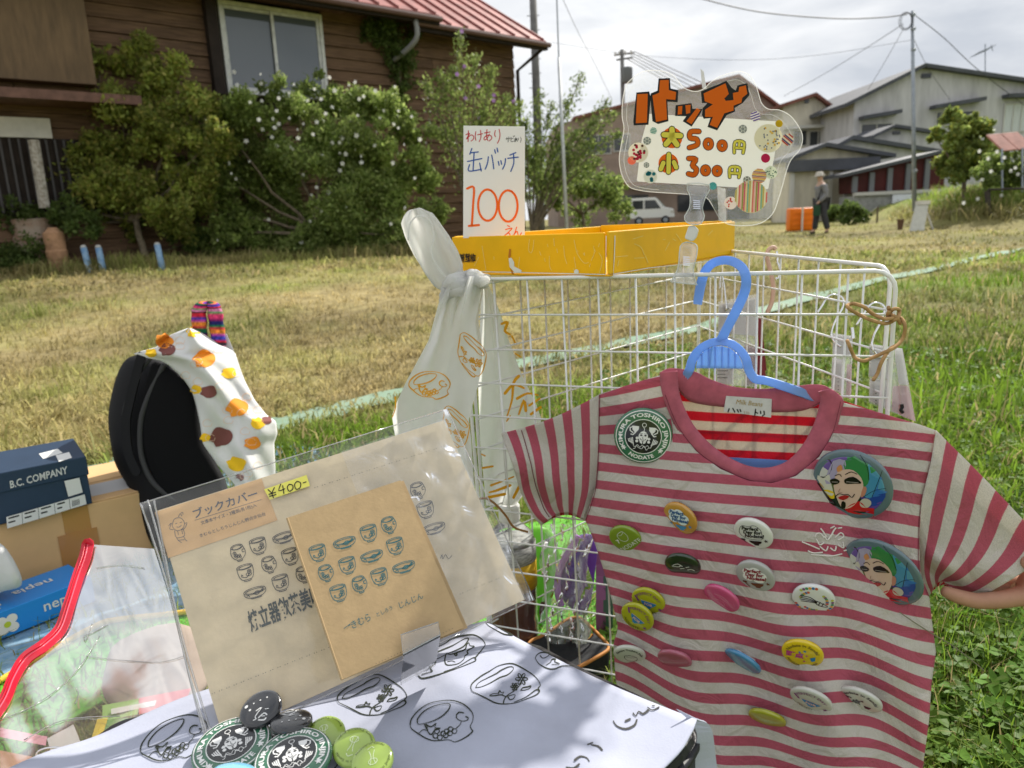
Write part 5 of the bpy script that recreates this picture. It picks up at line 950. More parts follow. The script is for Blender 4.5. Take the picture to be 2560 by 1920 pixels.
# ================================================================== STRIPED T-SHIRT
def shirt_mat(name, red, cream, inside=False):
    m = bpy.data.materials.new(name); m.use_nodes = True; t = m.node_tree; n = t.nodes; l = t.links; b = n['Principled BSDF']; out = n['Material Output']
    uv = n.new('ShaderNodeUVMap'); sp = n.new('ShaderNodeSeparateXYZ'); l.new(uv.outputs['UV'], sp.inputs[0])
    nz = n.new('ShaderNodeTexNoise'); nz.inputs['Scale'].default_value = 60; mpz = n.new('ShaderNodeMapping'); mpz.inputs['Scale'].default_value = (1, 0.2, 1); l.new(uv.outputs['UV'], mpz.inputs[0]); l.new(mpz.outputs[0], nz.inputs['Vector'])
    ad = n.new('ShaderNodeMath'); ad.operation = 'MULTIPLY_ADD'; ad.inputs[1].default_value = 0.05; l.new(nz.outputs['Fac'], ad.inputs[0]); l.new(sp.outputs['Y'], ad.inputs[2])
    fr = n.new('ShaderNodeMath'); fr.operation = 'FRACT'; l.new(ad.outputs[0], fr.inputs[0])
    rp = n.new('ShaderNodeValToRGB'); e = rp.color_ramp.elements; e[0].position = 0.0; e[0].color = (*red, 1); e[1].position = 0.47; e[1].color = (*red, 1)
    q = e.new(0.495); q.color = (*cream, 1); q = e.new(0.975); q.color = (*cream, 1); q = e.new(0.999); q.color = (*red, 1); l.new(fr.outputs[0], rp.inputs[0])
    # heather streaks
    mp2 = n.new('ShaderNodeMapping'); mp2.inputs['Scale'].default_value = (12, 26, 1); l.new(uv.outputs['UV'], mp2.inputs[0]); n2_ = n.new('ShaderNodeTexNoise'); n2_.inputs['Scale'].default_value = 1.6; n2_.inputs['Detail'].default_value = 5; n2_.inputs['Roughness'].default_value = 0.7; l.new(mp2.outputs[0], n2_.inputs['Vector'])
    mr = n.new('ShaderNodeMapRange'); mr.inputs[1].default_value = 0.3; mr.inputs[2].default_value = 0.62; mr.inputs[3].default_value = 0.66; mr.inputs[4].default_value = 1.10; l.new(n2_.outputs['Fac'], mr.inputs[0])
    mu = n.new('ShaderNodeMixRGB'); mu.blend_type = 'MULTIPLY'; mu.inputs['Fac'].default_value = 1; l.new(rp.outputs['Color'], mu.inputs['Color1']); l.new(mr.outputs[0], mu.inputs['Color2'])
    l.new(mu.outputs['Color'], b.inputs['Base Color']); b.inputs['Roughness'].default_value = 0.92; b.inputs['Specular IOR Level'].default_value = 0.1; b.inputs['Sheen Weight'].default_value = 0.15
    mp3 = n.new('ShaderNodeMapping'); mp3.inputs['Scale'].default_value = (170, 26, 1); l.new(uv.outputs['UV'], mp3.inputs[0]); n3 = n.new('ShaderNodeTexNoise'); n3.inputs['Scale'].default_value = 1.0; l.new(mp3.outputs[0], n3.inputs['Vector'])
    bn = n.new('ShaderNodeBump'); bn.inputs['Strength'].default_value = 0.25; bn.inputs['Distance'].default_value = 0.002; l.new(n3.outputs['Fac'], bn.inputs['Height'])
    n4 = n.new('ShaderNodeTexNoise'); n4.inputs['Scale'].default_value = 0.75; n4.inputs['Detail'].default_value = 3.5; n4.inputs['Distortion'].default_value = 1.4; l.new(uv.outputs['UV'], n4.inputs['Vector']); bw_ = n.new('ShaderNodeBump'); bw_.inputs['Strength'].default_value = 0.55; bw_.inputs['Distance'].default_value = 0.012; l.new(n4.outputs['Fac'], bw_.inputs['Height']); l.new(bn.outputs['Normal'], bw_.inputs['Normal']); l.new(bw_.outputs['Normal'], b.inputs['Normal'])
    tr = n.new('ShaderNodeBsdfTranslucent'); l.new(mu.outputs['Color'], tr.inputs['Color']); ms = n.new('ShaderNodeMixShader'); ms.inputs['Fac'].default_value = 0.30 if not inside else 0.5
    l.new(b.outputs['BSDF'], ms.inputs[1]); l.new(tr.outputs['BSDF'], ms.inputs[2]); l.new(ms.outputs['Shader'], out.inputs['Surface']); return m
M_shirt = shirt_mat('striped_jersey', (0.57, 0.13, 0.185), (0.74, 0.70, 0.64)); M_shirt_backlit = shirt_mat('striped_jersey_backlit', (0.66, 0.04, 0.07), (0.72, 0.66, 0.56), True)  # inside copy is brighter red: sun glow through the cloth put into its colour
M_rib = mat('ribbed_collar', (0.54, 0.145, 0.20), 0.9, var=0.15, vs=60, sheen=0.2, transl=0.2, spec=0.1)
SO = 0.036
def ipl(pts, ax): 
    a = np.array(pts, float); return lambda v: float(np.interp(v, a[:, ax], a[:, 1 - ax]))
LC = ipl([(1498, 985), (1497, 1100), (1492, 1210), (1464, 1300), (1485, 1350), (1508, 1420), (1530, 1500), (1546, 1570), (1534, 1610), (1540, 1700), (1560, 1790), (1585, 1900), (1595, 2060)], 1)
RC = ipl([(2338, 1075), (2325, 1160), (2302, 1260), (2297, 1350), (2300, 1430), (2322, 1490), (2330, 1560), (2339, 1630), (2328, 1710), (2322, 1800), (2305, 1930), (2300, 2060)], 1)
TC = ipl([(1440, 1005), (1498, 988), (1560, 966), (1620, 947), (1652, 938), (1660, 985), (1690, 1062), (1740, 1128), (1800, 1172), (1870, 1202), (1930, 1208), (1990, 1190), (2048, 1142), (2082, 1085), (2098, 1030), (2106, 1006), (2200, 1032), (2300, 1062), (2345, 1078), (2400, 1100)], 0)
YBOT = 2050
def folds(x, y):
    a = float(sstep((y - 1250) / 550)); b = float(sstep((y - 1080) / 250))
    f = 0.0075 * a * math.sin((x - 0.30 * (y - 1200) - 1520) / 46) + 0.005 * a * math.sin((x + 0.2 * (y - 1200)) / 71 + 1.3) + 0.003 * b * math.sin((x - 0.6 * y) / 33 + 2) + 0.0015 * math.sin(x / 19 + y / 60)
    lf = float(sstep((1640 - x) / 120)) * a; f += 0.006 * lf * math.sin((x * 1.2 + 0.25 * y) / 14); f += 0.0035 * a * (abs(math.sin((x + 0.9 * y) / 118)) ** 0.5 - 0.6) + 0.0028 * b * (abs(math.sin((x - 0.75 * y + 60) / 97)) ** 0.5 - 0.6)
    return f
def sdep(x, y):
    """camera depth of the shirt's front"""
    L_, R_ = LC(y), RC(y); u = min(1, max(0, (x - L_) / (R_ - L_))); bul = 0.014 * (max(0.0, math.sin(math.pi * u)) ** 0.6) * float(sstep((y - 1000) / 300))
    return npd(x, y, SO + bul + folds(x, y) + 0.105 * max(0.0, (y - 1050) / 900) ** 1.3)
def phase(x, y):
    sl_ = 0.08 + 0.17 * float(np.clip((y - 1150) / 700, 0, 1)); a = float(sstep((y - 1280) / 500))
    wv = a * (13 * math.sin((x - 0.30 * (y - 1200) - 1520) / 46 + 0.6) * 0.8 + 9 * math.sin((x - 1640) / 120)) + 5 * math.sin((x - 1500) / 130) - 40 * a * float(sstep((1700 - x) / 200)) * 0.6
    if y < 1100 and x < 1680: sl_ = 0.0; wv = -34 * (x - 1500) / 160 * (1 - float(sstep((y - 940) / 200)))
    return (y - 1020 - sl_ * (x - 1500) - wv) / 45.5
shirt = thing('striped_tshirt', 'red and cream striped childs t-shirt hanging on the rack covered in badges', 'shirt', at(1900, 1900, 0.83))
def sheet(name, nu, nv, f2, dfn, phf, mat_, thick=0.0012, uscale=49.3):
    pts = [[f2(i / (nu - 1), j / (nv - 1)) for i in range(nu)] for j in range(nv)]
    m = MB(); m.grid(nu, nv, lambda i, j: at(*pts[j][i], dfn(*pts[j][i], i / (nu - 1), j / (nv - 1))))
    uv = [(lambda r: r if hasattr(r, '__len__') else (pts[j][i][0] / uscale, r))(phf(*pts[j][i], i / (nu - 1), j / (nv - 1))) for j in range(nv) for i in range(nu)]
    return obj(name, m, mat_, shirt, smooth=True, uv=uv, thick=thick)
def bodyf(u, v):
    y = 1000
    for _ in range(25): x = LC(y) + (RC(y) - LC(y)) * u; y = 0.5 * y + 0.5 * TC(x)
    yy = y + (YBOT - y) * v; return (LC(yy) + (RC(yy) - LC(yy)) * u, yy) if v > 0 else (x, y)
def bodyf2(u, v):
    x, y = bodyf(u, v); 
    return (x, y)
sheet('front', 150, 110, bodyf2, lambda x, y, u, v: sdep(x, y), lambda x, y, u, v: phase(x, y), M_shirt)
# back half: closes the garment behind the hanger
def backf(u, v):
    y0 = 948 + 60 * math.sin(math.pi * u) ** 0.5 * 1.0 if 0.14 < u < 0.76 else 985 + 90 * u
    y0 = float(np.interp(u, [0, 0.19, 0.24, 0.30, 0.40, 0.52, 0.62, 0.70, 0.73, 1.0], [985, 940, 950, 960, 985, 1000, 998, 985, 1003, 1078])); yy = y0 + (YBOT - y0) * v; return (LC(yy) + (RC(yy) - LC(yy)) * u, yy)
sheet('back', 60, 60, backf, lambda x, y, u, v: npd(x, y, 0.006 + 0.028 * (1 - math.sin(math.pi * min(1, max(0, u)))) ** 6 + 0.001 * math.sin(x / 30)), lambda x, y, u, v: phase(x, y + 14), M_shirt_backlit)
# sleeves
def curve(pts):
    P = smooth_line(pts, k=8); d = np.concatenate([[0], np.cumsum([math.hypot(P[i + 1][0] - P[i][0], P[i + 1][1] - P[i][1]) for i in range(len(P) - 1)])]); d /= d[-1]; P = np.array(P)
    return lambda t: (float(np.interp(t, d, P[:, 0])), float(np.interp(t, d, P[:, 1])))
AL = curve([(1499, 986), (1498, 1060), (1496, 1140), (1490, 1215), (1478, 1262), (1463, 1302)]); CLc = curve([(1253, 1084), (1266, 1118), (1284, 1170), (1300, 1225), (1320, 1268), (1336, 1295), (1354, 1313)])
def slv(A_, C_, bot, top=0.0):
    def f(s, t):
        a, c = A_(t), C_(t); x, y = a[0] + (c[0] - a[0]) * s, a[1] + (c[1] - a[1]) * s; k = math.sin(math.pi * s); return (x, y + k * (bot * t ** 3 + top * (1 - t) ** 3))
    return f
sL = slv(AL, CLc, -26, 12)
def dslL(x, y, s, t): return npd(x, y, SO - 0.004 + 0.011 * math.sin(math.pi * t) * (0.4 + 0.6 * s) + 0.006 * math.sin(t * 9 + s * 5) * s + 0.004 * math.sin(s * 16 + t * 7) * t)
sheet('sleeve', 70, 50, sL, dslL, lambda x, y, s, t: (t * 4.0, 0.42 + s * 5.35 + 0.10 * math.sin(t * 6) * s - 0.35 * t * (1 - t) * s), M_shirt)
sheet('sleeve_back', 24, 20, slv(AL, CLc, -20, 12), lambda x, y, s, t: npd(x, y, SO - 0.012 - 0.02 * math.sin(math.pi * t)), lambda x, y, s, t: (t * 4.0, 0.42 + s * 5.35), M_shirt_backlit)
AR = curve([(2340, 1076), (2326, 1160), (2304, 1255), (2297, 1345), (2300, 1430), (2322, 1492)]); CRc = curve([(2620, 1368), (2592, 1400), (2560, 1428), (2500, 1465), (2449, 1491), (2418, 1488), (2377, 1474)])
sR = slv(AR, CRc, -30, -6)
def dslR(x, y, s, t): return npd(min(x, 2700), y, SO + 0.004 + 0.012 * math.sin(math.pi * t) + 0.006 * math.sin(t * 10 + s * 3) * s + 0.010 * math.exp(-((t - 0.72) / 0.08) ** 2) * math.sin(math.pi * min(1, s * 1.3)))
sheet('sleeve', 70, 50, sR, dslR, lambda x, y, s, t: (t * 5.0, 0.52 + s * 4.35 + 0.3 * math.sin(t * 7 + 1) * s * (1 - s) * 2), M_shirt)
sheet('sleeve_back', 24, 20, slv(AR, CRc, -20, -4), lambda x, y, s, t: npd(min(x, 2700), y, SO - 0.016 - 0.02 * math.sin(math.pi * t)), lambda x, y, s, t: (t * 5.0, 0.52 + s * 6.4), M_shirt_backlit)
# collar: front band and back band
def rib_band(name, A_, B_, dfn, n_, bulge, m_=M_rib):
    m = MB(); fa, fb = curve(A_), curve(B_); na_ = 7
    def g(i, j):
        t = j / (n_ - 1); s = i / (na_ - 1); a, b = fa(t), fb(t); x, y = a[0] + (b[0] - a[0]) * s, a[1] + (b[1] - a[1]) * s
        return at(x, y, dfn(x, y) - bulge * math.sin(math.pi * s) - 0.00028 * (1 if j % 2 else -1))
    m.grid(na_, n_, g); return obj(name, m, m_, shirt, smooth=True, thick=0.0022)
OUTC = [(1650, 930), (1657, 985), (1688, 1063), (1738, 1130), (1800, 1175), (1870, 1206), (1930, 1213), (1992, 1194), (2050, 1145), (2086, 1087), (2102, 1030), (2108, 1003), (2096, 985), (2075, 972)]
INC = [(1693, 927), (1700, 990), (1732, 1060), (1778, 1112), (1830, 1148), (1880, 1167), (1928, 1168), (1972, 1150), (2010, 1108), (2036, 1058), (2050, 1010), (2053, 992), (2050, 984), (2046, 980)]
rib_band('collar', OUTC, INC, lambda x, y: npd(x, y, SO + 0.001 + 0.014 * math.sin(math.pi * min(1, max(0, (x - LC(y)) / (RC(y) - LC(y))))) ** 0.6 * float(sstep((y - 1000) / 300))), 240, 0.0035)
BO = [(1650, 931), (1672, 921), (1700, 922), (1740, 930), (1776, 948), (1832, 966), (1900, 972), (1980, 966), (2030, 961), (2060, 964), (2085, 978)]
BI = [(1690, 960), (1705, 985), (1728, 1004), (1765, 1012), (1800, 1016), (1850, 1022), (1900, 1028), (1950, 1030), (2000, 1027), (2030, 1018), (2048, 1008)]
rib_band('collar_back', BO, BI, lambda x, y: npd(x, y, 0.010 + 0.024 * (abs(x - 1870) / 230) ** 3), 200, 0.002)
M_seam = mat('dark_red_thread', (0.16, 0.03, 0.05), 0.9)
def seam(pts, dfn, w_, par=shirt, m_=M_seam, name='seam'):
    m = MB(); m.ribbon(smooth_line(pts, k=6), w_, lambda x, y: at(x, y, dfn(x, y) - 0.0012)); return obj(name, m, m_, par)
seam([(1499, 988), (1498, 1060), (1496, 1140), (1490, 1215), (1478, 1262), (1464, 1300)], lambda x, y: sdep(x + 1, y) - 0.0005, 1.8); seam([(2340, 1078), (2326, 1160), (2304, 1255), (2297, 1345), (2300, 1430), (2322, 1490)], lambda x, y: sdep(x, y) - 0.0005, 1.8)
seam([(p[0] + (1870 - p[0]) * 0.028, p[1] + (1040 - p[1]) * 0.04) for p in OUTC[1:12]], lambda x, y: npd(x, y, SO + 0.004 + 0.014 * math.sin(math.pi * min(1, max(0, (x - LC(y)) / (RC(y) - LC(y))))) ** 0.6 * float(sstep((y - 1000) / 300))), 1.4)
hl = [sL(0.80, t) for t in np.linspace(0.02, 0.98, 9)]; m = MB(); m.ribbon(smooth_line(hl, k=4), 2.0, lambda x, y: at(x, y, dslL(x, y, 0.8, float(np.interp(y, [p[1] for p in hl], np.linspace(0.02, 0.98, 9)))) - 0.0018)); obj('seam', m, M_seam, shirt)
# neck label
lab = [(1815.7, 989.6), (1929.6, 997.4), (1927.7, 1044), (1809, 1028.5)]; dl_ = lambda x, y: npd(x, y, 0.0145)
m = MB(); P = [at(x, y, dl_(x, y)) for x, y in lab]; m.add(P + [p + FW * 0.0006 for p in P], [(0, 1, 2, 3), (7, 6, 5, 4), (0, 4, 5, 1), (1, 5, 6, 2), (2, 6, 7, 3), (3, 7, 4, 0)]); lb = obj('neck_label', m, mat('satin_label', (0.62, 0.61, 0.60), 0.45, var=0.1, vs=90), shirt); lb['label'] = 'small white woven neck label'
m = MB(); A_ = affine((1872, 1008), (15.5, 1.6), (-1.0, -17)); put_text(m, 'Milk Beans', lambda a, b: (lambda q: at(*q, dl_(*q) - 0.0004))(A_(a, b)), 1.0, shear=0.35); obj('label_lettering', m, mat('gold_thread', srgb(168, 140, 70), 0.5), lb)
m = MB(); A_ = affine((1866, 1032), (9.5, 1.1), (-0.5, -9.5)); put_text(m, '110', lambda a, b: (lambda q: at(*q, dl_(*q) - 0.0004))(A_(a, b))); obj('label_lettering', m, mat('tan_thread', srgb(170, 140, 100), 0.6), lb)
m = MB()
for s_ in ([(1823, 1022), (1820, 1030)], [(1832, 1021), (1837, 1030)], [(1843, 1024), (1846, 1030)], [(1850, 1024), (1852, 1029)], [(1889, 1023), (1887, 1038)], [(1888, 1030), (1894, 1033)], [(1901, 1028), (1902, 1034)], [(1910, 1028), (1911, 1036), (1906, 1040)]): m.ribbon(s_, 3.0, lambda x, y: at(x, y, dl_(x, y) - 0.0005))
obj('label_lettering', m, M_ink, lb)
# white flower embroidery
KQ = lambda x, y: (1900 + x / 2.676, 880 + y / 2.676)
m = MB(); E_ = [[(370, 1240), (380, 1215), (405, 1215), (430, 1245)], [(405, 1180), (425, 1205), (445, 1240)], [(470, 1245), (490, 1200), (510, 1175)], [(500, 1245), (540, 1210), (560, 1235), (520, 1260)], [(375, 1250), (400, 1290), (430, 1275)], [(400, 1300), (440, 1330), (455, 1300)], [(470, 1310), (500, 1330), (510, 1300)], [(520, 1290), (560, 1310), (555, 1270)], [(280, 1270), (330, 1290), (400, 1320)], [(320, 1330), (360, 1345), (420, 1340)], [(340, 1355), (400, 1360), (480, 1365), (550, 1350)], [(430, 1230), (450, 1260), (470, 1235), (490, 1215)], [(520, 1180), (550, 1175)], [(470, 1180), (500, 1165)], [(560, 1330), (600, 1320)]]
for s_ in E_: m.tube([at(*KQ(*p), sdep(*KQ(*p)) - 0.0012) for p in smooth_line(s_, k=4)], 0.0009, 6)
emb = obj('embroidery', m, mat('white_thread', (0.70, 0.66, 0.61), 0.8), shirt, smooth=True); emb['label'] = 'raised white flower embroidery'
# loose thread
m = MB(); m.tube([at(x, y, sdep(min(x, 2330), y) - 0.004) for x, y in smooth_line([(2248, 1530), (2270, 1545), (2300, 1565), (2340, 1590), (2390, 1620), (2460, 1676)], k=4)], 0.0006, 5); tag(obj('grass_stem', m, mat('dry_stem', (0.20, 0.19, 0.12), 0.8)), 'thin dry grass stem crossing the right side of the shirt', 'stem')
# ================================================================== BADGES
class Badge:
    def __init__(s, px, py, a, b, ang, d, sgn=-1, tdeg=0.0, name='badge', label='', body=(0.8, 0.8, 0.8), face=None, group=None, edge=None, th_=0.0055):
        th_a = R(ang); c = -ray(px, py).normalized(); mv = RT * math.cos(th_a) - UP * math.sin(th_a); mv = (mv - c * mv.dot(c)).normalized(); q = c.cross(mv); q = q if q.dot(UP) > 0 else -q
        phi = math.acos(min(1, b / a)); nv = c * math.cos(phi) + q * sgn * math.sin(phi); ev = (q - nv * q.dot(nv)).normalized()
        s.R = a * d / FPX; s.C = at(px, py, d); s.n = nv
        dl = R(tdeg - ang); tx = (mv * math.cos(dl) - ev * math.sin(dl) / max(0.2, math.cos(phi))).normalized(); ty = nv.cross(tx).normalized()
        s.fr = Fr3(s.C, tx, ty, nv); s.T = th_
        s.root = thing(name, label, 'badge', s.C - nv * th_, group)
        Rr = s.R; m = MB(); h = th_
        m.lathe(s.fr, [(Rr * 0.90, -h), (Rr * 0.985, -h * 0.9), (Rr, -h * 0.55), (Rr * 0.985, -h * 0.22), (Rr * 0.93, -h * 0.02), (Rr * 0.80, h * 0.10), (Rr * 0.55, h * 0.20), (Rr * 0.28, h * 0.26), (0.00001, h * 0.28)], 40)
        col = face if face is not None else body; s.mat = mat('badge_face_%d_%d' % (px, py), col, 0.22, spec=0.6, coat=0.9)
        s.face = obj('face', m, s.mat, s.root, smooth=True)
        m = MB(); m.lathe(s.fr, [(0.0, -h * 1.02), (Rr * 0.88, -h * 1.02)], 24); obj('back_plate', m, M_chrome, s.root)
        m = MB(); m.tube([s.fr.p(-Rr * .55, Rr * .2, -h * 1.1), s.fr.p(-Rr * .5, Rr * .25, -h * 1.9), s.fr.p(Rr * .5, Rr * .25, -h * 1.9), s.fr.p(Rr * .55, Rr * .2, -h * 1.1)], 0.0006, 5); obj('pin', m, M_chrome, s.root)
    def fn(s, off=0.0002):
        def f(u, v):
            r_ = min(1.0, math.hypot(u, v)); hh = s.T * np.interp(r_, [0, 0.28, 0.55, 0.80, 0.93, 1.0], [0.28, 0.26, 0.20, 0.10, -0.02, -0.4]); return s.fr.p(u * s.R, v * s.R, float(hh) + off)
        return f
    def art(s, mat_, build, off=0.0003, name='print'):
        m = MB(); build(m, s.fn(off)); return obj(name, m, mat_, s.root)
    def unit(s, px, py): a, b = s.fr.uv(px, py); return (a / s.R, b / s.R)
def coated(nm, c): return bpy.data.materials.get(nm) or mat(nm, c, 0.22, spec=0.6, coat=0.8)
PK = coated('print_black', (0.012, 0.012, 0.013)); PW = coated('print_white', (0.8, 0.8, 0.78))
def arc_text(m, f, s_, r0, size, amid, span, bold=0.02, flip=False):
    vs, fs = text2d(s_, 1.0, bold=bold); xs = [v[0] for v in vs]; w_ = max(xs) - min(xs); xc = (max(xs) + min(xs)) / 2
    def mp_(x, y):
        a = amid - (x - xc) / w_ * span if not flip else amid + (x - xc) / w_ * span; r_ = r0 + (y * size if not flip else -y * size); return f(r_ * math.cos(a), r_ * math.sin(a))
    m.add([mp_(*v) for v in vs], fs)
def flat_text(m, f, s_, x, y, size, bold=0.0, shear=0.0, rot=0.0):
    vs, fs = text2d(s_, size, bold=bold, shear=shear); c, q = math.cos(rot), math.sin(rot); m.add([f(x + a * c - b * q, y + a * q + b * c) for a, b in vs], fs)
def annulus(m, f, r0, r1, n_=48): m.add([f(r_ * math.cos(6.28318 * k / n_), r_ * math.sin(6.28318 * k / n_)) for r_ in (r0, r1) for k in range(n_)], [(k, (k + 1) % n_, n_ + (k + 1) % n_, n_ + k) for k in range(n_)])
def disc(m, f, r_, n_=40, x=0, y=0, ry=None, rot=0.0, rings=4):
    ry = ry or r_; c, q = math.cos(rot), math.sin(rot); b = m.add([f(x, y)], []); prev = None
    for i in range(1, rings + 1):
        idx = m.add([f(x + r_ * i / rings * math.cos(a) * c - ry * i / rings * math.sin(a) * q, y + r_ * i / rings * math.cos(a) * q + ry * i / rings * math.sin(a) * c) for a in [6.28318 * k / n_ for k in range(n_)]], [])
        for k in range(n_):
            if prev is None: m.f.append((b, idx + k, idx + (k + 1) % n_))
            else: m.f.append((prev + k, idx + k, idx + (k + 1) % n_, prev + (k + 1) % n_))
        prev = idx
def star(m, f, x, y, r_): m.add([f(x, y)] + [f(x + (r_ if k % 2 == 0 else r_ * .42) * math.sin(k * 0.62832), y + (r_ if k % 2 == 0 else r_ * .42) * math.cos(k * 0.62832)) for k in range(10)], [(0, k + 1, (k + 1) % 10 + 1) for k in range(10)])
def green_art(B):
    def w1(m, f):
        annulus(m, f, 0.905, 0.935); annulus(m, f, 0.60, 0.625)
        arc_text(m, f, 'KIMURA TOSHIRO JINJIN', 0.765, 0.185, math.pi / 2, 4.35, 0.03); arc_text(m, f, 'NODATE', 0.765, 0.19, -math.pi / 2, 1.15, 0.03, True)
        star(m, f, -0.62, -0.46, 0.10); star(m, f, 0.62, -0.46, 0.10)
    B.art(PW, w1, 0.0003, 'lettering'); B.art(PK, lambda m, f: disc(m, f, 0.59), 0.0003, 'centre_disc')
    def w2(m, f):
        disc(m, f, 0.16, 24, 0, 0.0, 0.20, rings=2); m.add([f(*p) for p in [(-0.155, -0.05), (0.155, -0.05), (0.09, -0.22), (0, -0.27), (-0.09, -0.22)]], [(0, 1, 2, 3, 4)])
        for sx in (-1, 1):
            m.add([f(sx * x, y) for x, y in [(0.17, 0.36), (0.40, 0.36), (0.38, 0.22), (0.30, 0.14), (0.24, 0.16), (0.18, 0.24)]], [tuple(range(6))])
            m.ribbon([(sx * 0.40, 0.32), (sx * 0.47, 0.28), (sx * 0.46, 0.18), (sx * 0.36, 0.12)], 0.035, f); m.ribbon([(sx * 0.27, 0.14), (sx * 0.36, 0.04), (sx * 0.42, 0.06)], 0.04, f)
            disc(m, f, 0.05, 14, sx * 0.20, -0.06, rings=1); disc(m, f, 0.05, 14, sx * 0.20, -0.17, rings=1)
            for k in range(4): m.ribbon(smooth_line([(sx * (0.36 + 0.045 * k), -0.06 - 0.02 * k), (sx * (0.33 + 0.045 * k), -0.2 + 0.0 * k), (sx * (0.30 + 0.045 * k), -0.30 + 0.03 * k)], k=3), 0.028, f)
        m.ribbon(smooth_line([(0, 0.20), (0.02, 0.28), (-0.02, 0.34)], k=3), 0.02, f)
        for k in range(6): m.ribbon([(0.07 * math.cos(k * 1.047 + t), 0.42 + 0.07 * math.sin(k * 1.047 + t)) for t in (0, 0.5, 1.0)], 0.018, f)
        m.ribbon(smooth_line([(x / 20, -0.40 + 0.05 * math.sin(x * 1.4) - 0.03 * math.cos(x * 2.3)) for x in range(-6, 7)], k=3), 0.016, f); m.ribbon(smooth_line([(x / 22, -0.34 + 0.045 * math.cos(x * 1.7)) for x in range(-7, 8)], k=3), 0.014, f)
    B.art(PW, w2, 0.0006, 'emblem')
    def k3(m, f):
        for sx in (-1, 1):
            m.add([f(sx * x, y) for x, y in [(0.02, 0.05), (0.07, 0.09), (0.13, 0.05), (0.07, 0.02)]], [(0, 1, 2, 3)]); m.ribbon([(sx * 0.02, 0.11), (sx * 0.13, 0.12)], 0.016, f)
            m.ribbon(smooth_line([(0, -0.11), (sx * 0.06, -0.11), (sx * 0.10, -0.07)], k=3), 0.018, f)
        m.add([f(*p) for p in [(-0.05, -0.15), (0.05, -0.15), (0, -0.18)]], [(0, 1, 2)]); m.ribbon([(0, -0.2), (0, -0.26)], 0.03, f); m.ribbon([(-0.01, 0.02), (-0.015, -0.06), (0.015, -0.07)], 0.012, f)
    B.art(PK, k3, 0.0008, 'emblem_lines')
GRN_C = (0.03, 0.145, 0.075)
Bg = Badge(1608, 1091, 73, 69.5, 0, sdep(1608, 1091) - 0.010, -1, 6, 'green_badge', 'large green round badge with black centre pinned on the shirt by its left collar', GRN_C); green_art(Bg)
# portrait badges
KP = lambda x, y: (2100 + x / 2.676, 1300 + y / 2.676)
Bp2 = Badge(2203, 1433, 99, 64, 36, sdep(2203, 1433) - 0.012, -1, 12, 'portrait_badge', 'large portrait badge with rainbow umbrella, lower one near the right armpit', (0.10, 0.16, 0.19))
Bp1 = Badge(2128, 1213, 96, 80, 33, sdep(2128, 1213) - 0.012, -1, 8, 'portrait_badge', 'large portrait badge with rainbow umbrella, upper one below the right shoulder', (0.10, 0.16, 0.19))
ART = [((96, 70, 150), [(70, 185), (110, 160), (200, 150), (290, 172), (240, 195), (180, 196), (130, 192)]), ((52, 130, 72), [(205, 196), (290, 172), (335, 205), (375, 290), (382, 350), (352, 372), (330, 310), (270, 262), (215, 250)]), ((168, 160, 190), [(130, 192), (205, 196), (215, 252), (176, 264), (160, 320), (135, 332), (108, 310)]),
       ((70, 140, 176), [(290, 172), (380, 212), (452, 282), (440, 390), (425, 440), (372, 430), (382, 350), (375, 290), (335, 205)]), ((52, 112, 178), [(452, 282), (494, 370), (505, 425), (425, 440), (440, 390)]), ((36, 70, 150), [(425, 440), (505, 425), (496, 478), (450, 500), (400, 470)]),
       ((18, 18, 20), [(44, 235), (85, 172), (132, 215), (125, 272), (92, 292), (50, 268)]), ((206, 204, 190), [(52, 272), (92, 292), (125, 272), (150, 330), (180, 400), (150, 400), (95, 350)]), ((226, 196, 40), [(110, 365), (172, 380), (190, 425), (150, 415)]), ((96, 70, 150), [(400, 520), (470, 480), (495, 480), (440, 530)])]
ART2 = [((214, 184, 166), [(175, 262), (215, 250), (270, 260), (330, 310), (358, 370), (350, 430), (322, 480), (280, 496), (245, 482), (210, 430), (182, 380), (165, 320)]), ((206, 140, 90), [(163, 236), (185, 218), (202, 250), (176, 262)]), ((190, 130, 108), [(356, 368), (380, 380), (378, 420), (354, 432)]), ((190, 24, 34), [(270, 498), (350, 455), (400, 500), (455, 512), (440, 545), (340, 535)]), ((190, 184, 168), [(358, 455), (380, 442), (415, 455), (430, 480), (415, 502), (380, 498), (360, 480)])]
ART3 = [((14, 14, 15), [(140, 305), (168, 298), (202, 318), (192, 334), (165, 336), (145, 322)]), ((14, 14, 15), [(232, 308), (278, 298), (326, 328), (338, 346), (298, 342), (252, 340), (232, 328)]), ((170, 36, 40), [(213, 420), (250, 409), (284, 420), (250, 440)]), ((14, 14, 15), [(243, 446), (266, 455), (272, 492), (245, 482)]), ((14, 14, 15), [(40, 300), (70, 340), (120, 410), (200, 470), (200, 455), (130, 385), (80, 325)])]
def sector(m, f, a0, a1, r_=0.985, n_=14, rings=5):
    b = m.add([f(0, 0)], []); prev = None
    for i in range(1, rings + 1):
        q = m.add([f(r_ * i / rings * math.cos(R(a0 + (a1 - a0) * k / n_)), r_ * i / rings * math.sin(R(a0 + (a1 - a0) * k / n_))) for k in range(n_ + 1)], [])
        for k in range(n_): m.f.append((b, q + k, q + k + 1) if prev is None else (prev + k, q + k, q + k + 1, prev + k + 1))
        prev = q
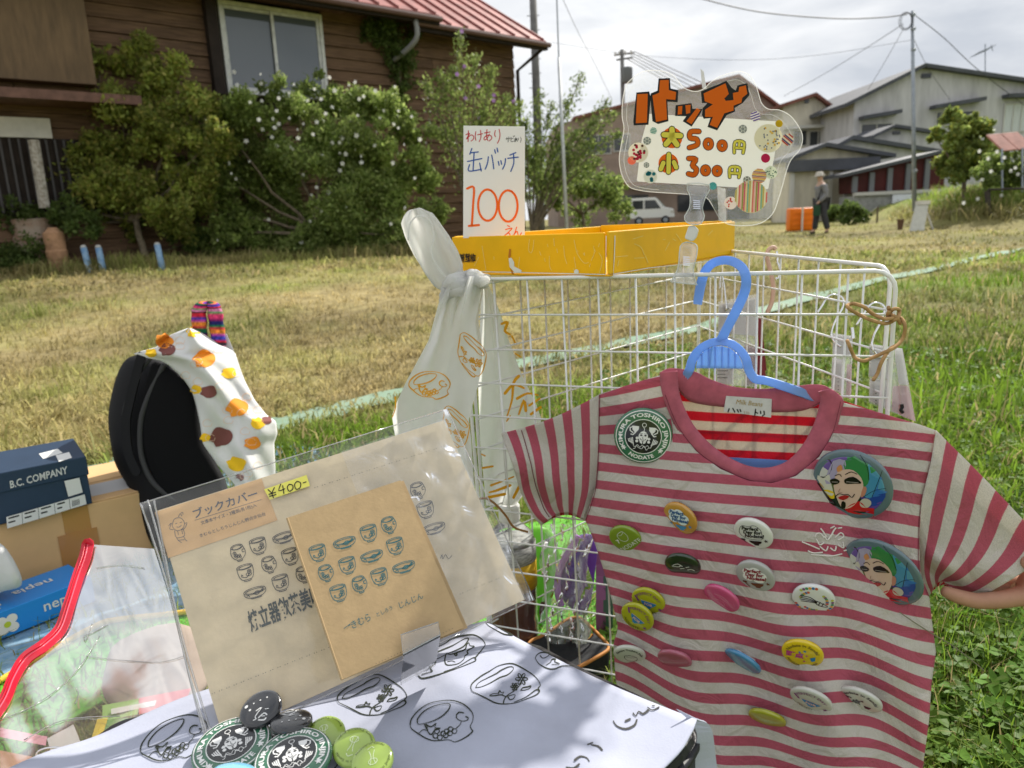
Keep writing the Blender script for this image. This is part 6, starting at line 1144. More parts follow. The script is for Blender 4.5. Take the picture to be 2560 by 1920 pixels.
for Bx in (Bp1, Bp2):
    for a0, a1, col in ((96, 150, (110, 86, 160)), (42, 96, (60, 140, 84)), (2, 42, (84, 150, 178)), (-32, 2, (58, 116, 180)), (-52, -32, (70, 60, 140)), (-140, -52, (30, 44, 40)), (-178, -140, (96, 110, 60)), (150, 182, (200, 200, 196))): Bx.art(coated('print_%d_%d_%d' % col, srgb(*col)), lambda m, f: sector(m, f, a0, a1), 0.0002, 'picture')
    for lv, A_ in ((0.0004, ART), (0.0008, ART2), (0.0012, ART3)):
        for col, P in A_:
            cl_ = coated('print_%d_%d_%d' % col, srgb(*col)); U_ = []
            for p in smooth_line(P, closed=True, k=2):
                u, v = Bp2.unit(*KP(*p)); r_ = math.hypot(u, v); k_ = min(1, 0.985 / r_) if r_ < 0.85 else 0.985 / r_ if r_ > 0 else 1; U_.append((u * k_, v * k_))
            T = tessellate_polygon([[V((u, v, 0)) for u, v in U_]]); Bx.art(cl_, lambda m, f: m.add([f(*u) for u in U_], T), lv, 'picture')
    ln = lambda pts, w_, col, lv=0.0014: Bx.art(coated('print_%d_%d_%d' % col, srgb(*col)), lambda m, f: m.ribbon(smooth_line([Bp2.unit(*KP(*p)) for p in pts], k=4), w_, f), lv, 'picture')
    ln([(195, 412), (215, 396), (245, 405), (272, 406), (300, 426), (312, 408)], 0.022, (14, 14, 15)); ln([(290, 172), (350, 245), (382, 330)], 0.012, (20, 40, 50), 0.0008); ln([(452, 284), (440, 360), (425, 440)], 0.012, (20, 40, 60), 0.0008); ln([(372, 432), (430, 400), (500, 395)], 0.010, (20, 40, 60), 0.0008); ln([(165, 282), (190, 275), (205, 290)], 0.02, (30, 22, 20)); ln([(228, 280), (260, 268), (300, 285)], 0.02, (30, 22, 20)); ln([(215, 365), (210, 385), (232, 390)], 0.012, (150, 110, 96)); ln([(80, 320), (110, 350)], 0.02, (196, 150, 50)); ln([(155, 318), (190, 322)], 0.014, (180, 170, 160), 0.0016); ln([(245, 325), (320, 338)], 0.014, (180, 170, 160), 0.0016)
GRP = 'small badges on the shirt'
def small(px, py, a, b, ang, td, nm, label, face, sgn=-1): return Badge(px, py, a, b, ang, sdep(px, py) - 0.009, sgn, td, nm, label, face)
def perfect(B, tc, bub=None, bowl=(60, 40, 30), tb=0.55):
    if bub:
        B.art(coated('bubble_%d_%d_%d' % bub, srgb(*bub)), lambda m, f: [disc(m, f, 0.30, 20, x, y, 0.26, rings=2) for x, y in ((-0.25, 0.35), (0.1, 0.42), (0.35, 0.15), (-0.3, 0.05), (0.05, 0.12), (0.2, -0.05))], 0.0003, 'speech_bubble')
    def t_(m, f):
        for k, s_ in enumerate(('Perfect', 'Day for', 'Nodate!')): flat_text(m, f, s_, -0.05 + 0.06 * k, 0.46 - 0.24 * k, 0.30, 0.012, 0.3)
    B.art(coated('ink_%d_%d_%d' % tc, srgb(*tc)), t_, 0.0008, 'lettering')
    def bw(m, f):
        m.add([f(*p) for p in [(-0.28, -0.34), (0.40, -0.34), (0.36, -0.46), (0.2, -0.58), (0.18, -0.66), (-0.04, -0.66), (-0.06, -0.58), (-0.22, -0.46)]], [tuple(range(8))]); m.ribbon([(-0.38, -0.62), (-0.55, -0.35)], 0.06, f); m.ribbon([(-0.62, -0.30), (-0.5, -0.30)], 0.12, f); star(m, f, 0.62, -0.32, 0.12)
    B.art(coated('ink_%d_%d_%d' % bowl, srgb(*bowl)), bw, 0.0008, 'bowl_drawing')
    return B
def outline_bubble(B): B.art(PK, lambda m, f: m.ribbon(smooth_line([(-0.62, 0.30), (-0.4, 0.62), (-0.05, 0.6), (0.25, 0.68), (0.5, 0.45), (0.52, 0.1), (0.45, -0.2), (0.1, -0.24), (-0.3, -0.2), (-0.6, 0.0)], closed=True, k=3), 0.025, f, closed=True), 0.0008, 'bubble_outline')
b = small(1698, 1298, 47, 30, 42, 12, 'gold_badge', 'gold rimmed small badge with a white speech bubble high on the chest', srgb(196, 146, 62)); perfect(b, (30, 90, 150), (224, 238, 240), (70, 140, 190))
b = small(1563, 1350, 43, 29, 22, -28, 'olive_badge', 'olive green badge with a white bowl outline reading NODATE', srgb(126, 150, 42))
b.art(PW, lambda m, f: (flat_text(m, f, 'NODATE', 0.05, -0.42, 0.40), m.ribbon(smooth_line([(-0.1, 0.55), (0.35, 0.6), (0.42, 0.25), (0.25, -0.02), (-0.05, -0.02), (-0.18, 0.25)], closed=True, k=3), 0.03, f, closed=True), m.ribbon(smooth_line([(-0.08, 0.5), (0.12, 0.42), (0.36, 0.52)], k=3), 0.025, f), m.ribbon([(-0.45, 0.05), (-0.35, 0.3)], 0.07, f), m.ribbon([(-0.5, 0.28), (-0.3, 0.24)], 0.05, f)), 0.0004)
b = small(1882, 1337, 49, 33, 25, 4, 'white_badge', 'white badge with black speech bubble and bowl, upper of the pair at chest centre', (0.74, 0.74, 0.70)); perfect(b, (24, 22, 22), None, (50, 34, 30)); outline_bubble(b)
b = small(1706, 1417, 45, 25, 12, 10, 'dark_green_badge', 'glossy black and dark green badge on the shirt below the gold one', (0.012, 0.03, 0.014)); b.art(PW, lambda m, f: [m.ribbon(smooth_line(p, k=3), 0.05, f) for p in ([(-0.5, 0.1), (-0.25, 0.3), (0.0, 0.15)], [(-0.55, 0.0), (-0.2, 0.05), (-0.1, 0.2)], [(0.2, 0.1), (0.35, 0.2)], [(0.3, -0.1), (0.5, 0.0), (0.65, -0.1)], [(-0.1, -0.1), (0.1, 0.0)])], 0.0004)
b = small(1887, 1443, 49, 33, 25, 6, 'grey_badge', 'grey badge with dark red lettering in a white bubble, lower of the pair', (0.42, 0.42, 0.41)); perfect(b, (140, 20, 50), (236, 236, 234), (110, 60, 44))
b = small(1802, 1499, 47, 23, 32, 30, 'pink_badge', 'bright pink badge tilted edge-on at the middle of the shirt', srgb(206, 80, 130)); b.art(coated('pink_line', srgb(232, 150, 180)), lambda m, f: [m.ribbon(smooth_line(p, k=3), 0.03, f) for p in ([(-0.4, 0.3), (0.0, 0.45), (0.4, 0.3)], [(-0.3, -0.1), (0.1, 0.05), (0.3, -0.2)], [(0.2, -0.3), (0.4, -0.4)])], 0.0004)
def popday(B, base_arc=True):
    B.art(coated('blue_bowl_ink', srgb(40, 130, 190)), lambda m, f: m.add([f(*p) for p in [(-0.42, 0.12), (0.5, 0.12), (0.40, -0.06), (0.18, -0.28), (0.12, -0.4), (-0.06, -0.4), (-0.1, -0.28), (-0.34, -0.06)]], [tuple(range(8))]), 0.0004, 'bowl_drawing')
    B.art(coated('purple_ink', srgb(130, 60, 120)), lambda m, f: (arc_text(m, f, 'PERFECT DAY', 0.72, 0.24, math.pi / 2, 2.2, 0.01), m.ribbon([(-0.75, 0.28), (-0.55, 0.05)], 0.12, f), star(m, f, 0.72, -0.2, 0.14)), 0.0006, 'lettering')
    B.art(coated('dark_brown_ink', srgb(90, 80, 40)), lambda m, f: arc_text(m, f, 'NODATE', 0.72, 0.24, -math.pi / 2, 1.6, 0.01, True), 0.0006, 'lettering')
    B.art(coated('pale_ink', srgb(226, 190, 190)), lambda m, f: (flat_text(m, f, 'FOR', 0.04, -0.06, 0.26, 0.01), m.ribbon([(-0.38, 0.16), (0.46, 0.16)], 0.03, f)), 0.0008, 'lettering')
b = small(1620, 1507, 44, 29, 26, 18, 'lime_badge', 'lime yellow badge with blue bowl, upper of the overlapping pair', srgb(178, 180, 36)); popday(b)
b = Badge(1592, 1545, 43, 29, 32, sdep(1592, 1545) - 0.016, -1, 40, 'lime_badge', 'lime yellow badge with blue bowl, lower of the overlapping pair', srgb(178, 180, 36)); popday(b)
b = small(2034, 1501, 51, 33.5, 8, 12, 'dotted_badge', 'white badge with coloured dots and a black whisk drawing', (0.76, 0.77, 0.77))
for q, hx in enumerate([(206, 90, 60), (60, 110, 170), (226, 160, 60), (80, 150, 110), (130, 90, 130), (190, 196, 90)]): b.art(coated('dot_%d' % q, srgb(*hx)), lambda m, f: [disc(m, f, 0.075, 10, (0.86 if k % 2 else 0.62) * math.cos(k * 1.047 + q * 0.175 + (0.5 if k % 2 else 0)), (0.86 if k % 2 else 0.62) * math.sin(k * 1.047 + q * 0.175 + (0.5 if k % 2 else 0)), rings=1) for k in range(6)], 0.0004, 'dots')
b.art(PK, lambda m, f: [m.ribbon(smooth_line(p, k=3), 0.045, f) for p in ([(-0.6, 0.22), (-0.2, 0.25), (0.15, 0.02)], [(-0.6, 0.10), (-0.2, 0.12), (0.15, 0.0)], [(-0.62, -0.02), (-0.2, 0.02), (0.14, -0.03)], [(-0.55, -0.14), (-0.2, -0.08), (0.14, -0.06)], [(0.15, 0.08), (0.6, -0.12), (0.62, -0.24), (0.3, -0.22), (0.12, -0.1)], [(0.3, 0.05), (0.25, -0.2)], [(0.45, 0.0), (0.4, -0.24)])], 0.0006)
b = small(1574, 1641, 41, 19, 8, 8, 'white_badge', 'white badge with a line drawn pot at the lower left edge of the shirt', (0.60, 0.62, 0.56)); b.art(PK, lambda m, f: (arc_text(m, f, 'Kimura Toshiro Jinjin', 0.78, 0.22, math.pi / 2, 2.6), m.ribbon(smooth_line([(-0.2, -0.3), (-0.3, 0.1), (0.1, 0.25), (0.45, 0.05), (0.4, -0.3), (0.1, -0.45)], closed=True, k=3), 0.035, f, closed=True), m.ribbon(smooth_line([(-0.2, 0.05), (0.1, 0.0), (0.4, 0.1)], k=3), 0.03, f)), 0.0004)
b = small(1686, 1653, 43, 18, 14, 14, 'rose_badge', 'dull pink badge seen almost edge-on left of the blue one', srgb(176, 92, 116))
b = small(1854, 1658, 48, 14, 31, 31, 'blue_badge', 'blue badge seen edge-on at the lower middle of the shirt', srgb(70, 140, 186))
b = small(2006, 1638, 50, 30.5, 11, 11, 'yellow_badge', 'bright yellow badge with small coloured marks and ring of lettering', srgb(226, 196, 30)); b.art(coated('ochre_ink', srgb(120, 100, 40)), lambda m, f: (arc_text(m, f, 'Nodate in Sendai', 0.76, 0.24, math.pi / 2, 2.4), arc_text(m, f, 'Nodate in Sendai', 0.76, 0.24, -math.pi / 2, 2.2, 0.02, True)), 0.0004, 'lettering')
b.art(coated('blue_bowl_ink', srgb(40, 130, 190)), lambda m, f: (m.ribbon([(-0.15, 0.3), (-0.05, 0.1)], 0.08, f), m.add([f(*p) for p in [(0.35, -0.05), (0.6, 0.1), (0.6, -0.2), (0.45, -0.3)]], [(0, 1, 2, 3)]), star(m, f, 0.1, 0.4, 0.1)), 0.0005); b.art(coated('magenta_ink', srgb(190, 60, 130)), lambda m, f: (flat_text(m, f, '野点', -0.35, 0.0, 0.42, 0.02), star(m, f, 0.1, -0.35, 0.09), star(m, f, 0.2, 0.1, 0.08)), 0.0005)
b = small(2026, 1754, 51, 22, 22, 22, 'white_badge', 'white badge with dark grey bowl low on the shirt, left of the bottom pair', (0.58, 0.58, 0.54)); popday(b)
b = small(2149, 1754, 52, 22, 22, 22, 'white_badge', 'white badge with dark lettering low on the shirt, right of the bottom pair', (0.60, 0.60, 0.56)); b.art(PK, lambda m, f: (arc_text(m, f, 'Nodate in Sendai', 0.76, 0.24, math.pi / 2, 2.6), flat_text(m, f, '野点', -0.35, 0.0, 0.42, 0.02), m.add([f(*p) for p in [(0.2, -0.1), (0.55, -0.1), (0.45, -0.35), (0.28, -0.35)]], [(0, 1, 2, 3)]), star(m, f, 0.1, 0.25, 0.1)), 0.0004)
b = small(1917, 1801, 46, 15, 17, 17, 'olive_badge', 'yellow olive badge seen edge-on lowest on the shirt', srgb(168, 170, 44))
# ================================================================== LOW TABLE AND PRINTED CLOTH
TZ = 0.352
TF = Fr3((0, 0, TZ), (1, 0, 0), (0, 1, 0), (0, 0, 1))
M_cloth = mat('white_cotton', (0.50, 0.525, 0.635), 0.9, var=0.04, vs=40, bump=0.15, bs=500, transl=0.15, spec=0.1)
M_case = mat('black_leatherette', (0.014, 0.014, 0.018), 0.45, bump=0.3, bs=300, spec=0.4)
tb = thing('low_table', 'low black topped table under the white printed cloth', 'table', TF.hit(900, 2000) * 1.0 - V((0, 0, TZ)))
tp = [(100, 1926), (490, 1748), (800, 1664), (1204, 1564), (1480, 1672), (1690, 1772), (1728, 1800), (1738, 1826), (1730, 1852), (1660, 1935), (1300, 2260), (-150, 2750)]
P = [TF.hit(x, y, -0.012) for x, y in smooth_line(tp, closed=True, k=2)]; m = MB(); m.prism(P, (0, 0, -0.045)); obj('top', m, M_case, tb, fixn=True, bevel=0.009)
m = MB(); m.tube([p + V((0, 0, -0.012)) for p in P], 0.004, 6, closed=True); obj('piping', m, M_case, tb, smooth=True)
for (x, y) in ((140, 1990), (1200, 1600), (1660, 1830), (600, 2300)): m = MB(); a = TF.hit(x, y, -0.05); m.tube([a, V((a.x, a.y, 0.0))], 0.016, 8); obj('leg', m, M_case, tb)
bk = curve([(-160, 2010), (87, 1892), (243, 1840), (482, 1736), (800, 1652), (1215, 1553)]); ft = curve([(-150, 2800), (600, 2600), (1300, 2240), (1655, 1926), (1722, 1846), (1742, 1800)])
def cl2(u, v):
    b, f = bk(u), ft(u); return (b[0] + (f[0] - b[0]) * v, b[1] + (f[1] - b[1]) * v + 14 * math.sin(math.pi * v) * u ** 4)
def clz(x, y): 
    q = TF.hit(x, y); return 0.0028 * math.sin(q.x * 31 + q.y * 17) + 0.0018 * math.sin(q.x * 70 - q.y * 55 + 1) + 0.003 * math.exp(-((x - 1130 - (y - 1700) * 1.6) / 60) ** 2)
def onc(x, y, off=0.0): return TF.hit(x, y, clz(x, y) + off)
m = MB(); m.grid(90, 60, lambda i, j: onc(*cl2(i / 89, j / 59))); cloth = obj('table_cloth', m, M_cloth, smooth=True, thick=0.0012)
tag(cloth, 'white cotton cloth printed with black tea bowl drawings spread on the table', 'cloth')
dC = (TF.hit(1742, 1800) - CAM).dot(FW); flp = [(1690, 1772), (1741, 1797), (1766, 1806), (1780, 1828), (1786, 1870), (1793, 1930), (1802, 2000), (1700, 2000), (1722, 1930), (1738, 1868), (1741, 1832), (1722, 1800)]
P = smooth_line(flp, closed=True, k=3); T = tessellate_polygon([[V((x, y, 0)) for x, y in P]]); m = MB(); m.add([at(x, y, dC + 0.004 + 0.00022 * max(0, x - 1741) + 0.004 * math.sin(y / 37)) for x, y in P], T); obj('hanging_flap', m, M_cloth, cloth, thick=0.001)
M_line = mat('dark_green_print', (0.028, 0.034, 0.020), 0.8)
KT = lambda x, y: (1000 + x / 2.765, 1500 + y / 2.765)
DISH = [[(65, 465), (90, 430), (200, 350), (310, 300), (360, 265), (440, 245), (510, 240), (560, 265), (588, 300), (580, 325), (540, 375), (520, 400), (525, 412), (510, 425), (400, 470), (310, 500), (210, 530), (150, 540), (120, 515), (75, 490), (65, 465)], [(105, 465), (130, 430), (200, 385), (290, 345), (350, 320), (380, 305), (440, 270), (470, 262), (470, 280), (440, 320), (390, 345), (330, 370), (260, 405), (200, 435), (140, 465), (105, 466)], [(320, 370), (310, 405), (315, 440), (340, 450), (400, 440), (440, 410), (450, 385), (470, 370), (465, 350), (515, 320), (485, 315), (475, 295), (460, 310), (450, 340), (400, 360), (350, 375), (320, 370)], [(130, 510), (150, 490), (190, 475), (205, 455), (215, 480), (225, 492), (195, 500), (150, 515)], [(305, 495), (400, 460), (500, 400), (522, 402)], [(376, 375), (386, 368), (394, 376), (386, 384), (376, 376)], [(330, 425), (360, 420), (380, 428)]]
fl6 = lambda cx, cy, r_: [[(cx + r_ * (0.25 + 0.75 * abs(math.cos(3 * a))) * math.cos(a), cy + r_ * (0.25 + 0.75 * abs(math.cos(3 * a))) * math.sin(a)) for a in [k * 0.1745 for k in range(37)]], [(cx + r_ * .22 * math.cos(k * 0.785), cy + r_ * .22 * math.sin(k * 0.785)) for k in range(9)]]
CUP = [[(490, 605), (500, 575), (560, 525), (620, 490), (650, 470), (690, 450), (760, 437), (810, 450), (880, 490), (930, 525), (960, 560), (970, 590), (955, 610), (965, 630), (940, 655), (880, 680), (800, 710), (720, 718), (660, 710), (600, 680), (540, 650), (500, 630), (490, 605)], [(525, 600), (545, 570), (600, 540), (670, 505), (690, 490), (740, 465), (775, 460), (785, 475), (765, 500), (735, 520), (690, 535), (620, 575), (560, 600), (525, 603)], [(790, 705), (870, 670), (940, 620), (960, 625)], [(840, 575), (800, 620), (740, 660), (720, 690), (715, 715)], [(735, 670), (700, 655), (660, 660), (620, 662), (640, 648), (680, 645)], [(680, 645), (690, 625), (700, 640), (718, 635), (705, 655)], [(745, 665), (795, 652), (785, 680), (760, 688), (745, 668)], [(835, 622), (850, 605), (880, 600), (905, 592), (895, 610), (860, 622), (835, 622)]] + fl6(840, 545, 42) + fl6(792, 598, 27)
ringp = lambda cx, cy, r_: [(cx + r_ * math.cos(k * 0.785), cy + r_ * math.sin(k * 0.785)) for k in range(9)]
MUG = [[(70, 860), (80, 820), (130, 760), (200, 715), (290, 695), (370, 695), (440, 720), (490, 765), (505, 800), (500, 840), (485, 870), (495, 895), (500, 910), (450, 950), (380, 980), (335, 965), (240, 972), (180, 955), (130, 925), (80, 890), (70, 860)], [(120, 845), (125, 815), (170, 765), (240, 730), (310, 715), (345, 720), (340, 750), (300, 795), (240, 830), (180, 850), (130, 858), (120, 845)], [(440, 780), (410, 775), (390, 795), (395, 820), (425, 835), (460, 832), (472, 815), (455, 805)], [(425, 835), (415, 860), (390, 885)], [(130, 920), (160, 895), (190, 900), (170, 860), (215, 875), (250, 850), (240, 880), (280, 885), (240, 900), (215, 930), (190, 905)], [(185, 860), (190, 895), (205, 930)]] + [ringp(x, y, 17) for x, y in ((255, 905), (245, 938), (275, 950), (300, 922), (322, 908), (350, 893), (376, 905), (345, 920), (315, 935))]
def lineart(name, strokes, wd, fn, mat_, par, k=3, vary=0.35):
    m = MB()
    for s_ in strokes:
        P = smooth_line(s_, k=k) if len(s_) > 2 else s_; n_ = len(P); ws = [wd * (1 + vary * math.sin(i * 0.37 + s_[0][0])) for i in range(n_)]; m.ribbon(P, ws, fn)
    return obj(name, m, mat_, par)
T_ = lambda dx, dy, s=1.0, c=(0, 0): (lambda x, y: onc(KT(x, y)[0] + dx, KT(x, y)[1] + dy, 0.0012))
lineart('dish_drawing', DISH, 7.0, T_(0, 0), M_line, cloth); lineart('cup_drawing', CUP, 6.5, T_(0, 0), M_line, cloth); lineart('mug_drawing', MUG, 6.5, T_(0, 0), M_line, cloth); lineart('cup_drawing', CUP, 7, T_(-334, 28), M_line, cloth)
def mug_left(x, y): u, v = (x - 290) / 435, (y - 838) / 285; return onc(435 + u * 165 - v * 8, 1847 + v * 108 - u * 34, 0.0012)
lineart('mug_drawing', MUG, 7, mug_left, M_line, cloth)
lineart('dish_drawing', [[(935, 400), (950, 375), (985, 360), (1030, 365)], [(935, 400), (960, 440), (1020, 472), (1070, 475), (1120, 455), (1200, 455)], [(970, 385), (985, 400), (1010, 395), (1040, 370)], [(1010, 450), (1040, 430), (1050, 410), (1075, 408), (1070, 425), (1105, 440), (1050, 445)], [(588, 148), (610, 175), (660, 205), (720, 235), (775, 240)], [(588, 148), (640, 165), (700, 200), (780, 240)]], 6, T_(0, 0), M_line, cloth)
lineart('dish_drawing', [[(x * 0.9 - 760, y * 0.9 + 700) for x, y in DISH[0]]], 6, lambda x, y: onc(KT(x, y)[0] - 60, KT(x, y)[1] + 40, 0.0012), M_line, cloth)
lineart('cup_drawing', [[(900, 545), (960, 555), (1010, 590), (1020, 640)], [(640, 490), (700, 530), (720, 600)]], 7, lambda x, y: onc(440 + x / 3.687 + 70, 1680 + y / 3.687, 0.0012), M_line, cloth)
lineart('signature', [[(1475, 835), (1500, 870), (1560, 890), (1620, 865), (1637, 828)], [(1560, 836), (1590, 822)], [(1612, 782), (1630, 800), (1650, 770), (1680, 786), (1717, 760)], [(1713, 742), (1745, 760), (1790, 740)], [(1745, 730), (1760, 730)], [(1298, 998), (1332, 984)], [(1325, 1000), (1370, 1010), (1396, 1036)], [(1208, 1106), (1245, 1080), (1290, 1090), (1308, 1114)], [(1150, 1156), (1200, 1162), (1238, 1134)]], 11, T_(0, 0), mat('grey_print', (0.06, 0.06, 0.055), 0.8), cloth)
# ================================================================== BOOK COVER SET
SC = 0.975
AF = Fr3(cw(-0.3307 * SC, 0.1181 * SC, 0.6872 * SC), cdir(0.8594, -0.2621, 0.4393), -cdir(0.4206, 0.8508, -0.3147), V((0, 0, 1)))
AF.x.normalize(); AF.y = (AF.y - AF.x * AF.y.dot(AF.x)).normalized(); AF.z = AF.x.cross(AF.y).normalized(); AF.z = AF.z if AF.z.dot(FW) < 0 else -AF.z
AW, AH = 0.297 * SC, 0.21 * SC
KC = lambda x, y: (340 + x / 2.023, 1040 + y / 2.023)
M_kraft = mat('pale_kraft_paper', srgb(220, 202, 168), 0.85, var=0.08, vs=60, bump=0.1, bs=300, detail=6); M_kraft2 = mat('brown_kraft_paper', srgb(178, 152, 114), 0.85, var=0.08, vs=70, bump=0.12, bs=300, detail=6); M_head = mat('tan_header_card', srgb(218, 178, 130), 0.85, var=0.05, vs=50)
bset = thing('book_cover_pack', 'clear sleeve holding a pale kraft book cover sheet propped on the table', 'stationery', AF.p(AW / 2, -AH, 0))
m = MB(); m.box(AF, 0, AW, -AH, 0, -0.003, 0.0); ppr = obj('kraft_sheet', m, M_kraft, bset)
hA = lambda off: (lambda x, y: AF.hit(*KC(x, y), off))
m = MB(); m.add([hA(0.0006)(*p) for p in [(95, 487), (634, 316), (716, 527), (163, 719)]], [(0, 1, 2, 3)]); hd = obj('header_card', m, M_head, bset)
gi = mat('slate_ink', srgb(82, 92, 104), 0.8)
def line_text(m, s_, a, b, up, fn, k=1.0, bold=0.0):
    n_ = len(s_); ex = ((b[0] - a[0]) / n_, (b[1] - a[1]) / n_); c = ((a[0] + b[0]) / 2, (a[1] + b[1]) / 2); A_ = affine(c, (ex[0] * k, ex[1] * k), up); put_text(m, s_, lambda x, y: fn(*A_(x, y)), bold=bold)
m = MB(); F9 = hA(0.0010); line_text(m, 'ブックカバー', (285, 503), (618, 392), (-15, -50), F9, 1.0, 0.012); line_text(m, '文庫本サイズ・2種類(各1枚)入', (303, 552), (634, 442), (-6.5, -21), F9); line_text(m, 'きむらとしろうじんじん野点＠仙台', (320, 608), (656, 494), (-6, -19), F9); m.ribbon([(298, 527), (636, 422)], 2.0, F9)
for s_ in ([(185, 545), (195, 520), (225, 515), (245, 540), (235, 570), (205, 580), (185, 560), (185, 545)], [(165, 555), (180, 540), (170, 570), (190, 575)], [(245, 545), (258, 540), (248, 565), (235, 575)], [(215, 510), (222, 495), (232, 505)], [(225, 492), (235, 487), (238, 497)], [(195, 580), (205, 615), (245, 605), (238, 570)], [(210, 580), (215, 600)], [(230, 572), (236, 596)], [(205, 615), (215, 630), (230, 640)], [(240, 608), (250, 625), (258, 632)], [(215, 628), (245, 625)], [(200, 545), (208, 541)], [(222, 540), (232, 536)], [(205, 560), (218, 562), (230, 552)]): m.ribbon(smooth_line(s_, k=3) if len(s_) > 2 else s_, 2.4, F9)
obj('header_print', m, gi, hd)
m = MB(); m.add([hA(0.0042)(*p) for p in [(648, 371), (862, 298), (880, 353), (676, 424)]], [(0, 1, 2, 3)]); stk_ = obj('price_sticker', m, mat('yellow_paper_tape', srgb(232, 226, 110), 0.7, transl=0.1), bset); stk_['label'] = 'yellow tape price sticker'
m = MB()
for s_ in ([(668, 372), (685, 388)], [(700, 362), (688, 390), (695, 412)], [(672, 396), (705, 386)], [(676, 406), (708, 397)], [(732, 345), (722, 378), (752, 368)], [(742, 352), (748, 392)], [(775, 345), (765, 360), (775, 380), (792, 370), (792, 350), (775, 345)], [(815, 330), (802, 345), (810, 370), (830, 362), (832, 338), (815, 330)], [(846, 338), (860, 333)]): m.ribbon(smooth_line(s_, k=3) if len(s_) > 2 else s_, 5.0, hA(0.0048))
obj('price_lettering', m, M_ink, stk_)
# upright bowl glyphs for the covers, unit width
ell = lambda cx, cy, rx, ry: [(cx + rx * math.cos(k * 0.4189), cy + ry * math.sin(k * 0.4189)) for k in range(16)]
UCUP = [ell(0, 0.30, 0.44, 0.13), ell(0.02, 0.28, 0.35, 0.08), [(-0.44, 0.30), (-0.44, 0.0), (-0.36, -0.28), (-0.2, -0.40), (0.2, -0.40), (0.36, -0.28), (0.44, 0.0), (0.44, 0.30)], [(-0.2, -0.40), (-0.17, -0.48), (0.17, -0.48), (0.2, -0.40)], ell(0.2, 0.0, 0.1, 0.1), ell(0.2, 0.0, 0.04, 0.04), ell(0.06, -0.14, 0.07, 0.07), [(0.2, -0.1), (0.05, -0.25), (-0.1, -0.28), (-0.3, -0.18)], [(-0.3, -0.18), (-0.26, -0.08), (-0.2, -0.16)], [(0.1, -0.24), (0.26, -0.2), (0.3, -0.12)]]
UMUG = [ell(0, 0.30, 0.33, 0.14), ell(0, 0.28, 0.26, 0.10), [(-0.33, 0.30), (-0.40, 0.0), (-0.32, -0.25), (-0.12, -0.40), (0.12, -0.40), (0.34, -0.25), (0.42, 0.0), (0.33, 0.30)], [(-0.12, -0.40), (-0.11, -0.48), (0.13, -0.48), (0.13, -0.40)], [(0.36, 0.1), (0.26, 0.08), (0.26, -0.05), (0.36, -0.05)], [(-0.3, 0.0), (-0.2, 0.08), (-0.1, -0.02), (-0.25, -0.06), (-0.15, 0.06)]] + [ell(x, y, 0.05, 0.05) for x, y in ((-0.2, -0.15), (-0.1, -0.13), (-0.12, -0.24), (-0.02, -0.22), (0.06, -0.16), (0.08, -0.27))]
UDISH = [ell(0, 0.10, 0.62, 0.17), ell(0, 0.09, 0.52, 0.11), [(-0.62, 0.08), (-0.58, -0.1), (-0.3, -0.24), (0.3, -0.24), (0.58, -0.1), (0.62, 0.08)], [(-0.25, -0.24), (-0.24, -0.30), (0.26, -0.30), (0.28, -0.24)], [(-0.1, -0.05), (0.1, 0.05), (0.3, 0.0), (0.45, 0.1), (0.42, -0.04), (0.3, -0.04), (0.1, -0.14), (-0.1, -0.05)], [(-0.5, -0.1), (-0.4, -0.05), (-0.35, -0.15)]]
UG = {'c': UCUP, 'm': UMUG, 'd': UDISH}
def bowls(lst, fn, mat_, par, w_=92, ex=(0.955, -0.29), ey=(-0.25, -0.97), lw=0.036):
    for t_, x, y in lst: A_ = affine((x, y), (ex[0] * w_, ex[1] * w_), (ey[0] * w_, ey[1] * w_)); lineart('bowl_drawing', UG[t_], lw, lambda a, b: fn(*A_(a, b)), mat_, par, 3, 0.2)
pk_ = mat('charcoal_print', (0.05, 0.055, 0.06), 0.8); tl_ = mat('teal_print', srgb(48, 104, 112), 0.8)
bowls([('m', 515, 690), ('c', 618, 655), ('d', 748, 613), ('c', 555, 790), ('m', 672, 750), ('c', 780, 708), ('d', 602, 892), ('c', 732, 842), ('m', 846, 800), ('m', 1425, 375), ('c', 1465, 472), ('d', 1508, 568)], hA(0.0008), pk_, ppr)
m = MB(); line_text(m, '焼立器飲茶美味', (572, 1052), (935, 905), (-30, -108), hA(0.0008), 1.0, 0.022); obj('calligraphy', m, mat('dark_slate_print', (0.055, 0.07, 0.068), 0.8), ppr)
m = MB()
for a, b in (((385, 1405), (1000, 1160)), ((905, 362), (1570, 148)), ((1640, 900), (1872, 805))):
    n_ = int(math.hypot(b[0] - a[0], b[1] - a[1]) / 13)
    for i in range(n_): 
        if i % 3 != 2: t = i / n_; m.disc2(a[0] + (b[0] - a[0]) * t, a[1] + (b[1] - a[1]) * t, 2.2, hA(0.0008), 6)
m.ribbon(smooth_line([(1540, 720), (1548, 700), (1552, 725), (1565, 700), (1580, 722), (1598, 705)], k=3), 3, hA(0.0008)); obj('perforation_print', m, pk_, ppr)
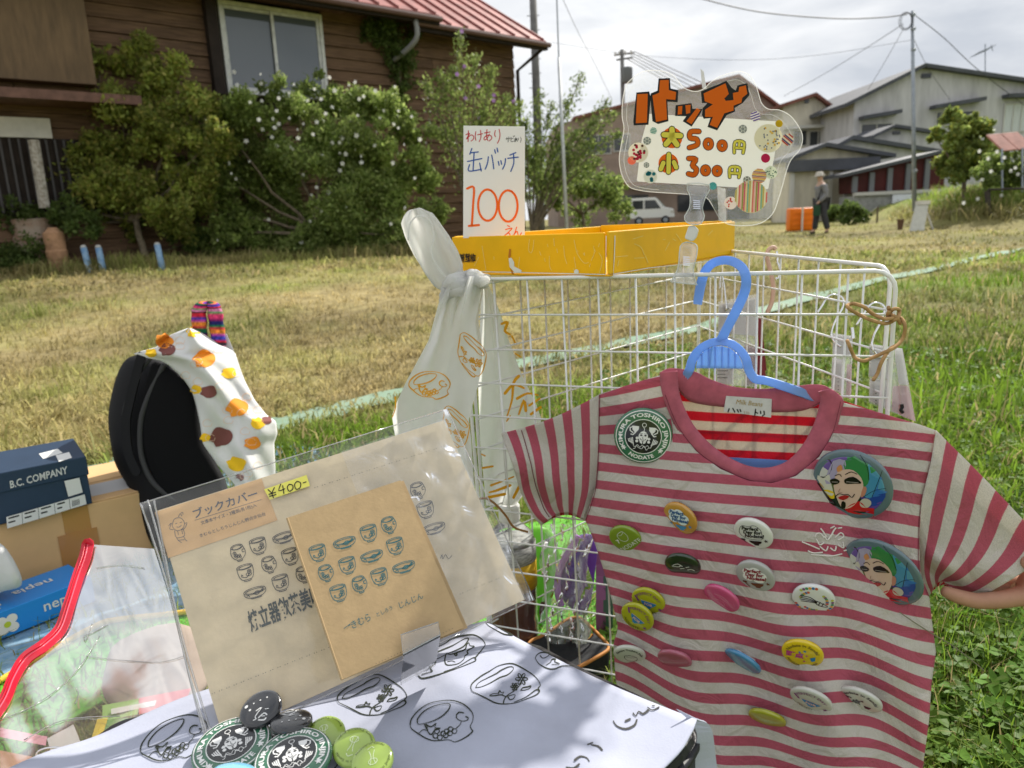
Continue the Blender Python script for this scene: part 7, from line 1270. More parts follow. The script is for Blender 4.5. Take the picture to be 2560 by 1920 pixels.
# clear sleeve: loose rippled film in front, hanging over the left side
M_sleeve = film('clear_sleeve', haze=0.05, rough=0.14, bump=0.06, bs=9, gloss=1.5); NU, NV = 70, 46
def slf(i, j):
    u, v = i / (NU - 1), j / (NV - 1); x = -0.010 + u * (AW + 0.018); y = 0.010 - v * (AH + 0.014)
    rp_ = 0.0024 + 0.0012 * math.sin(u * 21 + v * 9) + 0.0010 * math.sin(v * 33 - u * 13) + (0.0022 * math.sin(v * 26 + u * 60) * max(0, u - 0.62) * 2.6) + 0.003 * math.exp(-u * 40) * math.sin(v * 19)
    return AF.p(x, y, rp_ + 0.0008)
m = MB(); m.grid(NU, NV, slf); sv_ = obj('sleeve_front', m, M_sleeve, bset, smooth=True)
m = MB(); m.grid(40, 40, lambda i, j: AF.p(AW * (0.60 + 0.40 * i / 39), -AH * j / 39, 0.0046 + 0.0011 * math.sin(i * 0.55 + 2.2 * math.sin(j * 0.23)) * min(1, i / 12) + 0.0008 * math.sin(j * 0.9 - i * 0.35))); obj('sleeve_ripple_haze', m, film('sky_hazed_sleeve', haze=0.13, rough=0.16, bump=0.25, bs=30, gloss=1.5), bset, smooth=True)  # added second film; its milky haze stands for sky reflected in the ripples
m = MB()
for k in range(3): m.tube([AF.p(-0.010 + k * 0.0045 + 0.0022 * math.sin(t * 5 + k) - 0.004 * t * k, 0.010 - t * (AH + 0.012), 0.0045 + 0.003 * math.sin(t * 7 + k * 2)) for t in np.linspace(0, 1, 24)], 0.0009, 5)
for (a, b) in (((-0.010, 0.0102), (AW + 0.008, 0.0102)), ((AW + 0.008, 0.0102), (AW + 0.008, -AH - 0.004)), ((AW + 0.008, -AH - 0.004), (-0.008, -AH - 0.004))): m.tube([AF.p(*a, 0.003), AF.p(*b, 0.003)], 0.0007, 5)
obj('sleeve_fold', m, film('sleeve_fold_film', haze=0.35, rough=0.08, gloss=2.5), sv_, smooth=True)
# brown folded cover in front
BFr = Fr3(cw(-0.2009 * 0.985, 0.1196 * 0.985, 0.6707 * 0.972), cdir(0.885, -0.2624, 0.3847), -cdir(0.431, 0.7743, -0.4633), V((0, 0, 1)))
BFr.x.normalize(); BFr.y = (BFr.y - BFr.x * BFr.y.dot(BFr.x)).normalized(); BFr.z = BFr.x.cross(BFr.y).normalized(); BFr.z = BFr.z if BFr.z.dot(FW) < 0 else -BFr.z
BW, BH = 0.108 * 0.978, 0.152 * 0.978
cov_ = thing('folded_book_cover', 'folded brown kraft book cover with teal bowl drawings standing before the sleeve', 'book cover', BFr.p(BW / 2, -BH, -0.002))
m = MB(); m.box(BFr, 0, BW, -BH, 0, -0.0007, 0.0); cf = obj('front_leaf', m, M_kraft2, cov_)
m = MB(); m.add([BFr.p(0, 0, -0.0012), BFr.p(BW + 0.004, 0.0015, -0.006), BFr.p(BW + 0.004, -BH, -0.006), BFr.p(0, -BH, -0.0012)], [(0, 1, 2, 3)]); obj('rear_leaf', m, M_kraft2, cov_, thick=0.0006)
m = MB(); m.tube([BFr.p(0, 0, -0.0008), BFr.p(0, -BH, -0.0008)], 0.0012, 6); obj('spine', m, M_kraft2, cov_)
hB = lambda off: (lambda x, y: BFr.hit(*KC(x, y), off))
bowls([('c', 920, 690), ('d', 1055, 640), ('c', 1178, 590), ('m', 1278, 550), ('m', 960, 793), ('c', 1070, 753), ('d', 1193, 708), ('c', 1312, 655), ('c', 1025, 893), ('m', 1130, 850), ('c', 1232, 810), ('d', 1355, 763)], hB(0.0004), tl_, cf, 92)
m = MB(); line_text(m, 'きむら', (1085, 1065), (1190, 1015), (-14, -44), hB(0.0004), 1.0); line_text(m, 'としろう', (1213, 1010), (1300, 968), (-7, -24), hB(0.0004), 1.0); line_text(m, 'じんじん', (1325, 965), (1452, 908), (-11, -36), hB(0.0004), 1.0); m.ribbon(smooth_line([(1052, 1075), (1085, 1050), (1075, 1062)], k=3), 3, hB(0.0004)); obj('signature', m, tl_, cf)
m = MB(); n_ = 26
for i in range(n_): t = i / n_; m.disc2(1215 + (1615 - 1215) * t, 1252 + (1068 - 1252) * t, 2.0, hB(0.0004), 6)
obj('perforation_print', m, pk_, cf)
# acrylic stand
st = thing('acrylic_stand', 'small clear acrylic display stand under the brown book cover', 'stand', BFr.p(BW * 0.8, -BH - 0.005, 0)); m = MB(); Pq = [hB(0.006)(*p) for p in [(1340, 1108), (1528, 1044), (1538, 1108), (1350, 1206)]]; m.prism(Pq, BFr.z * 0.0018); obj('lip', m, M_clearf, st, fixn=True)
m = MB(); m.tube([p + BFr.z * 0.001 for p in Pq], 0.0005, 5, closed=True); obj('lip_edge', m, bpy.data.materials['clear_edge'], st)
m = MB(); a, b = Pq[3], Pq[2]; bk_ = -BFr.z * 0.05 + V((0, 0, -0.012)); m.prism([a, b, b + bk_, a + bk_], V((0, 0, -0.0018))); obj('base', m, M_clearf, st, fixn=True)
# ================================================================== BADGES ON THE TABLE
def tbadge(px, py, a, b, ang, td, nm, label, face, lift=0.0): 
    d = (TF.hit(px, py, 0.007 + lift) - CAM).dot(FW); return Badge(px, py, a, b, ang, d, 1, td, nm, label, face, group='badges lying on the table cloth')
K5 = lambda x, y: (440 + x / 3.687, 1680 + y / 3.687)
def inkb(B): B.art(PW, lambda m, f: [m.ribbon(smooth_line(p, k=3), w_, f) for p, w_ in (([(0.0, -0.25), (0.18, -0.05), (0.1, -0.5), (0.2, -0.62), (0.1, -0.7)], 0.05), ([(0.3, -0.55), (0.45, -0.3), (0.62, -0.35)], 0.06), ([(0.35, -0.65), (0.6, -0.6), (0.65, -0.5)], 0.06), ([(0.4, -0.1), (0.55, -0.05)], 0.04), ([(0.42, -0.45), (0.55, -0.42)], 0.04))] + [disc(m, f, r_, 10, x, y, rings=1) for x, y, r_ in ((-0.65, -0.1, 0.09), (-0.35, -0.25, 0.06), (-0.35, 0.1, 0.04), (-0.1, 0.3, 0.04), (0.15, 0.5, 0.04))], 0.0004)
B1 = tbadge(*K5(772, 326), 53, 38, -35, 8, 'black_badge', 'black badge with white ink marks leaning up behind the other table badges', (0.016, 0.017, 0.02), 0.016); inkb(B1)
B3 = tbadge(*K5(1030, 560), 48, 22, -8, 0, 'black_badge', 'black badge lying lowest, under the other black badge and mostly hidden', (0.016, 0.017, 0.02), 0.0)
B2 = tbadge(*K5(1062, 432), 52, 24, -10, 190, 'black_badge', 'black badge with white ink marks lying flat right of the leaning one', (0.016, 0.017, 0.02), 0.012); inkb(B2)
GB1 = tbadge(*K5(512, 665), 97, 64, -22, -24, 'green_badge', 'large green round badge at the left of the table pile', GRN_C, 0.004); green_art(GB1)
GB2 = tbadge(*K5(1075, 770), 97, 66, -20, -16, 'green_badge', 'large green round badge at the middle of the table pile', GRN_C, 0.008); green_art(GB2)
def lime(B, flip):
    B.art(coated('lime_ink', srgb(70, 84, 20)), lambda m, f: (arc_text(m, f, 'Nodate in Sendai', 0.82, 0.16, math.pi / 2, 1.9, 0.0), arc_text(m, f, 'Kimura Toshiro Jinjin', 0.82, 0.16, -math.pi / 2, 2.7, 0.0, True)), 0.0003, 'lettering')
    B.art(coated('lime_pale', srgb(220, 232, 190)), lambda m, f: (m.ribbon(smooth_line([(-0.1, -0.4), (0.0, 0.0), (-0.05, 0.35)], k=3), 0.03, f), m.ribbon(smooth_line([(0.15, -0.4), (0.1, 0.0), (0.2, 0.35)], k=3), 0.03, f), m.ribbon(smooth_line(ell(0.05, -0.25, 0.2, 0.16), k=2), 0.03, f), m.ribbon([(-0.1, 0.5), (0.1, 0.6), (0.2, 0.48)], 0.04, f)), 0.0003)
LIM = srgb(158, 184, 80)
lime(tbadge(*K5(1375, 565), 50, 42, -20, 168, 'lime_badge', 'lime green badge on the table, topmost of three in the row', LIM, 0.002), 1)
lime(tbadge(*K5(1640, 678), 54, 44, -15, 186, 'lime_badge', 'lime green badge on the table, middle of three in the row', LIM, 0.006), 1)
lime(tbadge(*K5(1803, 800), 54, 40, -25, -20, 'lime_badge', 'lime green badge on the table, lowest of three in the row', LIM, 0.010), 0)
B9 = tbadge(*K5(540, 905), 55, 20, 0, 0, 'pale_blue_badge', 'pale blue badge at the bottom edge in front of the green ones', srgb(120, 190, 226), 0.022)
# ================================================================== KNOTTED WHITE CLOTH ON THE RACK
M_teng = mat('thin_white_cotton', (0.9, 0.9, 0.89), 0.9, var=0.03, vs=30, bump=0.12, bs=400, transl=0.7, spec=0.1); M_ypr = mat('mustard_print', srgb(226, 164, 30), 0.8, transl=0.2)
K7 = lambda x, y: (850 + x / 2.304, 480 + y / 2.304)
tg = thing('knotted_cloth', 'thin white cotton cloth with mustard bowl prints knotted to the rack corner', 'cloth', at(1130, 1200, 1.02))
def hang(name, Lp, Rp, y0, y1, dfn, nu=46, nv=60):
    fl_, fr_ = ipl(Lp, 1), ipl(Rp, 1); pts = lambda u, v: (fl_(y0 + (y1 - y0) * v) + (fr_(y0 + (y1 - y0) * v) - fl_(y0 + (y1 - y0) * v)) * u, y0 + (y1 - y0) * v)
    m = MB(); m.grid(nu, nv, lambda i, j: at(*pts(i / (nu - 1), j / (nv - 1)), dfn(*pts(i / (nu - 1), j / (nv - 1)), i / (nu - 1)))); return obj(name, m, M_teng, tg, smooth=True)
FLp = [(1128, 690), (1112, 720), (1096, 760), (1085, 800), (1072, 850), (1045, 900), (1015, 955), (990, 1010), (980, 1040), (985, 1075), (992, 1110), (1000, 1300)]; FRp = [(1212, 690), (1206, 740), (1196, 800), (1203, 850), (1207, 900), (1196, 960), (1182, 1010), (1172, 1050), (1178, 1100), (1190, 1300)]
def dfr(x, y, u=None):
    if u is None: a, b = ipl(FLp, 1)(y), ipl(FRp, 1)(y); u = (x - a) / max(1, b - a)
    k = float(sstep((y - 690) / 300)); return 1.005 + 0.02 * k - 0.02 * math.sin(math.pi * min(1, max(0, u))) + 0.011 * math.sin(u * 9.5 + y / 160) * (0.35 + 0.65 * math.exp(-((y - 760) / 160) ** 2)) + 0.004 * math.sin(u * 17 - y / 60) + 0.006 * math.sin(u * 26 + y / 90) * math.exp(-((y - 720) / 110) ** 2)
hang('front_drape', FLp, FRp, 690, 1290, dfr)
BLp = [(1205, 700), (1200, 800), (1195, 950), (1200, 1100), (1215, 1260), (1220, 1300)]; BRp = [(1216, 700), (1250, 780), (1272, 850), (1298, 920), (1318, 965), (1340, 1010), (1353, 1045), (1350, 1090), (1340, 1150), (1325, 1215), (1290, 1262), (1280, 1300)]
def dbk(x, y, u=0.5): return 1.155 + 0.015 * math.sin(u * 8 + y / 120) + 0.0001 * (x - 1200)
hang('rear_drape', BLp, BRp, 700, 1264, dbk)
# upper loop: puffy folded lobe
cx = [(1140, 712), (1120, 690), (1098, 655), (1075, 615), (1055, 575), (1042, 545), (1036, 522)]; rw = [26, 44, 50, 50, 46, 40, 14]
C_ = smooth_line(cx, k=5); W_ = np.interp(np.linspace(0, 1, len(C_)), np.linspace(0, 1, len(rw)), rw)
def lobe(i, j):
    n_ = 22; a = 2 * math.pi * i / n_; t = j / (len(C_) - 1); a2, b2 = np.array(C_[max(j - 1, 0)]), np.array(C_[min(j + 1, len(C_) - 1)]); tv = (b2 - a2) / np.hypot(*(b2 - a2)); nv = np.array((-tv[1], tv[0])); r_ = W_[j] * (1 + 0.10 * math.sin(3 * a + t * 4)); p = np.array(C_[j]) + nv * math.cos(a) * r_; return at(p[0], p[1], 1.02 - 0.016 * math.sin(a) * (W_[j] / 50) * (0.55 + 0.45 * math.cos(2 * a)) + 0.005 * math.sin(5 * a + t * 6))
m = MB(); m.grid(22, len(C_), lobe, wrap=True); m.f.append(tuple(range(22 * (len(C_) - 1), 22 * len(C_)))); obj('upper_loop', m, M_teng, tg, smooth=True)
m = MB(); m.tube([at(x, y, 0.998) for x, y in smooth_line([(1020, 600), (1025, 560), (1045, 540), (1072, 548), (1085, 590), (1078, 625), (1090, 660), (1120, 700)], k=4)], 0.0011, 6); obj('hem', m, M_teng, tg, smooth=True)
def knot(pts, r_): m = MB(); P = smooth_line(pts, k=5); n_ = len(P); m.tube([at(*p, 1.0 + 0.012 * math.sin(i * 0.6)) for i, p in enumerate(P)], [r_ * (0.75 + 0.35 * math.sin(math.pi * i / (n_ - 1)) + 0.08 * math.sin(i * 1.9)) for i in range(n_)], 10); obj('knot', m, M_teng, tg, smooth=True)
knot([(1112, 730), (1120, 708), (1145, 694), (1175, 695), (1200, 704), (1212, 712)], 0.0075); knot([(1150, 690), (1172, 684), (1195, 687), (1222, 692)], 0.004); knot([(1108, 742), (1128, 720), (1160, 708), (1190, 708), (1215, 700)], 0.008); knot([(1106, 752), (1130, 734), (1165, 722), (1198, 716)], 0.007); knot([(1160, 684), (1180, 679), (1200, 683)], 0.0035)
def on_fr(x, y): return at(x, y, dfr(x, y) - 0.0016)
def cupm(cx_, cy_, sc, rot):
    c, s = math.cos(rot), math.sin(rot); return lambda x, y: on_fr(cx_ + (c * x - s * y) * sc, cy_ + (s * x + c * y) * sc)
lineart('print', [[(a - 290, b - 838) for a, b in s_] for s_ in MUG], 11, cupm(1074, 962, 0.235, 0.15), M_ypr, tg); lineart('print', [[(a - 730, b - 578) for a, b in s_] for s_ in CUP], 10, cupm(1180, 885, 0.24, 1.25), M_ypr, tg); lineart('print', [[(a - 730, b - 578) for a, b in s_] for s_ in CUP], 10, cupm(1140, 1065, 0.225, 1.25), M_ypr, tg)
lineart('print', [[(300, 1300), (320, 1240), (318, 1180)]], 8, lambda x, y: on_fr(*K7(x, y)), M_ypr, tg)
on_bk = lambda x, y: at(*K7(x, y), 1.155 - 0.022)
for s9 in [[(960, 1300), (990, 1200), (1000, 1100), (1030, 1060)], [(950, 1160), (1000, 1110), (1060, 1130)], [(1020, 1190), (1080, 1160), (1140, 1170)], [(1030, 1280), (1060, 1200), (1070, 1260)], [(1090, 1230), (1150, 1190)], [(1100, 1280), (1155, 1240)], [(930, 760), (965, 750), (950, 800), (980, 820)], [(990, 830), (1010, 870)], [(1010, 930), (1040, 950)], [(820, 1590), (880, 1580)], [(815, 1510), (835, 1520)], [(960, 1320), (980, 1290)], [(870, 1690), (950, 1660), (1000, 1640)], [(860, 1730), (900, 1720), (980, 1690)], [(1000, 1760), (1060, 1640)], [(850, 1760), (950, 1740)]]: lineart('print', [s9], 13, on_bk, M_ypr, tg)
# ================================================================== THINGS AT THE LEFT
def pillow(name, outline, d, front, back, mat_, par=None, k=3, nr=7, dfn=None, label=None):
    """rounded soft body grown from an outline given in photo pixels at depth d"""
    P = smooth_line(outline, closed=True, k=k); cx_ = sum(p[0] for p in P) / len(P); cy_ = sum(p[1] for p in P) / len(P); n_ = len(P); m = MB(); rings = []
    for sg_, dep in ((1, front), (-1, back)):
        for q in range(nr + 1 if sg_ == 1 else nr):
            th_ = (q if sg_ == 1 else q) / nr * math.pi / 2 * 0.985; s_ = math.cos(th_) ** 0.6; rings.append((sg_, q, [at(cx_ + (x - cx_) * s_, cy_ + (y - cy_) * s_, (dfn(cx_ + (x - cx_) * s_, cy_ + (y - cy_) * s_) if dfn else d) - sg_ * dep * math.sin(th_)) for x, y in P]))
    fr_ = [r_ for r_ in rings if r_[0] == 1]; bk2 = [r_ for r_ in rings if r_[0] == -1][1:]
    order = fr_[::-1] + bk2; b0 = m.add([p for r_ in order for p in r_[2]], [])
    for i in range(len(order) - 1):
        for k2 in range(n_): m.f.append((b0 + i * n_ + k2, b0 + i * n_ + (k2 + 1) % n_, b0 + (i + 1) * n_ + (k2 + 1) % n_, b0 + (i + 1) * n_ + k2))
    m.f.append(tuple(range(b0, b0 + n_))); m.f.append(tuple(range(b0 + (len(order) - 1) * n_, b0 + len(order) * n_)))
    return obj(name, m, mat_, par, smooth=True, fixn=True)
K6 = lambda x, y: (x / 2.304, 1200 + y / 2.304); KL = lambda x, y: (x / 2.458, 650 + y / 2.458)
# picnic sheets on the ground
M_silver = mat('silver_blue_mat', srgb(150, 178, 196), 0.5, metal=0.1, var=1, vs=60, col2=srgb(96, 140, 172), bump=0.12, bs=140, spec=0.5); M_lime = mat('lime_sheet', srgb(112, 196, 62), 0.5, transl=0.2, var=0.08, vs=6); M_yedge = mat('yellow_binding', srgb(226, 186, 66), 0.7); M_taupe = mat('taupe_fabric', srgb(158, 142, 128), 0.9, var=0.12, vs=20)
def gsheet(name, label, poly, z, mat_, cat='mat', th_=0.004): m = MB(); m.prism([gnd(x, y, z) for x, y in poly], (0, 0, th_)); return tag(obj(name, m, mat_, fixn=True), label, cat)
gsheet('silver_mat', 'crinkled silver blue picnic mat under the boxes and tissue', [(-420, 1950), (-520, 1330), (300, 1175), (690, 1108), (760, 1112), (835, 1140), (780, 1300), (640, 1500), (440, 1532), (240, 1563), (0, 1700)], 0.022, M_silver)
lm_ = gsheet('lime_mat', 'lime green mat edge seen through the zip bag at lower left', [(0, 1702), (240, 1566), (440, 1535), (640, 1502), (900, 1480), (880, 1560), (600, 1620), (430, 1660), (200, 1790), (-60, 1960), (-100, 1760)], 0.020, M_lime)
m = MB(); m.tube([gnd(x, y, 0.031) for x, y in smooth_line([(-60, 1740), (0, 1701), (120, 1630), (240, 1564), (300, 1548), (440, 1533), (560, 1515), (640, 1501)], k=4)], 0.006, 6); obj('binding', m, M_yedge, lm_, smooth=True)
gsheet('green_sheet', 'bright lime plastic sheet on the ground behind the rack', [(1150, 1560), (1240, 1330), (1420, 1290), (1600, 1330), (1660, 1700), (1520, 1790), (1280, 1700)], 0.02, M_lime)
# cardboard box
M_cbox = mat('corrugated_cardboard', srgb(222, 182, 132), 0.85, var=0.08, vs=10, detail=8); M_tape = mat('brown_parcel_tape', srgb(190, 136, 80), 0.25, spec=0.5, coat=0.3)
zc = 0.185; c0 = gnd(373, 1226, zc); c1 = gnd(0, 1312, zc); bx_ = (c0 - c1); bx_.z = 0; bx_.normalize(); by_ = V((-bx_.y, bx_.x, 0)); CB = Fr3(V((c0.x, c0.y, 0.025)), bx_, by_, V((0, 0, 1)))
cb = thing('cardboard_box', 'brown cardboard shipping box with a strip of parcel tape at the left', 'box', CB.p(-0.22, 0.15, 0)); hb = zc - 0.025
def cbox(par, F, x0, x1, y0, y1, z0, z1, nm, mt, bv=0.0025): m = MB(); P = [F.p(x, y, z) for z in (z0, z1) for y in (y0, y1) for x in (x0, x1)]; m.add(P, [(0, 2, 3, 1), (4, 5, 7, 6), (0, 1, 5, 4), (2, 6, 7, 3), (0, 4, 6, 2), (1, 3, 7, 5)]); return obj(nm, m, mt, par, fixn=True, bevel=bv)
cbox(cb, CB, -0.46, 0, 0, 0.30, 0, hb, 'carton', M_cbox); cbox(cb, CB, -0.46, -0.002, 0.002, 0.148, hb + 0.0006, hb + 0.0035, 'flap', M_cbox, 0.001); cbox(cb, CB, -0.46, -0.002, 0.152, 0.298, hb + 0.0006, hb + 0.0035, 'flap', M_cbox, 0.001)
cbox(cb, CB, -0.175, -0.125, -0.0012, -0.0004, hb - 0.20, hb - 0.001, 'tape', M_tape, 0.0); cbox(cb, CB, -0.19, -0.115, -0.0020, -0.0013, hb - 0.16, hb - 0.055, 'tape', M_tape, 0.0); cbox(cb, CB, -0.11, -0.01, 0.04, 0.13, hb + 0.0036, hb + 0.0042, 'shipping_label', mat('pale_label_paper', (0.62, 0.61, 0.60), 0.6), 0.0)
# navy shoe box on it
M_navy = mat('navy_card', srgb(44, 62, 84), 0.55, var=0.06, vs=20); zs = zc + 0.0045; s0 = gnd(236, 1259, zs); SB = Fr3(V((s0.x, s0.y, zs)), bx_, by_, V((0, 0, 1)))
zt_ = 0.108; sb = thing('shoe_box', 'dark navy shoe box with white lettering on top of the cardboard box', 'box', SB.p(-0.17, 0.1, 0)); cbox(sb, SB, -0.335, -0.003, 0.003, 0.187, 0, zt_ - 0.03, 'carton', M_navy); lid = cbox(sb, SB, -0.338, 0, 0, 0.19, zt_ - 0.042, zt_, 'lid', M_navy); SF = Fr3(SB.p(0, -0.0006, 0), SB.x, SB.z, -SB.y)
m = MB(); hS = lambda x, y: SF.hit(*KL(x, y), 0.0006)
line_text(m, 'B.C. COMPANY', (45, 1388), (428, 1288), (-8, -62), hS, 1.62, 0.02); obj('lettering', m, mat('silver_print', (0.62, 0.63, 0.64), 0.5), sb)
M_slab = mat('white_sticker', (0.72, 0.72, 0.70), 0.6)
m = MB(); m.add([hS(*p) for p in [(395, 1358), (488, 1338), (508, 1428), (420, 1455)]], [(0, 1, 2, 3)]); m.add([hS(*p) for p in [(38, 1580), (520, 1440), (532, 1500), (45, 1650)]], [(0, 1, 2, 3)]); obj('sticker', m, M_slab, sb)
m = MB(); hS2 = lambda x, y: SF.hit(*KL(x, y), 0.0010)
for a, b in (((135, 1552), (140, 1625)), ((235, 1524), (240, 1592)), ((333, 1496), (340, 1560)), ((425, 1468), (432, 1530))): m.ribbon([a, b], 2.5, hS2)
for x, w_ in ((55, 60), (155, 60), (255, 55), (355, 40)):
    for k in range(2): yy = 1592 - (x - 40) * 0.29 + k * 26; m.ribbon([(x, yy), (x + w_ * (1 - 0.4 * k), yy - w_ * (1 - 0.4 * k) * 0.28)], 9, hS2)
for k in range(6): m.ribbon([(445 + k * 8, 1480 - k * 2), (447 + k * 8, 1515 - k * 3)], 3.5, hS2)
obj('sticker_print', m, M_ink, sb)
ST_ = Fr3(SB.p(0, 0, zt_), SB.x, SB.y, SB.z); m = MB(); m.add([ST_.hit(*KL(*p), 0.0006) for p in [(238, 1190), (355, 1160), (385, 1185), (265, 1222)]], [(0, 1, 2, 3)]); m.add([ST_.hit(*KL(*p), 0.0008) for p in [(342, 1200), (425, 1180), (442, 1215), (362, 1240)]], [(0, 1, 2, 3)]); obj('sticker', m, M_slab, lid)
# backpack
M_pack = mat('black_nylon', (0.010, 0.010, 0.012), 0.75, bump=0.3, bs=700, spec=0.25); M_pack2 = mat('black_mesh', (0.006, 0.006, 0.007), 0.9, bump=0.4, bs=900, spec=0.15)
DB = 1.66; bp = thing('backpack', 'black backpack standing on the mat behind the book cover display', 'bag', gnd(430, 1420, 0.02))
pillow('shell', [KL(*p) for p in [(745, 650), (800, 595), (900, 580), (1000, 625), (1100, 690), (1190, 790), (1240, 920), (1270, 1080), (1330, 1250), (1400, 1400), (1400, 1700), (1000, 1800), (860, 1600), (800, 1420), (715, 1270), (685, 1160), (665, 1000), (675, 880), (705, 750)]], DB + 0.05, 0.05, 0.16, M_pack, bp)
pillow('front_panel', [KL(*p) for p in [(930, 640), (1000, 640), (1090, 700), (1170, 790), (1210, 900), (1225, 1030), (1250, 1140), (1320, 1270), (1370, 1420), (1300, 1650), (1100, 1600), (960, 1400), (880, 1200), (858, 1050), (880, 850)]], DB - 0.005, 0.022, 0.03, M_pack2, bp)
M_edge = mat('charcoal_piping', (0.045, 0.045, 0.048), 0.7)
for ln in ([(1010, 640), (960, 740), (905, 860), (868, 980), (862, 1130), (880, 1240), (930, 1350), (1010, 1430), (1090, 1470)], [(930, 600), (850, 700), (800, 800), (760, 950), (760, 1100)]): m = MB(); m.tube([at(*KL(*p), DB - 0.015) for p in smooth_line(ln, k=5)], 0.006 if ln[0][0] == 1010 else 0.004, 8); obj('piping', m, M_edge, bp, smooth=True)
m = MB(); P = smooth_line([KL(*p) for p in [(870, 590), (840, 700), (800, 860), (775, 1000), (790, 1180), (840, 1300)]], k=6)
m.ribbon(P, 22, lambda x, y: at(x, y, DB - 0.022)); obj('shoulder_strap', m, M_pack, bp, thick=0.006)
# printed cotton over the backpack
DL = [(470, 821), (430, 835), (392, 868), (332, 884), (345, 890), (398, 900), (422, 912), (456, 943), (480, 978), (490, 1010), (500, 1057), (508, 1110), (545, 1163), (586, 1210), (600, 1290)]; DR = [(478, 821), (505, 832), (528, 848), (550, 862), (587, 880), (598, 915), (611, 950), (636, 1000), (668, 1040), (690, 1053), (693, 1085), (685, 1106), (688, 1170), (688, 1290)]
M_dcl = mat('white_printed_cotton', (0.80, 0.80, 0.80), 0.9, transl=0.2, bump=0.12, bs=300); dcl = thing('printed_cloth', 'white cloth with orange, yellow and maroon animal prints draped over the backpack', 'cloth', at(600, 1280, 1.6)); _dl, _dr = ipl(DL, 1), ipl(DR, 1)
def ddc(x, y): a, b = _dl(y), _dr(y); u = (x - a) / max(1, b - a); return DB - 0.03 - 0.035 * math.sin(math.pi * min(1, max(0, u))) ** 0.7 + 0.10 * max(0, u - 0.5) + 0.013 * math.sin(u * 7 + y / 45) + 0.005 * math.sin(u * 15 - y / 28) + 0.004 * math.sin(x / 14 + y / 22) * float(sstep((y - 1050) / 120))
m = MB(); NU_, NV_ = 40, 60; py_ = lambda v: 821 + (1290 - 821) * v; m.grid(NU_, NV_, lambda i, j: (lambda x, y: at(x, y, ddc(x, y)))(_dl(py_(j / (NV_ - 1))) + (_dr(py_(j / (NV_ - 1))) - _dl(py_(j / (NV_ - 1)))) * i / (NU_ - 1), py_(j / (NV_ - 1)))); obj('drape', m, M_dcl, dcl, smooth=True, thick=0.0012)
m = MB(); m.grid(2, 6, lambda i, j: at(*[[(546, 862), (566, 833)], [(556, 872), (574, 852)], [(566, 880), (584, 876)], [(580, 900), (594, 905)], [(592, 930), (604, 940)], [(604, 960), (614, 965)]][j][i], DB + 0.05)); obj('rear_fold', m, M_dcl, dcl, thick=0.001)
blob = lambda cx_, cy_, s_, rot: [(cx_ + s_ * (r_ * math.cos(a + rot)), cy_ + s_ * 0.8 * r_ * math.sin(a + rot)) for a, r_ in [(k * 0.393, [1, 0.98, 1.0, 1.02, 1.0, 1.25, 0.95, 1.2, 1.0, 0.92, 1.0, 1.1, 1.0, 0.9, 1.0, 1.02][k]) for k in range(16)]]
for col, L_ in (((240, 150, 50), [(1258, 605, 55, 0.3), (1460, 905, 55, 0.1), (1555, 1125, 40, 0.8), (1010, 500, 45, 2)]), ((244, 196, 40), [(1410, 695, 36, 1), (1205, 795, 28, 0), (1585, 1005, 36, 2), (1262, 1090, 26, 0), (1455, 1255, 46, 1.5), (930, 572, 28, 1), (1190, 440, 34, 0.4)]), ((124, 76, 72), [(1285, 810, 40, 0.9), (1360, 1085, 58, 0), (1030, 548, 40, 0.2), (1470, 1338, 24, 0), (1640, 985, 26, 1)])):
    m = MB()
    for cx_, cy_, s_, rt in L_:
        m = MB(); P = [KL(*p) for p in smooth_line(blob(cx_, cy_, s_ * 1.2, rt), closed=True, k=2)]; c9 = KL(cx_, cy_); n9 = len(P); onD = lambda x, y: at(x, y, ddc(x, y) - 0.0022); m.add([onD(*c9)] + [onD(c9[0] + (x - c9[0]) * q / 5, c9[1] + (y - c9[1]) * q / 5) for q in range(1, 6) for x, y in P], [(0, 1 + k, 1 + (k + 1) % n9) for k in range(n9)] + [(1 + q * n9 + k, 1 + (q + 1) * n9 + k, 1 + (q + 1) * n9 + (k + 1) % n9, 1 + q * n9 + (k + 1) % n9) for q in range(4) for k in range(n9)]); obj('animal_print', m, bpy.data.materials.get('animal_print_%d' % col[2]) or mat('animal_print_%d' % col[2], srgb(*col), 0.85), dcl)
for i in range(24):
    m = MB(); y = random.uniform(850, 1230); a, b = _dl(y), _dr(y); x = random.uniform(a + 10, b - 10); m.ribbon(smooth_line([(x + 12 * math.cos(t), y + 9 * math.sin(t) * (1 + .2 * math.sin(3 * t))) for t in [k * 0.7 for k in range(9)]], k=2), 1.0, lambda p, q: at(p, q, ddc(p, q) - 0.0025)); obj('outline_print', m, bpy.data.materials.get('faint_orange_print') or mat('faint_orange_print', srgb(238, 206, 180), 0.85), dcl)
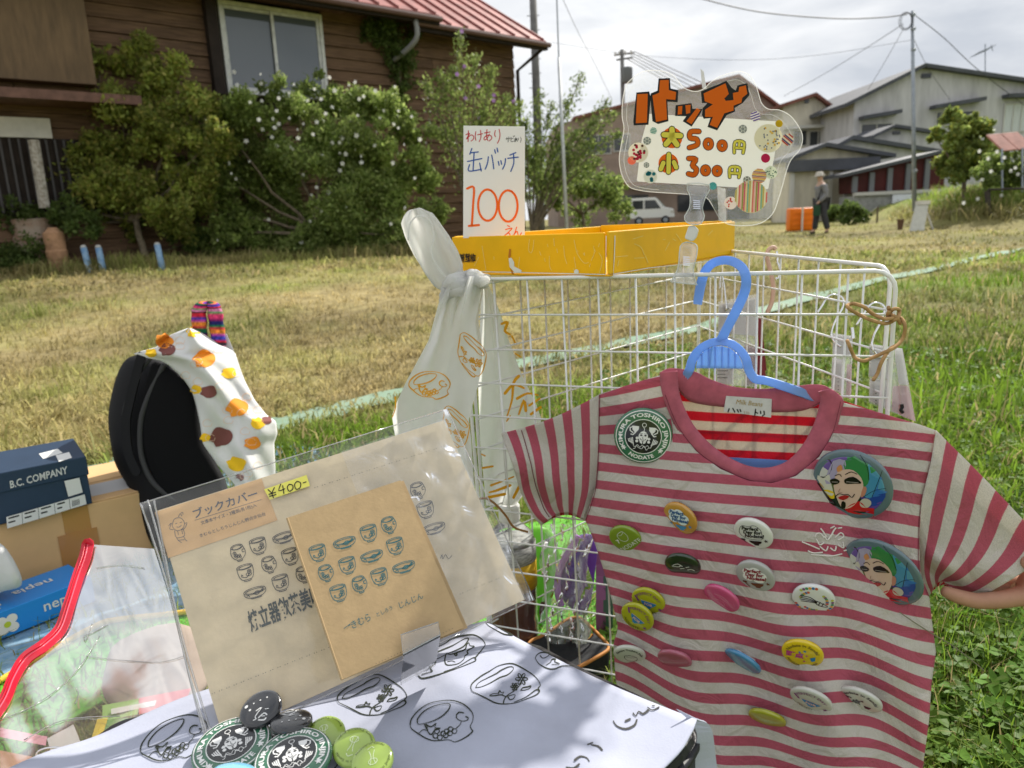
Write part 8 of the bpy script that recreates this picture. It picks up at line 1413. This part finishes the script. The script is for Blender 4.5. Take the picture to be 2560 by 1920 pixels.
# woven strap sticking up
m = MB(); C2 = smooth_line([KL(*p) for p in [(1228, 470), (1225, 400), (1222, 320), (1240, 275), (1285, 262), (1318, 300), (1328, 380), (1338, 460), (1345, 530)]], k=6); nC = len(C2); cols = []
stripe = [(140, 30, 90), (30, 30, 90), (30, 110, 70), (190, 50, 60), (220, 130, 50), (170, 60, 150), (60, 60, 160), (200, 40, 60), (40, 40, 50), (200, 120, 160), (90, 150, 90), (210, 60, 110)]
def strp(i, j): a = 2 * math.pi * i / 12; p = C2[j]; return at(p[0] + 19 * math.cos(a) * (1 + 0.06 * math.sin(j)), p[1] + (4 if 12 < j < 30 else 0) * math.sin(a), 1.70 - 0.014 * math.sin(a))
m.grid(12, nC, strp, wrap=True); cols = np.repeat(np.array([srgb(*stripe[(j * 7 // 10) % 12]) for j in range(nC)]), 12, 0); tag(obj('woven_strap', m, mat('woven_wool', (0.4, 0.1, 0.2), 0.95, attr=True, var=0.5, vs=150, bump=0.5, bs=250), smooth=True, attr=cols), 'colourful striped woven strap looped up above the draped backpack', 'strap')
# tissue box
M_tb = mat('blue_tissue_carton', srgb(40, 140, 220), 0.35, spec=0.4); M_tb2 = mat('deep_blue_tissue_carton', srgb(28, 118, 196), 0.35); zt0 = 0.030
t0 = gnd(240, 1503, zt0); t1 = gnd(0, 1600, zt0); tx = (t0 - t1); tx.z = 0; tx.normalize(); ty = V((-tx.y, tx.x, 0)); TB = Fr3(t0, tx, ty, V((0, 0, 1))); tbx = thing('tissue_box', 'blue tissue box with white daisies lying on the silver mat', 'box', TB.p(-0.12, 0.055, 0)); th_ = 0.052; cbox(tbx, TB, -0.26, 0, 0, 0.112, 0, th_, 'carton', M_tb, 0.0015); TFF = Fr3(TB.p(0, -0.0006, 0), TB.x, TB.z, -TB.y); TFT = Fr3(TB.p(0, 0, th_ + 0.0006), TB.x, TB.y, TB.z)
m = MB(); put_text(m, 'nepia', lambda x, y: TFF.p(-0.062 + x * 0.030, 0.030 + y * 0.030, 0.0003), bold=0.01); obj('print_lettering', m, M_ywhite, tbx); m = MB(); put_text(m, 'nepia', lambda x, y: TFT.p(-0.085 - x * 0.034, 0.060 - y * 0.034, 0.0003), bold=0.01); obj('print_lettering', m, M_ywhite, tbx)
for cx_, cz in ((-0.155, 0.024), (-0.215, 0.020)):
    m = MB()
    for k in range(4): a = 0.785 + k * 1.571; m.disc2(cx_ + 0.012 * math.cos(a), cz + 0.012 * math.sin(a), 0.0095, lambda x, y: TFF.p(x, y, 0.0004 + k * 0.00005), 14)
    dz0 = obj('daisy_print', m, M_ywhite, tbx); m = MB(); m.disc2(cx_, cz, 0.006, lambda x, y: TFF.p(x, y, 0.0009), 12); obj('daisy_centre', m, bpy.data.materials.get('daisy_centre') or mat('daisy_centre', srgb(190, 206, 60), 0.6), dz0)
for cx_, cz in ((-0.17, 0.03),):
    m = MB()
    for k in range(4): a = 0.4 + k * 1.571; m.disc2(cx_ + 0.012 * math.cos(a), cz + 0.012 * math.sin(a), 0.0095, lambda x, y: TFT.p(x, y, 0.0004), 14)
obj('daisy_print', m, M_ywhite, tbx)
# crumpled white tissue at the left edge
tag(pillow('white_bag', [(-60, 1340), (0, 1358), (25, 1385), (45, 1420), (55, 1450), (48, 1468), (10, 1478), (-80, 1500)], 1.4, 0.03, 0.05, mat('white_plastic_bag', (0.78, 0.78, 0.78), 0.5, bump=0.6, bs=30, transl=0.3)), 'crumpled white bag poking in at the left edge', 'bag')
# zip bag
zb_ = lambda x, y: 1.22 - 0.46 * float(np.clip((y - 1360) / 560, 0, 1.2)) + 0.007 * math.sin(x / 47 + y / 61) + 0.004 * math.sin(x / 21 - y / 43)
M_zip = film('clear_zip_bag', haze=0.13, rough=0.16, bump=0.05, bs=9, gloss=0.6); zbag = thing('zip_bag', 'clear plastic zip bag with red zipper lying at lower left', 'bag', at(260, 1800, 0.95))
ZL = [(212, 1360), (204, 1395), (187, 1443), (165, 1512), (143, 1573), (104, 1612), (56, 1647), (26, 1695), (0, 1755), (-60, 1840), (-160, 2000)]; ZR = [(385, 1372), (400, 1420), (425, 1500), (450, 1600), (480, 1700), (500, 1760), (480, 1800), (420, 1830), (330, 1860), (240, 1890), (120, 2000)]
zl, zr = curve(ZL), curve(ZR); m = MB(); m.grid(40, 60, lambda i, j: (lambda p: at(*p, zb_(*p)))((zl(j / 59)[0] + (zr(j / 59)[0] - zl(j / 59)[0]) * i / 39, zl(j / 59)[1] + (zr(j / 59)[1] - zl(j / 59)[1]) * i / 39))); obj('film', m, M_zip, zbag, smooth=True)
M_rz = mat('red_zip_plastic', srgb(214, 24, 52), 0.3, spec=0.5, transl=0.2); P = smooth_line([(p[0] + 8, p[1]) for p in ZL], k=6); m = MB(); m.ribbon(P, 30, lambda x, y: at(x, y, zb_(x, y) - 0.004)); obj('zip_band', m, M_rz, zbag, thick=0.0015)
for o_ in (-7, 0, 7): m = MB(); m.tube([at(x + o_, y + o_ * 0.3, zb_(x, y) - 0.0052) for x, y in P], 0.0010, 5); obj('zip_track', m, mat('pale_red_track', srgb(232, 96, 116), 0.3) if o_ == 0 else M_rz, zbag, smooth=True)
m = MB()
for ln in ([(230, 1560), (215, 1600), (210, 1590), (235, 1580), (270, 1560)], [(0, 1800), (90, 1760), (180, 1690), (250, 1590)], [(215, 1640), (300, 1650), (400, 1655), (460, 1640)], [(190, 1720), (196, 1735), (188, 1760)], [(60, 1850), (160, 1800), (300, 1790)], [(240, 1420), (300, 1412), (360, 1420)]): m.tube([at(x, y, zb_(x, y) - 0.002) for x, y in smooth_line(ln, k=5)], 0.0006, 5)
obj('crease', m, film('crease_film', haze=0.4, rough=0.1, gloss=2), zbag, smooth=True)
tag(pillow('taupe_pouch', [(300, 1600), (440, 1556), (520, 1610), (530, 1690), (470, 1760), (340, 1790), (260, 1745), (265, 1660)], 1.12, 0.02, 0.10, M_taupe, dfn=lambda x, y: zb_(x, y) + 0.06), 'taupe fabric pouch seen under the clear zip bag', 'pouch')
cards = thing('printed_cards', 'pile of printed cards in pink, green and yellow inside the zip bag', 'cards', at(340, 1820, 0.86))
def pcard(poly, col, dz): m = MB(); m.prism([at(*K6(*p), zb_(*K6(*p)) + dz) for p in poly], FW * 0.001); obj('card', m, mat('card_%d_%d' % (col[0], poly[0][0]), srgb(*col), 0.6), cards, fixn=True)
pcard([(590, 1300), (800, 1260), (790, 1350), (590, 1390)], (160, 200, 110), 0.013); pcard([(800, 1258), (1100, 1200), (1060, 1290), (800, 1350)], (214, 96, 96), 0.012); pcard([(560, 1380), (620, 1370), (580, 1500), (520, 1510)], (226, 196, 60), 0.010); pcard([(610, 1385), (760, 1370), (720, 1450), (580, 1490)], (120, 170, 90), 0.011); pcard([(0, 1430), (270, 1480), (260, 1530), (0, 1480)], (226, 160, 170), 0.014); pcard([(270, 1490), (420, 1410), (480, 1560), (300, 1590)], (226, 220, 214), 0.012); pcard([(0, 1560), (200, 1600), (180, 1700), (0, 1720)], (196, 150, 116), 0.016); pcard([(640, 1320), (900, 1270), (890, 1300), (640, 1350)], (230, 228, 220), 0.010)
m = MB(); c = at(*K6(310, 1580), 0.80); m.tube([at(*K6(310 + 100 * math.cos(a), 1582 + 42 * math.sin(a)), 0.79) for a in [k * 0.2618 for k in range(24)]], 0.0012, 6, closed=True); tag(obj('wire_ring', m, M_chrome, smooth=True), 'thin silver ring resting on the zip bag by the cloth edge', 'ring')
# ================================================================== THINGS BEHIND AND INSIDE THE RACK
bt0 = at(1272, 1258, 1.20); bt0.z -= 0.3072; BT = Frame(bt0, (1, 0, 0), (0, 1, 0)); bot = thing('plastic_bottle', 'clear plastic bottle of amber tea with a white cap behind the rack', 'bottle', bt0); hh = 0.31
m = MB(); m.lathe(BT, [(0.0, 0.0), (0.036, 0.0), (0.040, 0.008), (0.040, 0.10), (0.038, 0.11), (0.040, 0.12), (0.040, 0.245), (0.036, 0.255), (0.022, 0.270), (0.014, 0.278), (0.0135, 0.29)], 28); obj('body', m, film('bottle_plastic', haze=0.10, gloss=1.6, tint=(0.96, 0.97, 0.95)), bot, smooth=True)
m = MB(); m.lathe(BT, [(0.0, 0.004), (0.034, 0.004), (0.0375, 0.012), (0.0375, 0.155), (0.0, 0.155)], 28); obj('tea', m, mat('amber_tea', srgb(150, 70, 20), 0.2, transl=0.5), bot, smooth=False)
m = MB(); m.lathe(BT, [(0.0412, 0.165), (0.0412, 0.212)], 28); obj('label', m, mat('yellow_label', srgb(226, 190, 40), 0.5, var=1, vs=90, col2=srgb(196, 150, 40), stretch=(0.3, 0.3, 2), transl=0.25), bot, smooth=True); m = MB(); m.lathe(BT, [(0.0412, 0.2125), (0.0412, 0.242)], 28); obj('label', m, mat('white_text_label', (0.7, 0.7, 0.68), 0.5, var=1, vs=160, col2=(0.2, 0.2, 0.2), stretch=(0.6, 0.6, 3), transl=0.25), bot, smooth=True)
m = MB(); m.lathe(BT, [(0.0, 0.278), (0.0165, 0.278), (0.0175, 0.281), (0.0175, 0.303), (0.015, 0.307), (0.0, 0.3072)], 30); obj('cap', m, mat('white_cap', (0.8, 0.8, 0.78), 0.4, transl=0.15), bot, smooth=False)
KD = lambda x, y: (1180 + x / 4.148, 1350 + y / 4.148)
pp_ = thing('purple_pouch', 'purple zip pouch standing among plastic bags behind the rack', 'pouch', at(1440, 1600, 1.26)); M_pur = mat('purple_vinyl', srgb(112, 66, 170), 0.45, transl=0.15, var=0.15, vs=20)
pillow('body', [KD(*p) for p in [(1080, -30), (1230, -60), (1300, 60), (1280, 300), (1230, 640), (1130, 780), (960, 640), (880, 480), (880, 320), (960, 160)]], 1.25, 0.015, 0.03, M_pur, pp_)
m = MB(); m.tube([at(*KD(*p), 1.235) for p in smooth_line([(1110, -40), (1010, 110), (930, 260), (890, 400), (890, 560), (930, 680)], k=5)], 0.006, 8); obj('piping', m, mat('lilac_trim', srgb(178, 110, 206), 0.5), pp_, smooth=True)
m = MB()
for k in range(22): t = k / 21; p = (1130 - 130 * t, 30 + 360 * t); m.tube([at(*KD(p[0] - 22, p[1]), 1.229), at(*KD(p[0] + 24, p[1] + 6), 1.229)], 0.0011, 5)
obj('zip_teeth', m, mat('violet_zip', srgb(96, 60, 190), 0.5), pp_)
tag(pillow('lime_bag', [(1300, 1330), (1370, 1320), (1400, 1400), (1380, 1500), (1350, 1580), (1310, 1590), (1300, 1500), (1285, 1420)], 1.36, 0.02, 0.05, mat('lime_plastic', srgb(136, 208, 80), 0.4, transl=0.4)), 'lime green plastic bag beside the bottle', 'bag')
m = MB(); m.grid(12, 16, lambda i, j: at(1355 + i * 11 + 8 * math.sin(j), 1310 + j * 20, 1.22 + 0.012 * math.sin(i * 1.3 + j * 0.8) - 0.006 * j * 0.3)); tag(obj('clear_bag', m, film('greenish_clear_bag', haze=0.28, gloss=1.2, bump=0.15, bs=12, hazecol=(0.7, 0.78, 0.62)), smooth=True), 'crinkled clear bag between the bottle and purple pouch', 'bag')
for i, (x0, col) in enumerate(((1490, (170, 120, 160)), (1508, (90, 130, 110)))): m = MB(); m.grid(2, 8, lambda a, b: at(x0 + a * 24, 1380 + b * 30, 1.30 + 0.01 * math.sin(b))); tag(obj('packet', m, mat('packet_film_%d' % i, srgb(*col), 0.3, transl=0.3), thick=0.003), ['mauve packet edge beside the purple pouch', 'dull green packet edge right of the mauve one'][i], 'packet')
blk = thing('black_pouch', 'black zip pouch with tan piping lying on the lime sheet behind the rack', 'pouch', gnd(1430, 1680, 0.03)); top_ = [KD(*p) for p in [(600, 1060), (720, 1000), (850, 920), (960, 840), (1050, 808), (1130, 815), (1220, 890), (1330, 1000), (1410, 1090), (1400, 1150), (1250, 1240), (1100, 1320), (900, 1400), (700, 1330), (560, 1200)]]
Pt = [gnd(x, y, 0.075) for x, y in smooth_line(top_, closed=True, k=3)]; m = MB(); m.prism(Pt, (0, 0, -0.06)); obj('body', m, mat('black_canvas', (0.02, 0.021, 0.024), 0.7, bump=0.3, bs=120), blk, fixn=True, bevel=0.008); m = MB(); m.tube(Pt, 0.003, 8, closed=True); obj('piping', m, mat('tan_leather', srgb(190, 130, 66), 0.6), blk, smooth=True)
m = MB(); m.tube([at(x, y, 1.10) for x, y in smooth_line([(1190, 1250), (1215, 1246), (1240, 1262), (1265, 1290), (1285, 1318), (1320, 1330)], k=5)], 0.0018, 6); tag(obj('loose_twine', m, mat('brown_cord', srgb(150, 110, 66), 0.9), smooth=True), 'thin brown cord looped near the bottle cap', 'cord')
# ================================================================== PACKS AND HOOKS ON THE RIGHT PANEL
K8 = lambda x, y: (1500 + x / 2.572, 560 + y / 2.572); M_hdr = mat('white_header_card', (0.74, 0.72, 0.70), 0.7, transl=0.3); M_packf = film('pack_film', haze=0.22, gloss=1.5); M_pinkc = mat('dusty_pink_card', srgb(196, 140, 140), 0.7, transl=0.2); M_maroon = mat('maroon_card', srgb(120, 46, 52), 0.7)
def tubepx(pts, d, r_, mt, par, nm): m = MB(); m.tube([at(*p, d if not hasattr(d, '__call__') else d(i)) for i, p in enumerate(smooth_line(pts, k=5))], r_, 7); return obj(nm, m, mt, par, smooth=True)
def pack(label, d, quads, hook, lines):
    t = thing('hanging_pack', label, 'pack', at(*K8(*quads[0][1][2]), d), 'small packs hooked on the right panel')
    for nm, P, mt, dz in quads: m = MB(); m.prism([at(*K8(*p), d + dz) for p in P], FW * 0.0014); obj(nm, m, mt, t, fixn=True)
    if lines:
        m = MB()
        for (x, y, s_) in lines: m.ribbon([(x, y), (x + s_, y + 1)], 4, lambda a, b: at(*K8(a, b), d - 0.004))
        obj('print', m, M_ink, t)
    h_ = thing('metal_hook', 'bent chrome wire hook carrying the ' + label.split(' hanging')[0], 'hook', at(*K8(*hook[0]), d), 'metal hooks on the right panel'); tubepx([K8(*p) for p in hook], d - 0.006, 0.0016, M_chrome, h_, 'wire'); return t
pack('leftmost white pack hanging behind the hanger', 1.30, [('body', [(760, 500), (1005, 450), (1010, 1050), (750, 1030)], M_packf, 0.0), ('header', [(765, 520), (1000, 470), (1005, 720), (765, 700)], M_hdr, 0.004), ('insert', [(930, 760), (1040, 790), (1070, 1000), (940, 1040)], M_maroon, 0.006), ('insert', [(752, 830), (860, 830), (850, 1030), (752, 1028)], M_hdr, 0.005), ('insert', [(1010, 560), (1035, 600), (1072, 940), (1030, 960)], M_maroon, 0.010)], [(770, 420), (772, 340), (785, 335), (800, 420), (815, 560)], [(756, 900 + k * 22, 40 + (k * 13) % 30) for k in range(5)])
pack('middle white pack hanging between two panel wires', 1.00, [('body', [(1500, 700), (1625, 720), (1615, 1130), (1488, 1060)], M_packf, 0.0), ('header', [(1502, 705), (1622, 725), (1622, 850), (1500, 840)], M_hdr, 0.003), ('insert', [(1495, 860), (1560, 870), (1550, 1090), (1490, 1055)], M_hdr, 0.005), ('insert', [(1590, 900), (1618, 905), (1612, 1125), (1585, 1110)], M_pinkc, 0.007)], [(1400, 570), (1430, 525), (1465, 470), (1510, 455), (1560, 480), (1560, 540), (1520, 610), (1490, 690), (1500, 750), (1550, 790)], [(1530, 990 + k * 25, 6) for k in range(4)])
pk3 = pack('rightmost thick pink pack hanging off the rack corner', 0.90, [('body', [(1735, 770), (1945, 800), (2030, 1270), (1730, 1150)], M_packf, 0.0), ('header', [(1740, 775), (1880, 790), (1880, 1000), (1730, 980)], M_hdr, 0.003), ('header', [(1895, 795), (1945, 800), (1980, 1035), (1925, 1030)], M_hdr, 0.006), ('insert', [(1930, 1036), (1980, 1040), (2028, 1268), (1950, 1240)], M_pinkc, 0.008), ('insert', [(1885, 1045), (1925, 1040), (1945, 1235), (1880, 1200)], M_pinkc, 0.012), ('insert', [(1740, 990), (1870, 1005), (1870, 1190), (1735, 1140)], M_hdr, 0.006)], [(1650, 650), (1690, 590), (1740, 520), (1790, 510), (1830, 545), (1800, 640), (1760, 720), (1750, 790), (1790, 850), (1850, 870)], [(1770, 1090 + k * 22, 8) for k in range(5)])
m = MB(); m.tube([at(*K8(*p), 0.898) for p in [(1940, 1160), (1945, 1180), (1935, 1195), (1948, 1215)]], 0.0022, 5); obj('print', m, M_ink, pk3)
ls = thing('leather_strap', 'pale pink leather strap with small chain hanging on the rear rail', 'strap', at(1930, 700, 1.16)); tubepx([K8(*p) for p in [(1075, 570), (1105, 500), (1115, 400), (1095, 300), (1075, 210), (1085, 165), (1115, 150), (1130, 165)]], 1.165, 0.0035, mat('pale_pink_leather', srgb(206, 170, 150), 0.6), ls, 'strap'); tubepx([K8(*p) for p in [(1135, 175), (1142, 215), (1140, 245), (1152, 275), (1155, 320), (1140, 355), (1130, 345)]], 1.16, 0.0018, M_chrome, ls, 'chain')
tw = thing('twine', 'brown paper twine knotted in a bow at the rack corner', 'string', at(2225, 800, 0.83)); M_tw = mat('brown_twine', srgb(176, 140, 96), 0.9, var=0.25, vs=120, bump=0.5, bs=300)
for ln in ([(1905, 610), (1840, 640), (1750, 620), (1680, 590), (1610, 550), (1590, 525), (1630, 512), (1700, 535), (1750, 575), (1830, 610), (1900, 600)], [(1895, 600), (1940, 610), (1962, 660), (1950, 730), (1900, 790), (1820, 830), (1740, 865), (1690, 880), (1640, 860), (1610, 800), (1590, 750)], [(1905, 780), (1860, 810), (1810, 890), (1785, 960), (1758, 1002)], [(1850, 610), (1870, 560), (1900, 545), (1925, 555), (1915, 600), (1880, 620), (1850, 590), (1860, 560)], [(1855, 535), (1870, 580), (1905, 600), (1930, 640)]): tubepx([K8(*p) for p in ln], lambda i: 0.826 + 0.004 * math.sin(i * 0.5), 0.0021, M_tw, tw, 'strand')
tubepx([K8(*p) for p in [(1620, 665), (1625, 700), (1628, 740)]], 0.97, 0.0022, M_chrome, tag(thing('hook_tip', 'short chrome hook tip beside the twine bow', 'hook', at(2132, 830, 0.97)), None, None), 'tip')
# ================================================================== HAND UNDER THE RIGHT SLEEVE
hn = thing('person_hand', 'bare hand reaching in from the right under the lifted shirt sleeve', 'person', at(2600, 1560, 0.86)); M_skin2 = mat('hand_skin', (0.50, 0.27, 0.18), 0.5, var=0.08, vs=60, transl=0.12)  # even warm tan tone for the bare hand
h = lambda x, y, dz=0.0: at(x, y, 0.835 + dz)
hv = [h(2620, 1475), h(2700, 1460), h(2850, 1430), h(3100, 1380), h(2555, 1490, 0.005), h(2500, 1500, 0.0), h(2440, 1503, 0.004), h(2390, 1490, 0.008), h(2352, 1474, 0.012), h(2550, 1475, 0.03), h(2480, 1475, 0.035), h(2425, 1468, 0.04), h(2380, 1455, 0.045), h(2555, 1460, 0.05), h(2490, 1455, 0.058), h(2440, 1445, 0.062), h(2400, 1432, 0.066), h(2560, 1445, 0.068), h(2505, 1435, 0.076), h(2465, 1422, 0.08), h(2640, 1440, -0.012), h(2590, 1410, -0.012), h(2545, 1400, -0.004)]
he = [(0, 1), (1, 2), (2, 3), (0, 4), (4, 5), (5, 6), (6, 7), (7, 8), (0, 9), (9, 10), (10, 11), (11, 12), (0, 13), (13, 14), (14, 15), (15, 16), (0, 17), (17, 18), (18, 19), (0, 20), (20, 21), (21, 22)]
hr = [(0.022, 0.03), 0.026, 0.034, 0.04, 0.0115, 0.0105, 0.0095, 0.0088, 0.0062, 0.011, 0.0098, 0.009, 0.0065, 0.011, 0.0095, 0.0088, 0.006, 0.0095, 0.0085, 0.006, 0.013, 0.011, 0.008]
skin('hand', hv, he, hr, M_skin2, hn, 2)
